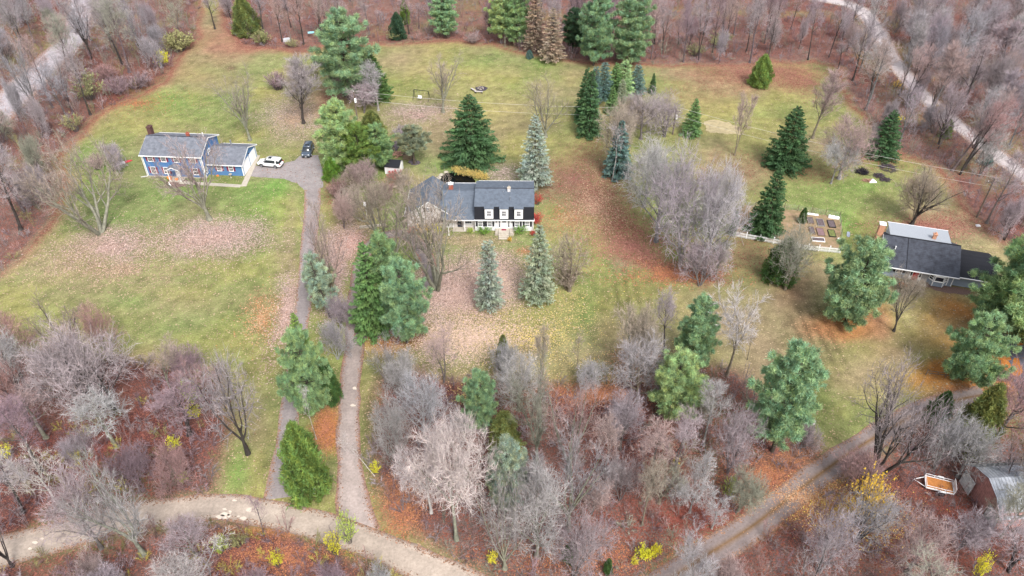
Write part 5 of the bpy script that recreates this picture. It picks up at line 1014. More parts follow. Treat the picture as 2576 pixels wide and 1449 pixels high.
hoops(2095, 290, 1.8, .7, 'white humped row cover in the far corner of the garden')
o = bx('plastic_sheet', [(-1.3, 1.3, -.25, .25, .02, .09), (-1.1, .6, -.18, .2, .09, .17)], M_whitep, None, loc=(*G(*fz(1670, 225)), 0), rz=-.2); tag(o, 'long white sheet lying by the small spruce in the garden', 'sheet')
V = [(-.9, 0, .03), (-.6, .28, .10), (.7, .25, .10), (.9, 0, .06), (.7, -.25, .10), (-.6, -.28, .10), (-.5, 0, .02), (.6, 0, .02)]; o = raw_part('sled', V, [(0, 1, 6), (1, 2, 7, 6), (2, 3, 7), (3, 4, 7), (4, 5, 6, 7), (5, 0, 6)], mat('grey_plastic', (.25, .28, .33), .5), None, loc=(*G(*fz(2367, 600)), 0), rz=1.2); tag(o, 'grey sled lying on the lawn outside the garden fence', 'sled')
# split-rail fence and leaf bin
sf = [(2329, 943), (2377, 949), (2425, 954), (2462, 958), (2499, 961), (2545, 964)]; sfe = empty('split_rail_fence', (*G(*sf[0]), 0)); tag(sfe, 'dark brown split rail fence running under the round pine', 'fence'); b0 = np.array(G(*sf[0]))
for i, p in enumerate(sf):
    q = np.array(G(*p)) - b0; bars('post', [((q[0], q[1], 0), (q[0], q[1], 1.05))], .075, M_wood, sfe)
    if i: 
        for z in (.4, .82): bars('rail', [((pq[0], pq[1], z), (q[0], q[1], z + .04))], .05, M_wood, sfe)
    pq = q
V, Fc = lathe([(1.35, 0), (1.4, .45), (1.3, .5), (.9, .48), (.1, .58)], 18); o = raw_part('leaf_bin', [(a, b * .7, c) for a, b, c in V], Fc, mat('rotting_leaves', (.14, .075, .075), .95, .5, 6), None, loc=(*G(2519, 948), 0)); tag(o, 'round heap of rotting brown leaves at the end of the rail fence', 'leaf heap')
o = bars('plank', [((0, 0, .12), (1.0, 2.1, .12))], .07, M_wood); o.location = (*G(2517, 934), 0); tag(o, 'weathered plank lying beyond the leaf heap', 'plank'); o = bars('plank', [((0, 0, .12), (-.9, 2.0, .12))], .07, M_wood); o.location = (*G(2551, 953), 0); tag(o, 'weathered plank lying between the leaf heap and the asphalt', 'plank')

# ------------------------------------------------------------------ power line
def pole(bx_, by_, top, arm, tf, label, lean=0):
    X, Y = G(bx_, by_); h = ZT(Y, top); r = empty('utility_pole', (X, Y, 0)); tag(r, label, 'utility pole', 'poles of the power line')
    V, Fc = lathe([(.17, 0), (.15, h * .5), (.11, h), (.03, h + .04)], 9); raw_part('pole', V, Fc, M_pole, r)
    if arm: bx('crossarm', [(-.95, .95, -.06, .06, h - .75, h - .63)], M_pole, r); bars('brace', [((-.6, -.07, h - .7), (0, -.12, h - 1.3)), ((.6, -.07, h - .7), (0, -.12, h - 1.3))], .02, M_metal, r)
    for x in ((-.85, 0, .85) if arm else (0,)): V, Fc = lathe([(.05, 0), (.07, .08), (.03, .16), (.06, .2)], 7); raw_part('insulator', [(a + x, b, c + (h - .63 if arm else h + .04)) for a, b, c in V], Fc, M_whitep, r)
    if tf: V, Fc = lathe([(.2, h - 2.3), (.24, h - 2.25), (.24, h - 1.45), (.2, h - 1.4), (.04, h - 1.32)], 12); t = raw_part('transformer', [(a + .2, b - .3, c) for a, b, c in V], Fc, M_whitep, r); bars('bushing', [((.2, -.3, h - 1.32), (.2, -.3, h - 1.05))], .04, M_pole, t)
    return X, Y, h
p1 = pole(899, 300, 231, False, True, 'utility pole with white transformer in the thicket behind the light green pine'); p2 = pole(1692, 338, 272, True, True, 'utility pole with crossarm and white transformer by the small dark spruce'); p3 = pole(2457, 547, 449, True, False, 'leaning utility pole at the edge of the wood behind the grey blue house')
M_wire = mat('pale_wire', (.55, .52, .50), .5, .05)
def wire(a, b, dz, dx, sag, label):
    P_ = [(a[0] + (b[0] - a[0]) * t + dx, a[1] + (b[1] - a[1]) * t, (a[2] - dz) * (1 - t) + (b[2] - dz) * t - sag * 4 * t * (1 - t)) for t in np.linspace(0, 1, 25)]
    o = bars('power_line', list(zip(P_[:-1], P_[1:])), .018, M_wire, n=4); tag(o, label, 'power line', 'wires of the power line')
far = (p1[0] - 75, p1[1] + 8, p1[2]); far3 = (p3[0] + 40, p3[1] - 14, p3[2])
wire(p1, p2, -.2, 0, 1.2, 'upper wire from the thicket pole to the transformer pole'); wire(p1, p2, 1.6, 0, 1.2, 'lower wire from the thicket pole to the transformer pole')
wire(p2, p3, -.2, .3, 1.0, 'upper wire from the transformer pole down to the wood edge pole'); wire(p2, p3, 1.6, 0, 1.0, 'lower wire from the transformer pole down to the wood edge pole')
wire(p3, far3, .3, 0, .6, 'wire running on from the wood edge pole over the gravel road')

# ------------------------------------------------------------------ swing set, fire pit, benches, small things
A = np.array(G(1043, 249)); B = np.array(G(1079, 253.5)); sw = empty('swing_set', (A[0], A[1], 0), math.atan2(B[1] - A[1], B[0] - A[0])); tag(sw, 'black metal swing frame on the far lawn', 'swing set'); L = float(np.linalg.norm(B - A))
bars('crossbar', [((0, 0, 2.3), (L, 0, 2.3))], .07, M_blackm, sw)
for x in (0, L):
    for y in (-.75, .75): bars('leg', [((x, 0, 2.3), (x + (-.1 if x == 0 else .1), y, 0))], .055, M_blackm, sw)
for x in (.9, 1.65): bars('chain', [((x, 0, 2.25), (x, 0, .5))], .015, M_metal, sw)
bx('seat', [(.8, 1.75, -.22, .22, .42, .5), (.8, 1.75, .16, .22, .5, .95)], M_whitep, sw)
X, Y = G(1211, 223); fr = empty('fire_pit', (X, Y, 0)); tag(fr, 'round blackened fire pit ringed with stones', 'fire pit')
V = [(1.45 * math.cos(a) * (1 + .12 * math.sin(5 * a)), 1.35 * math.sin(a), .03) for a in np.arange(0, 6.28, .35)]; raw_part('ash', V, [list(range(len(V)))], mat('ash', (.05, .04, .055), .95, .4, 3), fr)
for k in range(14): a = k * 6.283 / 14; V, Fc = lathe([(.1, 0), (.16, .1), (.12, .22), (.03, .26)], 6); raw_part('stone', [(q + .62 * math.cos(a) - .15, w + .62 * math.sin(a), c) for q, w, c in V], Fc, M_conc if k % 3 else M_logd, fr)
for k in range(5): a = k * 1.25; bars('charred_log', [((-.15 + .4 * math.cos(a), .4 * math.sin(a), .06), (-.15 - .35 * math.cos(a), -.35 * math.sin(a), .3))], .06, mat('pale_ash_wood', (.35, .3, .28)) if k % 2 else M_logd, fr)
def bench(x, y, rz, label):
    r = empty('bench', (*G(x, y), 0), rz); tag(r, label, 'bench'); bx('seat', [(-.95, .95, -.2, .2, .4, .47)], mat('pale_bench_wood', (.42, .38, .36)), r)
    for s in (-.7, .7): bx('leg', [(s - .07, s + .07, -.17, .17, 0, .4)], M_blackm, r)
bench(1204.5, 234.5, -.08, 'backless bench in front of the fire pit'); bench(1191, 229.5, -.95, 'backless bench set aslant beside the fire pit')
def pumpkin(x, y, r, label, loc=None):
    V, Fc = [], []
    n, k = 20, 8
    for j in range(k + 1):
        a = math.pi * j / k
        for i in range(n): b = 6.28318 * i / n; q = r * math.sin(a) * (1 + .09 * math.cos(b * 10)) + .001; V.append((q * math.cos(b), q * math.sin(b), r * .8 - r * .8 * math.cos(a)))
    for j in range(k):
        for i in range(n): Fc.append((j * n + i, j * n + (i + 1) % n, (j + 1) * n + (i + 1) % n, (j + 1) * n + i))
    t = raw_part('pumpkin', V, Fc, M_orange, None, loc=loc or (*G(x, y), 0)); tag(t, label, 'pumpkin'); bars('stalk', [((0, 0, r * 1.55), (.03, 0, r * 1.55 + r * .35))], r * .09, M_wood, t)
gq = lambda zx, zy: (333.9 + zx * .13168, 302.1 + zy * .13168)
pumpkin(*gq(708, 1125), .42, 'large orange pumpkin against the blue wall left of the portico'); pumpkin(*gq(722, 1148), .24, 'small orange pumpkin before the large one'); pumpkin(*gq(842, 1150), .28, 'yellow orange pumpkin between the portico posts'); pumpkin(*gq(1625, 1075), .22, 'orange pumpkin under the garage windows')
V, Fc = lathe([(.2, 0), (.24, .15), (.2, .45), (.09, .6), (.06, .85), (.1, .92), (.09, 1.02), (.02, 1.07)], 12); o = raw_part('garden_statue', V, Fc, M_whitep, None, loc=(*G(*gq(718, 1275)), 0)); tag(o, 'white garden figure at the edge of the mulch bed', 'statue')
V, Fc = lathe([(.16, 0), (.07, .08), (.06, .6), (.3, .72), (.32, .78), (.24, .74), (.02, .7)], 14); o = raw_part('bird_bath', V, Fc, M_conc, None, loc=(*G(*gq(1880, 1100)), 0)); tag(o, 'pale stone bird bath before the garage window', 'bird bath')
mb = empty('mailbox', (*G(793.8, 1249), 0)); tag(mb, 'white mailbox on a post where the drives meet the road', 'mailbox'); bx('post', [(-.05, .05, -.05, .05, 0, .95)], M_whitep, mb)
V = [(.16 * math.cos(a), y, 1.12 + .15 * math.sin(a)) for y in (-.32, .45) for a in np.linspace(0, math.pi, 9)]; V += [(-.16, -.32, .95), (.16, -.32, .95), (-.16, .45, .95), (.16, .45, .95)]
raw_part('box', V, [list(range(9)) + [18, 19], [i for i in range(17, 8, -1)] + [21, 20]][:0] + [(i, i + 9, i + 10, i + 1) for i in range(8)] + [(0, 1, 2, 3, 4, 5, 6, 7, 8, 18, 19), (17, 16, 15, 14, 13, 12, 11, 10, 9, 21, 20), (8, 17, 20, 18), (19, 21, 9, 0), (18, 20, 21, 19)], M_whitep, mb)
bucket(807, 1247, 'dark green drum beside the white mailbox', .3, .7, 'drum', 'drum', mat('green_plastic', (.04, .09, .08), .5)); pile('log_pile', 783, 1236, .9, .25, 6, M_logr, 'bleached branch lying behind the mailbox', 'branch', r=(.05, .09), L=(.9, 1.5), hgt=.1, seed=9)
tk = empty('fuel_tank', (*G(2027, 1066), 0), -.35); tag(tk, 'white round ended fuel tank on the lawn beside the tall pine', 'tank')
V, Fc = lathe([(.02, -1.05), (.25, -1.0), (.42, -.8), (.46, -.6), (.46, .6), (.42, .8), (.25, 1.0), (.02, 1.05)], 16); raw_part('tank', [(c, a, b + .62) for a, b, c in V], [f for f in Fc], M_whitep, tk)
for x in (-.6, .6): bx('leg', [(x - .06, x + .06, -.3, .3, 0, .2)], M_metal, tk)
V, Fc = lathe([(.14, 1.05), (.14, 1.2), (.04, 1.25)], 10); raw_part('lid', V, Fc, M_whitep, tk)
lp = empty('lamp_post', (*G(1129.5, 592), 0)); tag(lp, 'white lamp post in front of the middle house wing', 'lamp post'); V, Fc = lathe([(.09, 0), (.06, .2), (.05, 1.9)], 9); raw_part('post', V, Fc, M_whitep, lp); V, Fc = lathe([(.08, 1.9), (.14, 2.15), (.03, 2.3)], 6); raw_part('lantern', V, Fc, M_blackm, lp)
lp2 = empty('birdhouse', (*G(923, 545), 0)); tag(lp2, 'white birdhouse on a pole in the thicket beside the drive', 'birdhouse'); bars('pole', [((0, 0, 0), (0, 0, 2.4))], .04, M_whitep, lp2); raw_part('house', *prism([(-.22, 2.4), (.22, 2.4), (.22, 2.85), (0, 3.1), (-.22, 2.85)], -.22, .22), M_whitep, lp2)
o = bx('tarpaulin', [(-.9, .9, -.5, .5, 0, .7), (-.7, .7, -.35, .35, .7, .85)], mat('grey_white_tarp', (.45, .46, .48), .6, .1), None, loc=(*G(722, 104), 0), rz=.3); tag(o, 'pale heap under a tarpaulin in the wood edge', 'tarpaulin')
tb = empty('camp_table', (*G(784, 92), 0), .2); tag(tb, 'small light blue topped table in the wood edge', 'table'); raw_part('top', *prism([(-.4, 1.0), (.4, 1.0), (.4, 1.1), (0, 1.35), (-.4, 1.1)], -.8, .8), mat('light_blue_plastic', (.22, .50, .60), .5, .05), tb); bars('leg', [((-.7, 0, 0), (-.7, 0, 1)), ((.7, 0, 0), (.7, 0, 1))], .04, M_blackm, tb)
o = bx('stone', [(-.35, .35, -.25, .25, 0, .2), (-.2, .2, -.15, .15, .2, .28)], M_whitep, None, loc=(*G(2460, 569), 0)); tag(o, 'white stone at the wood edge behind the grey blue house', 'stone')
V, Fc = lathe([(.5, 0), (.62, .28), (.56, .3), (.5, .24), (.02, .26)], 14); o = raw_part('planter', V, Fc, mat('orange_clay', (.48, .16, .06), .8), None, loc=(*G(2270, 720), 0)); tag(o, 'wide orange clay planter in the front lawn bed', 'planter'); pumpkin(2233, 701, .2, 'small yellow pumpkin under the eave corner')
cn = empty('kayak', (*G(309, 411), 0), .7); tag(cn, 'red and white upturned boat beside the round bare bush', 'boat')
def hull(x0, x1, m):
    V, Fc = [], []
    for i in range(7):
        x = x0 + (x1 - x0) * i / 6; w = .34 * math.sqrt(max(.0, 1 - (x / 1.9) ** 2)) + .02
        for k in range(7): a = math.pi * k / 6; V.append((x, -w * math.cos(a), .02 + w * .9 * math.sin(a)))
    for i in range(6):
        for k in range(6): n = i * 7 + k; Fc.append((n, n + 7, n + 8, n + 1))
    raw_part('hull', V, Fc, m, cn)
hull(-1.88, .4, M_whitep); hull(.401, 1.88, mat('red_paint', (.5, .04, .06), .4))
# stone ledge of the turning circle beside the garage
o = bx('ledge', [(-2.3, 2.3, -.13, .13, 0, .42)], M_conc, None, loc=(*G(938, 571), 0), rz=.17); tag(o, 'low pale stone ledge beside the garage turning space', 'ledge')
for x, y, s in ((1104, 449, .5), (1110, 441, .45), (1103, 456, .4), (1122, 434, .4), (1140, 433, .35)):
    V, Fc = lathe([(s * .8, 0), (s, s * .3), (s * .7, s * .6), (.05, s * .7)], 7); o = raw_part('boulder', [(a * 1.3, b, c) for a, b, c in V], Fc, M_conc, None, loc=(*G(x, y), 0), rz=x); tag(o, {1104: 'low pale boulder at the house side of the pond rim', 1110: 'widest pale boulder beside the pond, behind the low one', 1103: 'pale boulder closest to the garage roof by the pond', 1122: 'pale boulder at the back curve of the black pond', 1140: 'smallest pale boulder next to the yellow grass'}[x], 'boulder', 'boulders round the pond')

# ------------------------------------------------------------------ cars
def loft(name, st, m, parent, caps=True, smooth=True):
    """st: list of (x, [(y,z)...half section from bottom centre round to top centre])"""
    V, Fc = [], []; k = len(st[0][1])
    for x, sec in st:
        V += [(x, y, z) for y, z in sec] + [(x, -y, z) for y, z in sec[::-1]]
    n = 2 * k
    for i in range(len(st) - 1):
        for j in range(n): q = (j + 1) % n; Fc.append((i * n + j, i * n + q, (i + 1) * n + q, (i + 1) * n + j))
    if caps: Fc.append(list(range(n))[::-1]); Fc.append([(len(st) - 1) * n + j for j in range(n)])
    o = raw_part(name, V, Fc, m, parent)
    if smooth: 
        for p in o.data.polygons: p.use_smooth = len(p.vertices) == 4
    return o
M_rubber = mat('tyre_rubber', (.018, .018, .018), .85, .1); M_rim = mat('alloy', (.30, .31, .33), .35, .05, metal=.8); M_lens = mat('head_lens', (.75, .77, .8), .15, .02, spec=.8); M_tail = mat('tail_lens', (.35, .02, .02), .25, .02); M_cglass, t_, p_ = new_mat('car_glass'); p_.inputs['Base Color'].default_value = (.02, .025, .03, 1); p_.inputs['Roughness'].default_value = .04; p_.inputs['Specular IOR Level'].default_value = .8
def car(x, y, rz, paint, label, lean_roof=None, roofm=None, L=4.9, Wc=1.95, H=1.76):
    r = empty('parked_car', (x, y, 0), rz); tag(r, label, 'car'); h = Wc / 2
    def sec(w, zb, zt, rnd=.12): return [(0.001, zb), (w * .86, zb), (w, zb + .12), (w * 1.0, zb + (zt - zb) * .55), (w * .95, zt - .05), (w * .82, zt), (0.001, zt + .015)]
    S_ = [(-L / 2, sec(h * .80, .42, .86)), (-L / 2 + .12, sec(h * .92, .34, .98)), (-L / 2 + .55, sec(h, .3, 1.03)), (-.9, sec(h, .28, 1.06)), (0, sec(h, .28, 1.05)), (.9, sec(h, .28, 1.04)), (1.25, sec(h, .28, 1.03)), (L / 2 - .5, sec(h * .97, .3, .94)), (L / 2 - .15, sec(h * .90, .34, .86)), (L / 2, sec(h * .76, .40, .72))]
    loft('body', S_, paint, r)
    def cab(w0, w1, zb, zt): return [(0.001, zb), (w0, zb), (w0 * .99, zb + (zt - zb) * .3), (w1 + (w0 - w1) * .35, zb + (zt - zb) * .7), (w1, zt - .02), (0.001, zt)]
    loft('window_glass', [(-L / 2 + .12, cab(h * .84, h * .80, .98, 1.12)), (-L / 2 + .42, cab(h * .9, h * .76, 1.0, H - .08)), (-.6, cab(h * .93, h * .78, 1.02, H - .06)), (.3, cab(h * .93, h * .77, 1.02, H - .08)), (1.3, cab(h * .86, h * .80, 1.0, 1.08))], M_cglass, r)
    ro = loft('roof', [(-L / 2 + .22, [(0.001, H - .2), (h * .76, H - .22), (h * .74, H - .12), (0.001, H - .08)]), (-L / 2 + .6, [(0.001, H - .1), (h * .80, H - .12), (h * .76, H - .02), (0.001, H + .02)]), (-.5, [(0.001, H - .09), (h * .82, H - .11), (h * .77, H - .01), (0.001, H + .03)]), (.25, [(0.001, H - .12), (h * .80, H - .15), (h * .76, H - .05), (0.001, H - .02)]), (.42, [(0.001, H - .16), (h * .78, H - .18), (h * .72, H - .13), (0.001, H - .1)])], roofm or paint, r)
    bx('sunroof', [(-.55, .15, -.42, .42, H + .005, H + .028)], M_cglass, ro)
    for s in (-1, 1):
        bars('roof_rail', [((-L / 2 + .6, s * h * .72, H + .05), (.1, s * h * .72, H + .03))], .022, M_blackm, ro, n=5)
        for xp, xq, xs in ((-1.62, -1.40, 0), (-.42, -.34, 0), (.42, .50, 0)):
            raw_part('pillar', [(xp, s * h * .945, 1.0), (xq, s * h * .945, 1.0), (xq - .05, s * h * .795, H - .1), (xp - .05, s * h * .795, H - .1)], [(0, 1, 2, 3)] if s < 0 else [(3, 2, 1, 0)], paint if xp < -1 else M_blackm, r)
        bars('windscreen_pillar', [((1.3, s * h * .86, 1.04), (.35, s * h * .78, H - .12))], .035, paint, r, n=5)
        bx('wing_mirror', [(.85, 1.05, s * (h + .02) - (.0 if s > 0 else .18), s * (h + .02) + (.18 if s > 0 else .0), 1.02, 1.2)], paint, r)
        bx('headlight', [(L / 2 - .32, L / 2 - .06, s * h * .62 - .14, s * h * .62 + .14, .72, .86)], M_lens, r); bx('tail_light', [(-L / 2 + .0, -L / 2 + .16, s * h * .74 - .13, s * h * .74 + .13, .78, 1.0)], M_tail, r)
        bx('door_handle', [(-.9, -.72, s * h * 1.0 - .02, s * h * 1.0 + .02, .92, .96), (.1, .28, s * h * 1.0 - .02, s * h * 1.0 + .02, .92, .96)], M_rim, r)
        for wx_ in (-1.42, 1.46):
            V, Fc = lathe([(.24, -.11), (.35, -.12), (.38, -.08), (.38, .08), (.35, .12), (.24, .11)], 20); w_ = raw_part('wheel', [(a, c, b) for a, b, c in V], [f[::-1] for f in Fc], M_rubber, r); w_.location = (wx_, s * (h - .09), .38)
            V, Fc = lathe([(.245, .0), (.235, .03), (.2, .0), (.07, -.01), (.06, .03)], 14); raw_part('rim', [(a, (c + .115) * s, b) for a, b, c in V], Fc, M_rim, w_)
            bars('wheel_arch', [((wx_ + .44 * math.cos(a), s * (h - .015), .38 + .44 * math.sin(a)), (wx_ + .44 * math.cos(a + .35), s * (h - .015), .38 + .44 * math.sin(a + .35))) for a in np.arange(0, 3.0, .35)], .035, M_blackm, r, n=4)
    bx('sill_trim', [(-1.0, 1.05, -h - .005, -h + .05, .26, .36), (-1.0, 1.05, h - .05, h + .005, .26, .36)], M_blackm, r)
    bx('grille', [(L / 2 - .1, L / 2 + .012, -.5, .5, .52, .70)], M_blackm, r); bx('bumper', [(L / 2 - .2, L / 2 + .03, -.75, .75, .30, .44), (-L / 2 - .03, -L / 2 + .2, -.75, .75, .32, .46)], M_blackm, r); bx('number_plate', [(L / 2 + .031, L / 2 + .045, -.16, .16, .36, .48)], M_whitep, r)
    bars('wiper', [((1.28, -.5, 1.08), (1.0, .1, 1.24))], .012, M_blackm, r, n=4)
def paint_mat(name, c, cc=.5):
    m, t, p = new_mat(name); p.inputs['Base Color'].default_value = (*c, 1); p.inputs['Roughness'].default_value = .3; p.inputs['Coat Weight'].default_value = cc; p.inputs['Coat Roughness'].default_value = .05; return m
car(-47.4, 130.8, math.radians(169), paint_mat('white_paint', (.8, .8, .8)), 'white car with dark sunroof parked facing the blue garage')
car(-41.1, 135.8, math.radians(-89), paint_mat('dark_blue_paint', (.05, .07, .10), 1.0), 'dark blue grey car parked nose towards the camera beside the pines', L=4.7, Wc=1.9, H=1.74)

# ------------------------------------------------------------------ trees one by one
# --- left lawn and blue house
T('M2', 252, 587, 362, 268, 'TN', 'wide multi stemmed bare tree on the lawn before the blue house end wall', lean=(-.10, 0), rot=.6, bark='GN')
T('V1', 527, 553, 345, 190, 'PK', 'bare tree with reddish twigs standing before the blue house door', bark='GN', lean=(-.04, 0))
T('V3', 629, 353, 182, 155, 'TN', 'open bare tree on the lawn behind the blue garage', bark='GN')
T('U1', 764, 310, 140, 125, 'GL', 'dense lilac grey bare tree on the lawn above the dark car', bark='BK')
T('S1', 285, 432, 362, 85, 'GL', 'round bare bush tree beside the upturned boat'); T('K2', 248, 425, 385, 60, 'PK', 'pinkish bare bush behind the leaning lawn tree')
T('L1', 412, 166, 127, 44, 'yellow', 'bright yellow leaved shrub at the edge of the wood', rot=1); T('L1', 455, 128, 78, 85, 'khaki', 'big olive shrub standing above the bright yellow shrub')
T('L3', 230, 250, 180, 90, 'khaki', 'loose olive green shrub on the wood edge below the bright yellow shrub'); T('K1', 345, 222, 182, 90, 'PU', 'purple grey bare shrub at the tip of the wood edge'); T('K1', 300, 235, 192, 80, 'PU', 'purple grey bare shrub beside the loose olive shrub'); T('K2', 270, 200, 160, 70, 'RD', 'reddish bare shrub under the trees of the wood edge')
T('L3', 192, 330, 280, 60, 'khaki', 'olive brown shrub on the wood edge above the big reddish thicket')
T('L1', 660, 112, 76, 52, 'khaki', 'round olive shrub in the gap of the top wood'); T('L3', 735, 118, 98, 40, 'khaki', 'small olive shrub below the pale tarpaulin heap'); T('C1', 625, 88, -10, 75, 'olive', 'thin pale green pine in the top wood beside the clearing', name='pine_tree')
T('F1', 541, 73, -60, 60, 'GL', 'lone dark trunked tree standing in the leafy clearing', bark='BK')
T('S1', 735, 240, 160, 110, 'TN', 'tangled tan shrub tree behind the dense lilac tree'); T('L3', 790, 200, 150, 60, 'khaki', 'olive tinted bare shrub beside the big pine'); T('K2', 700, 225, 178, 70, 'PU', 'purplish bare shrub left of the tangled tan tree')
# --- the pines between the two houses
T('P1', 878, 250, 22, 175, 'pineb', 'big spreading white pine at the far end of the tree row', rot=.4, lean=(.02, 0))
T('N1', 948, 248, 138, 90, 'cedard', 'dark evergreen half hidden by bare trees below the big spreading pine')
for a in (('W2', 905, 245, 140, 110, 'GN', 'pale grey bare tree in front of the dark evergreen'), ('S1', 870, 245, 165, 90, 'PK', 'pinkish bare shrub tree at the foot of the big spreading pine'), ('F1', 952, 278, 150, 80, 'LG', 'slender bare tree at the lawn side of the tree row'), ('S2', 915, 285, 205, 100, 'GL', 'tangled bare tree around the thicket pole'), ('S2', 850, 225, 168, 70, 'GN', 'mossy bare shrub tree beside the big pine trunk')): T(*a)
T('P4', 868, 430, 250, 122, 'pinel', 'light green white pine towering beside the dark car'); T('P3', 910, 438, 312, 125, 'cedar', 'darker green broad pine between its pale neighbours', name='pine_tree'); T('P3', 955, 420, 312, 105, 'pine', 'bluish green pine beside the log heap'); T('C1', 940, 345, 278, 70, 'olive', 'olive juniper behind the three pines'); T('C2', 838, 452, 395, 50, 'green', 'yellow green low cedar at the edge of the parking pad')
T('P5', 1042, 413, 312, 88, 'palel', 'round headed small pine on a bare leg near the compost bin'); T('K2', 1012, 345, 315, 55, 'GL', 'grey bare shrub behind the log heap')
for a in (('S1', 880, 470, 415, 90, 'TN', 'buff twiggy shrub tree below the three pines'), ('S2', 930, 480, 405, 95, 'PK', 'pink buff thicket tree by the shed'), ('S1', 960, 530, 455, 80, 'TN', 'pink twigged thicket tree left of the garage roof'), ('S2', 890, 545, 460, 100, 'TN', 'tan thicket tree beside the asphalt drive'), ('S1', 1010, 470, 420, 70, 'TN', 'small buff thicket tree below the shed'), ('S2', 865, 575, 480, 75, 'PK', 'narrow pink thicket tree at the drive edge'), ('K2', 850, 500, 450, 60, 'RD', 'red brown shrub at the drive edge'), ('L3', 905, 555, 525, 45, 'khaki', 'yellow green leafed shrub under the birdhouse'), ('K2', 975, 500, 460, 60, 'RD', 'reddish shrub before the shed'), ('L2', 995, 446, 432, 50, 'red', 'rust red fern bed before the shed wall')): T(*a)
T('M2', 990, 640, 430, 200, 'TN', 'wide bare tree whose crown spreads over the garage gable', bark='GN', rot=2.2)
T('V2', 840, 740, 505, 110, 'PK', 'thin pinkish bare tree between the two drives', bark='TN'); T('X1', 812, 640, 500, 60, 'TN', 'slim bare tree at the asphalt drive edge')
T('P6', 832, 800, 635, 82, 'pinep', 'crooked small pine with a flat blue green head between the drives', lean=(-.12, 0), rot=2); T('P6', 815, 740, 655, 85, 'palel', 'sparse grey green pine beside the crooked pine'); T('S2', 855, 830, 740, 85, 'GL', 'grey twiggy bush between the drives'); T('S1', 850, 905, 810, 90, 'LG', 'pale grey twiggy bush above the three roadside evergreens'); T('K2', 800, 745, 700, 50, 'TN', 'small tan shrub at the drive verge')
# --- front of the middle house
T('N2', 943, 832, 610, 125, 'sprucel', 'dark green spruce leading the pair beside the mud drive'); T('P4', 978, 800, 588, 120, 'pine', 'tall green pine behind the pair beside the mud drive', rot=1.2); T('P1', 1024, 862, 655, 150, 'pineb', 'blue green white pine at the front of the evergreen group', rot=2.5)
T('M2', 1100, 728, 450, 290, 'TN', 'great spreading multi stemmed bare tree on the leafy lawn of the middle house', bark='GN', rot=1.0)
T('B2', 1231, 775, 606, 66, 'pale', 'narrow grey green spruce on the leafy lawn'); T('B1', 1353, 757, 566, 96, 'palel', 'pale green spruce standing before the porch end of the middle house')
T('A1', 1432, 732, 592, 140, 'TN', 'gnarled old apple tree beside the pale green spruce', bark='TN'); T('K2', 1428, 728, 660, 70, 'TN', 'fine twigged bush growing through the old apple tree')
T('B1', 1344, 470, 290, 92, 'pale', 'silvery blue spruce behind the middle house end'); T('N1', 1186, 405, 240, 164, 'spruce', 'broad dark Norway spruce on the lawn behind the pond', rot=.3)
T('V3', 1115, 283, 132, 140, 'TN', 'open bare tree beside the swing frame', bark='GN', rot=.5); T('V2', 1372, 345, 185, 135, 'TN', 'open bare tree behind the silvery blue spruce', bark='GN')
T('C3', 1332, 147, 125, 20, 'blue', 'tiny blue spruce at the top lawn edge', name='spruce_tree')
T('L3', 1352, 515, 484, 36, 'red', 'pale red leaved shrub at the roof end of the middle house'); T('L2', 1352, 560, 540, 34, 'red', 'crimson shrub at the corner of the middle house'); T('L2', 1310, 585, 570, 38, 'green', 'clipped green bush right of the porch steps'); T('L2', 1218, 585, 572, 42, 'green', 'clipped green bush left of the porch steps')
for a in (('L2', 1062, 582, 566, 44, 'gold', 'yellow bush under the garage gable windows'), ('L2', 1098, 583, 566, 36, 'yellow', 'small yellow bush at the garage corner'), ('L2', 1038, 583, 570, 26, 'red', 'red brown bush at the far garage corner'), ('L2', 1182, 586, 574, 22, 'lime', 'yellow green bush at the wing corner'), ('L2', 1281, 607, 597, 14, 'gold', 'small gold bush at the foot of the porch steps'), ('L2', 1340, 592, 580, 20, 'red', 'low red shrub beneath the porch end downspout')): T(*a)
for i, a in enumerate(((1155, 437, 10), (1168, 440, 12), (1182, 443, 12), (1195, 446, 12), (1207, 449, 12), (1219, 452, 10), (1145, 433, 9))): T('L2', a[0], a[1] + 2, a[1] - a[2] - 5, 24, 'straw', 'straw yellow grass clump, %s nearest the boulders, behind the pond' % ('second', 'third', 'fourth', 'fifth', 'sixth', 'seventh', 'first')[i], 'yellow grass clumps round the pond', name='grass_clump', cat='grass clump')
# --- evergreens and bare trees of the middle right
T('N3', 1480, 338, 178, 62, 'spruce', 'tallest dark spruce at the near corner of the spruce clump'); T('N3', 1470, 300, 172, 50, 'spruce', 'dark spruce at the outer edge of the spruce clump'); T('B2', 1494, 262, 168, 36, 'blue', 'narrow blue spruce squeezed behind the dark corner spruce'); T('B2', 1516, 250, 158, 46, 'blue', 'bluest spruce in the spruce clump')
T('N3', 1545, 246, 158, 46, 'sprucel', 'green spruce next to the bluest one'); T('B2', 1566, 244, 152, 50, 'pine', 'grey green spruce at the top of the clump', name='spruce_tree'); T('B2', 1599, 238, 164, 42, 'blue', 'pale blue spruce at the end of the clump'); T('N3', 1538, 285, 218, 34, 'sprucel', 'short green spruce inside the clump'); T('N3', 1640, 235, 184, 19, 'spruce', 'thin pointed dark spruce standing clear of the clump'); T('B2', 1562, 262, 200, 26, 'palel', 'small pale spruce in front of the clump')
T('S2', 1535, 430, 252, 120, 'TN', 'pale bare tree before the spruce clump', bark='WH'); T('D1', 1612, 350, 222, 130, 'GL', 'dense pink grey bare tree below the spruce clump'); T('D2', 1672, 345, 232, 120, 'GL', 'dense grey bare tree beside the transformer pole'); T('S2', 1570, 345, 235, 90, 'TN', 'tangled tan bare tree beside the spruce clump')
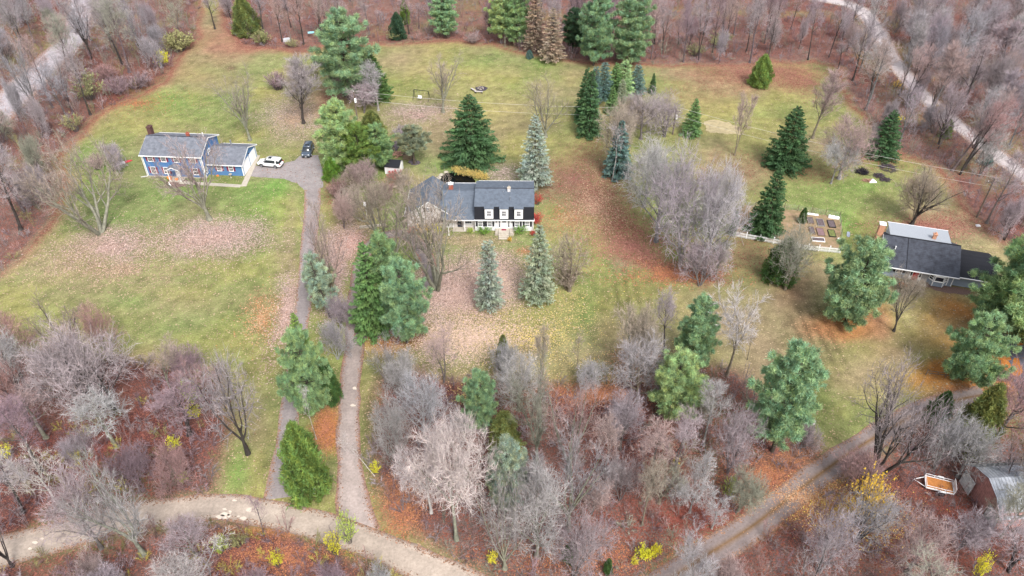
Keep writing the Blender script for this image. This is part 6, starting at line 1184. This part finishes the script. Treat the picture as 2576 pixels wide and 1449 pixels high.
T('N3', 1552, 440, 303, 66, 'blue', 'dark blue grey spruce behind bare branches', name='spruce_tree'); T('N2', 1738, 340, 248, 58, 'sprucel', 'dark green spruce beside the transformer pole'); T('X1', 1540, 455, 310, 60, 'LG', 'grey leaning bare tree at the foot of the blue grey spruce')
T('D1', 1650, 608, 352, 180, 'LG', 'tall grey oak on the near side of the great bare clump', bark='SL', rot=1.1); T('D2', 1712, 670, 345, 215, 'GL', 'largest silver grey tree in the great bare clump', rot=.2, bark='LG'); T('D1', 1770, 690, 400, 170, 'LG', 'grey tree at the lower end of the great bare clump', rot=4, bark='SL'); T('D2', 1785, 600, 390, 130, 'LG', 'grey tree on the garden side of the great bare clump', rot=2.5); T('D1', 1620, 520, 345, 150, 'LG', 'grey tree on the lawn side of the great bare clump', rot=3); T('S1', 1760, 720, 610, 140, 'GL', 'low tangled bush at the foot of the great bare clump'); T('S2', 1800, 690, 600, 80, 'GN', 'mossy bush at the garden side foot of the great bare clump')
T('C2', 1842, 590, 530, 22, 'cedard', 'small dark evergreen bush at the end of the picket fence')
T('C1', 1910, 216, 136, 60, 'cedar', 'egg shaped green juniper alone on the top lawn', rot=1); T('U2', 1848, 391, 228, 72, 'PK', 'slender upright bare tree on the open lawn', bark='TN'); T('N1', 1972, 420, 268, 122, 'spruce', 'broad dark spruce right of the slender upright tree', rot=1.5); T('U1', 2044, 348, 168, 100, 'PK', 'pinkish upright bare tree at the wood edge', bark='TN')
T('D1', 2110, 450, 285, 150, 'PK', 'round pink thorn tree by the black brush pile', bark='LG'); T('W1', 2090, 462, 340, 110, 'LG', 'pale crooked tree below the pink thorn tree'); T('N1', 2214, 394, 277, 92, 'spruce', 'deep green spruce by the wood edge', rot=2); T('S1', 2180, 385, 310, 50, 'LG', 'grey bush hugging the deep green spruce')
T('N2', 1922, 586, 418, 100, 'spruce', 'dark spruce inside the picket fenced garden'); T('V3', 2293, 566, 398, 162, 'TN', 'round headed bare tree behind the grey blue house', bark='BK'); T('S2', 2300, 560, 430, 120, 'TN', 'fine twigged bare tree mingled with the round headed one')
T('D2', 1975, 730, 555, 135, 'GN', 'dense mossy grey tree hiding part of the picket fence', bark='TN'); T('C1', 1958, 705, 600, 95, 'cedard', 'green cedar within the mossy grey tree'); T('C2', 2016, 560, 522, 22, 'cedard', 'tiny dark evergreen at the garden back fence')
T('P3', 2124, 815, 606, 202, 'pineb', 'broad blue green pine on orange needles before the grey blue house'); T('V3', 2248, 833, 682, 105, 'TN', 'small open bare tree on the front lawn of the grey blue house', bark='BK'); T('S1', 2285, 735, 690, 95, 'TN', 'low twiggy bush before the red door')
T('P3', 2572, 860, 545, 345, 'pinel', 'huge light green pine over the end of the grey blue house', rot=.5); T('P1', 2508, 850, 640, 225, 'pine', 'bluish pine beneath the huge light green one', rot=3); T('P3', 2420, 955, 792, 180, 'pineb', 'round blue green pine above the split rail fence', rot=1)
T('F5', 2415, 440, 225, 110, 'RD', 'leaning reddish multi trunk tree by the gravel road', bark='BK', lean=(.22, 0), rot=0); T('F1', 2395, 430, 200, 90, 'PK', 'pinkish leaning tree beside the reddish multi trunk one', lean=(.25, 0), rot=0); T('F2', 2345, 270, 110, 80, 'GL', 'black trunked bare tree at the gravel road side', bark='BK')
T('L3', 2255, 220, 202, 26, 'gold', 'golden leaved sapling in the upper wood'); T('L3', 2262, 305, 290, 30, 'yellow', 'yellow leaved sapling above the deep green spruce'); T('L3', 2440, 200, 180, 34, 'gold', 'golden leaved sapling beyond the gravel road'); T('L3', 2350, 290, 262, 34, 'gold', 'golden leaves on a sapling at the road side'); T('C2', 2290, 268, 240, 22, 'cedard', 'dark young spruce on the near verge of the gravel road'); T('C2', 2375, 345, 300, 32, 'cedar', 'green young cedar at the gravel road verge'); T('C2', 2410, 208, 175, 32, 'dark', 'dark cedar beyond the gravel road'); T('B2', 2482, 415, 390, 24, 'blue', 'young bluish spruce beside the leaning reddish tree')
# --- top wood evergreens
T('P4', 1120, 92, -25, 78, 'pineb', 'green pine in the top wood above the swing frame'); T('C1', 1002, 98, 30, 44, 'dark', 'dark cedar at the edge of the top wood'); T('P2', 1262, 108, -20, 78, 'pinel', 'yellow green pine at the edge of the top wood'); T('P4', 1300, 116, -40, 78, 'pine', 'green pine beside the yellow green one'); T('B1', 1345, 128, -40, 62, 'brown', 'brown dying spruce beside the green pines', name='spruce_tree'); T('B1', 1388, 155, 20, 70, 'brown', 'tan brown dead spruce at the lawn edge'); T('P2', 1440, 132, 20, 72, 'dark', 'dark pine behind the tall green pines')
T('P1', 1493, 165, -18, 112, 'pineb', 'tall blue green pine with drooping low boughs at the lawn edge'); T('P4', 1582, 165, -35, 112, 'pineb', 'tall green pine at the end of the evergreen row'); T('C1', 1020, 60, 0, 30, 'cedar', 'small green pine top in the upper wood', name='pine_tree')
T('L3', 1810, 120, 78, 70, 'khaki', 'pale olive shrub in the open top wood'); T('L3', 1750, 140, 108, 60, 'khaki', 'olive grey shrub at the top lawn edge'); T('K1', 1190, 108, 82, 50, 'PK', 'tan bare bush at the top lawn edge'); T('L3', 990, 100, 74, 44, 'khaki', 'olive shrub under the dark cedar')
# --- roadside evergreens between the drives
T('N2', 776, 955, 788, 88, 'cedar', 'dark olive spruce behind the two bright evergreens', name='spruce_tree'); T('P3', 790, 1035, 830, 152, 'pine', 'bright green white pine between the two drives'); T('C1', 781, 1240, 1062, 122, 'cedar', 'dense green cedar nearest the road between the two drives')
T('C2', 835, 1010, 900, 60, 'cedard', 'olive cedar behind the bright white pine'); T('X1', 796, 1105, 965, 34, 'WH', 'thin white birch above the dense green cedar'); T('X1', 942, 1197, 1088, 44, 'WH', 'leaning white dead tree on the verge of the mud drive', lean=(-.42, 0), rot=0)
# --- bottom left
T('A1', 624, 1142, 885, 170, 'GL', 'dark trunked bare tree between the thicket and the asphalt drive', bark='BK'); T('D2', 292, 1035, 790, 260, 'GL', 'wide lilac grey bare tree overlapping the left lawn', bark='BK', rot=1); T('D1', 210, 1040, 840, 190, 'GL', 'lilac bare tree beside the wide one', rot=2); T('V1', 80, 1070, 870, 170, 'RD', 'reddish bare tree at the lawn edge', bark='PU'); T('V1', 360, 1395, 1160, 240, 'LG', 'grey bare tree reaching across the dirt road', bark='GN', rot=2.0); T('D1', 255, 1380, 1180, 190, 'GL', 'grey bare tree on the lower side of the dirt road')
T('W2', 145, 1268, 1120, 150, 'WH', 'whitish crooked tree in the thicket above the dirt road'); T('V2', 32, 1425, 1230, 120, 'GL', 'bare tree at the bottom corner beside the dirt road', bark='BK'); T('L1', 490, 1010, 955, 62, 'lime', 'lime green leaved shrub in the thicket'); T('L3', 490, 1050, 1015, 48, 'yellow', 'yellow leaved sapling below the lime green shrub'); T('L3', 440, 1130, 1100, 44, 'yellow', 'yellow flecked shrub in the middle of the thicket'); T('L3', 465, 1215, 1188, 34, 'lime', 'lime shrub near the road bend'); T('L3', 20, 1150, 1118, 40, 'yellow', 'yellow flecked shrub at the far side of the thicket'); T('L3', 510, 960, 925, 60, 'khaki', 'olive shrub at the top of the thicket')
T('X1', 664, 1346, 1252, 58, 'PU', 'small dark bare sapling on the lower verge of the road'); T('L3', 880, 1365, 1285, 62, 'lime', 'pale green leaved sapling over the road junction'); T('L3', 845, 1395, 1335, 50, 'yellow', 'yellow green bush at the road junction'); T('L3', 700, 1425, 1385, 44, 'yellow', 'yellow shrub below the road'); T('L3', 600, 1375, 1340, 60, 'khaki', 'olive bush just below the road bend'); T('L3', 560, 1390, 1350, 50, 'lime', 'green bush below the road bend'); T('L3', 945, 1190, 1162, 34, 'yellow', 'yellow shrub at the foot of the leaning white tree')
T('X1', 505, 1448, 1330, 90, 'WH', 'white limbed tree leaning over the lower thicket', lean=(.5, 0), rot=0)
# --- bottom centre wood
T('W1', 1148, 1358, 1030, 285, 'WH', 'great white limbed sycamore in the lower wood', bark='GN', rot=.8); T('W1', 1085, 1290, 1080, 190, 'WH', 'smaller white limbed tree beside the great sycamore', rot=2.9); T('D1', 1075, 1120, 935, 170, 'LG', 'pale lilac grey tree at the corner of the lower wood', rot=1); T('D2', 1010, 1180, 980, 120, 'LG', 'grey white bushy tree by the mud drive side of the wood'); T('S1', 1030, 985, 890, 130, 'LG', 'pale twiggy bush at the top corner of the lower wood')
T('P2', 1213, 1095, 935, 100, 'pineb', 'green pine inside the lower wood', rot=1); T('C2', 1270, 1130, 1035, 90, 'olive', 'olive cedar beside the pine in the lower wood'); T('P2', 1273, 1300, 1105, 118, 'pinep', 'misty pale green pine in the heart of the lower wood'); T('C1', 1434, 1410, 1365, 44, 'cedard', 'small round dark green yew in the lower wood', name='cedar_tree'); T('C2', 1528, 1440, 1405, 26, 'cedard', 'little dark evergreen at the bottom edge')
T('V1', 1350, 1165, 905, 170, 'GN', 'mossy grey forked tree in the lower wood', bark='GN', rot=1); T('V2', 1430, 1185, 960, 190, 'PK', 'pinkish spreading tree in the lower wood', bark='GN', rot=2); T('V1', 1430, 1330, 1110, 220, 'LG', 'pale spreading tree in the heart of the lower wood', bark='GN'); T('D1', 1350, 1400, 1190, 210, 'LG', 'pale dense tree near the bottom edge', bark='GN'); T('V2', 1270, 1430, 1200, 170, 'LG', 'greenish grey bare tree near the road bend', bark='GN'); T('D2', 1440, 1460, 1290, 190, 'GL', 'low spreading grey tree at the bottom edge')
T('U2', 1362, 952, 818, 70, 'TN', 'twin stemmed bare tree with a few yellow leaves'); T('X1', 1452, 962, 835, 50, 'TN', 'single thin stem beside the twin stemmed tree'); T('C2', 1266, 930, 842, 40, 'olive', 'small pointed juniper at the upper edge of the lower wood'); T('S2', 1262, 965, 860, 90, 'LG', 'grey bush around the small pointed juniper'); T('F5', 1585, 950, 745, 130, 'TN', 'clump of mossy stems on the lawn edge', bark='GN'); T('S1', 1590, 960, 780, 130, 'TN', 'low twiggy growth round the mossy stems'); T('F3', 1668, 895, 720, 90, 'GL', 'dark trunked bare tree behind the dark green pine', bark='BK')
T('P4', 1735, 930, 745, 112, 'pineb', 'tall dark green pine in the lower wood edge', rot=1); T('P1', 1687, 1050, 893, 165, 'pinel', 'light green pine in front of the tall dark one', rot=2); T('W2', 1828, 945, 703, 175, 'WH', 'white twigged tree standing on the lawn edge', bark='TN'); T('P2', 1942, 1135, 872, 178, 'pineb', 'big green pine near the fuel tank', rot=.7); T('X1', 1880, 905, 835, 40, 'TN', 'small bare sapling on the lawn')
for a in (('D1', 1560, 1130, 985, 130, 'GL', 'lilac dense tree between the mossy stems and the light green pine'), ('F5', 1700, 1185, 1020, 130, 'GL', 'forked lilac tree directly below the light green pine'), ('F4', 1770, 1120, 960, 110, 'LG', 'pale tall tree below the white twigged tree'), ('D2', 1830, 1190, 1000, 150, 'GL', 'crooked trunked grey tree beside the big green pine'),
          ('F2', 1640, 1220, 1060, 120, 'PK', 'pinkish tall tree above the red leafy floor'), ('W1', 1735, 1290, 1170, 150, 'LG', 'pale crooked tree low on the red leafy floor'), ('W2', 1790, 1330, 1240, 110, 'LG', 'small white forked tree nearest the farm track'), ('S1', 1560, 1260, 1160, 120, 'GL', 'grey scrubby tree at the near side of the red leafy floor'),
          ('S2', 1850, 1290, 1180, 120, 'GN', 'mossy scrubby tree on the farm track bank'), ('F3', 1520, 1215, 1060, 110, 'PK', 'pinkish tall tree beside the pale spreading tree'), ('F1', 1615, 1320, 1150, 90, 'TN', 'slim tan tree standing alone on the red leafy floor'), ('S1', 2010, 1130, 1060, 90, 'GL', 'low grey bush tree before the fuel tank')): T(*a, 'bare trees of the lower middle wood')
for x, y, w, c in ((1620, 1403, 46, 'yellow'), (1648, 1400, 32, 'yellow')): T('L2', x, y, y - 26, w, c, 'bright yellow bush at the farm track mouth' + (', the larger of the pair' if w > 40 else ', the smaller of the pair'))
T('L3', 1595, 1420, 1400, 24, 'yellow', 'low yellow flecks of leaf beside the yellow bush pair'); T('L3', 1700, 1170, 1150, 22, 'yellow', 'yellow sprig in the middle of the red floored wood'); T('L3', 1830, 1250, 1200, 50, 'lime', 'olive green sapling near the farm track'); T('L3', 1240, 1420, 1385, 34, 'yellow', 'yellow flecked sapling near the road bend')
# --- bottom right
T('M2', 2205, 1195, 925, 270, 'GL', 'great dark trunked bare tree beside the farm track', bark='BK', rot=1.0); T('L3', 2160, 1320, 1185, 115, 'gold', 'golden leaved maple beside the farm track'); T('L3', 2185, 1270, 1200, 70, 'gold', 'smaller golden sapling behind the golden maple'); T('C1', 2425, 1130, 965, 110, 'olive', 'olive green cedar beneath the split rail fence'); T('C2', 2350, 1060, 985, 60, 'cedard', 'dark olive cedar at the track end'); T('D1', 2410, 1200, 1065, 150, 'LG', 'round grey bare tree before the olive green cedar'); T('D2', 2350, 1180, 1020, 110, 'LG', 'pale bare tree between the track and the trailer'); T('L3', 2448, 1460, 1385, 40, 'yellow', 'yellow green column of leaves at the bottom edge')
T('D1', 2280, 1440, 1310, 180, 'PK', 'pink grey dense tree at the bottom edge beside the golden maple'); T('D2', 2060, 1440, 1300, 170, 'GL', 'lilac grey dense tree below the farm track'); T('W1', 1730, 1500, 1375, 150, 'LG', 'pale blue grey tree at the mouth of the farm track')
T('V1', 2560, 1300, 1090, 150, 'TN', 'grey brown tree whose limbs cross the barn roof', bark='BK')

# ------------------------------------------------------------------ woodland trees: the 300 or so that show largest are things, the far rest one mass
PX0 = [(a, b, c) for a, b, c in PLACED]
CAND = []
def wood(poly, spacing, seed, keys, cols, hr, barks, wr, wid):
    X, Y, rng = scatter(poly, spacing, seed, .36)
    for x, y in zip(X, Y):
        if any((x - a) ** 2 + (y - b) ** 2 < (c * .75 + .8) ** 2 for a, b, c in PX0): continue
        k = keys[rng.integers(0, len(keys))]; c = cols[rng.integers(0, len(cols))]; h = rng.uniform(*hr); w = rng.uniform(*wr); bk = barks[rng.integers(0, len(barks))]
        if k[0] == 'S': h *= .55; w *= .8
        u, v = PX(x, y, h * .8)
        if v > 1500 or v < -30 or u < -60 or u > 2640: continue
        u2, v2 = PX(x, y, h * .62)
        if any(((u2 - a) ** 2 + (v2 - b) ** 2) < c * c for a, b, c in CLEAR): continue
        zf = y * cT + (CH - h / 2) * sT; CAND.append((h * w / zf ** 2, wid, k, c, h, w, bk, x, y, rng.uniform(-.05, .05), rng.uniform(-.05, .05)))
Wk = list(WOODS.values())
wood(Wk[0], 6.8, 201, ['F1', 'F2', 'F3', 'F4', 'F5', 'V1', 'S1'], ['GL', 'GL', 'GN', 'PK', 'SL'], (13, 19), ['BK', 'GL', 'PU'], (6, 9.5), 0)
wood(Wk[1], 5.6, 202, ['F1', 'F2', 'F3', 'F4', 'F5', 'F1', 'S2'], ['GL', 'PK', 'GL', 'PU'], (13, 18), ['BK', 'BK', 'PU'], (4.5, 6.5), 1)
wood(Wk[2], 6.4, 203, ['F1', 'F2', 'F4', 'F5', 'D1', 'U1', 'D2', 'S1'], ['GL', 'GL', 'SL', 'PK', 'LG'], (12, 18), ['BK', 'GL', 'SL'], (6, 9), 2)
wood(Wk[3], 6.0, 204, ['F2', 'D1', 'S1', 'S2', 'V2', 'S1', 'W2'], ['GL', 'PU', 'PK', 'RD', 'LG'], (8, 13), ['BK', 'GL', 'GN'], (5.5, 8.5), 3)
wood(Wk[4], 5.8, 205, ['S1', 'S2', 'D1', 'V2', 'S2'], ['GL', 'PK', 'LG', 'PU'], (6, 11), ['GL', 'GN'], (5.5, 8.5), 4)
wood(Wk[5], 9.0, 206, ['D1', 'S1', 'S2', 'F5', 'V2'], ['GL', 'LG', 'PK', 'GN'], (8, 12), ['GL', 'GN', 'TN'], (5.5, 8.5), 5)
wood(Wk[6], 6.2, 207, ['D1', 'S1', 'S2', 'V2', 'D2', 'F5'], ['GL', 'PK', 'LG', 'RD', 'GN'], (8, 13), ['GL', 'BK', 'GN'], (5.5, 8.5), 6)
CAND.sort(key=lambda q: -q[0])
NB = sum(1 for o in bpy.data.objects if o.name.startswith('bare_tree'))
KEEP = CAND[:max(0, 305 - NB)]
INFO = [('the blue house', 'blue house wood', (-66, 130)), ('the fire pit', 'top wood', G(1211, 223)), ('the transformer pole', 'gravel road wood', G(1692, 338)), ('the mailbox', 'upper roadside thicket', G(794, 1249)),
        ('the mailbox', 'lower roadside scrub', G(794, 1249)), ('the fuel tank', 'lower middle wood', G(2027, 1066)), ('the trailer', 'barn wood', G(2360, 1230))]
CW = dict(GL='lilac grey', GN='mossy grey', PK='pinkish', SL='slate grey', LG='pale grey', PU='purplish', RD='reddish'); FW = dict(F='tall stemmed', V='spreading', D='dense crowned', S='scrubby', U='narrow', W='crooked')
def ordinal(n):
    one = ['', 'first', 'second', 'third', 'fourth', 'fifth', 'sixth', 'seventh', 'eighth', 'ninth', 'tenth', 'eleventh', 'twelfth', 'thirteenth', 'fourteenth', 'fifteenth', 'sixteenth', 'seventeenth', 'eighteenth', 'nineteenth']
    if n < 20: return one[n]
    t, r = divmod(n, 10); return (['twentieth', 'thirtieth', 'fortieth'][t - 2] if r == 0 else ['twenty', 'thirty', 'forty'][t - 2] + '-' + one[r])
byk = {}
for q in KEEP: byk.setdefault((q[1], q[3], q[2][0]), []).append(q)
for (wid, c, f), L in byk.items():
    lm, where, (lx, ly) = INFO[wid]; L.sort(key=lambda q: (q[7] - lx) ** 2 + (q[8] - ly) ** 2)
    for i, q in enumerate(L):
        lab = '%s %s tree of the %s' % (CW[c], FW[f], where) if len(L) == 1 else '%s %s tree, %s %s, %s' % (CW[c], FW[f], (ordinal(i + 1) + ' nearest') if i else 'nearest', lm, where)
        if len(L) == 1: lab = 'the only ' + lab
        put(q[2], q[7], q[8], q[4], q[5], c, lab, 'bare trees in the ' + where, lean=(q[9], q[10]), bark=q[6])
mb_ = MB(); rng = np.random.default_rng(3)
for q in CAND[len(KEEP):]:
    p = FAR[rng.integers(0, 3)]; a = rng.uniform(0, 6.28); sx = q[5] / p['W']; sz = q[4] / p['H']; ca, sa = math.cos(a) * sx, math.sin(a) * sx; R_ = np.array([[ca, sa, 0], [-sa, ca, 0], [0, 0, sz]])
    for part, col_ in ((0, BK[q[6]]), (1, TC[q[3]])): V, Fc, cc = p['raw'][part]; mb_.add(V @ R_ + [q[7], q[8], 0], Fc, cc * np.array(col_))
o = bpy.data.objects.new('distant_woods', mb_.mesh('distant_woods', M_brush)); COL.objects.link(o); tag(o, 'far bare trees merging into a lilac grey mass behind the nearer ones', kind='stuff')
print('kept', len(KEEP), 'named', NB, 'mass', len(CAND) - len(KEEP)); print('objects', len(bpy.data.objects), 'tris', sum(len(m.polygons) for m in bpy.data.meshes))
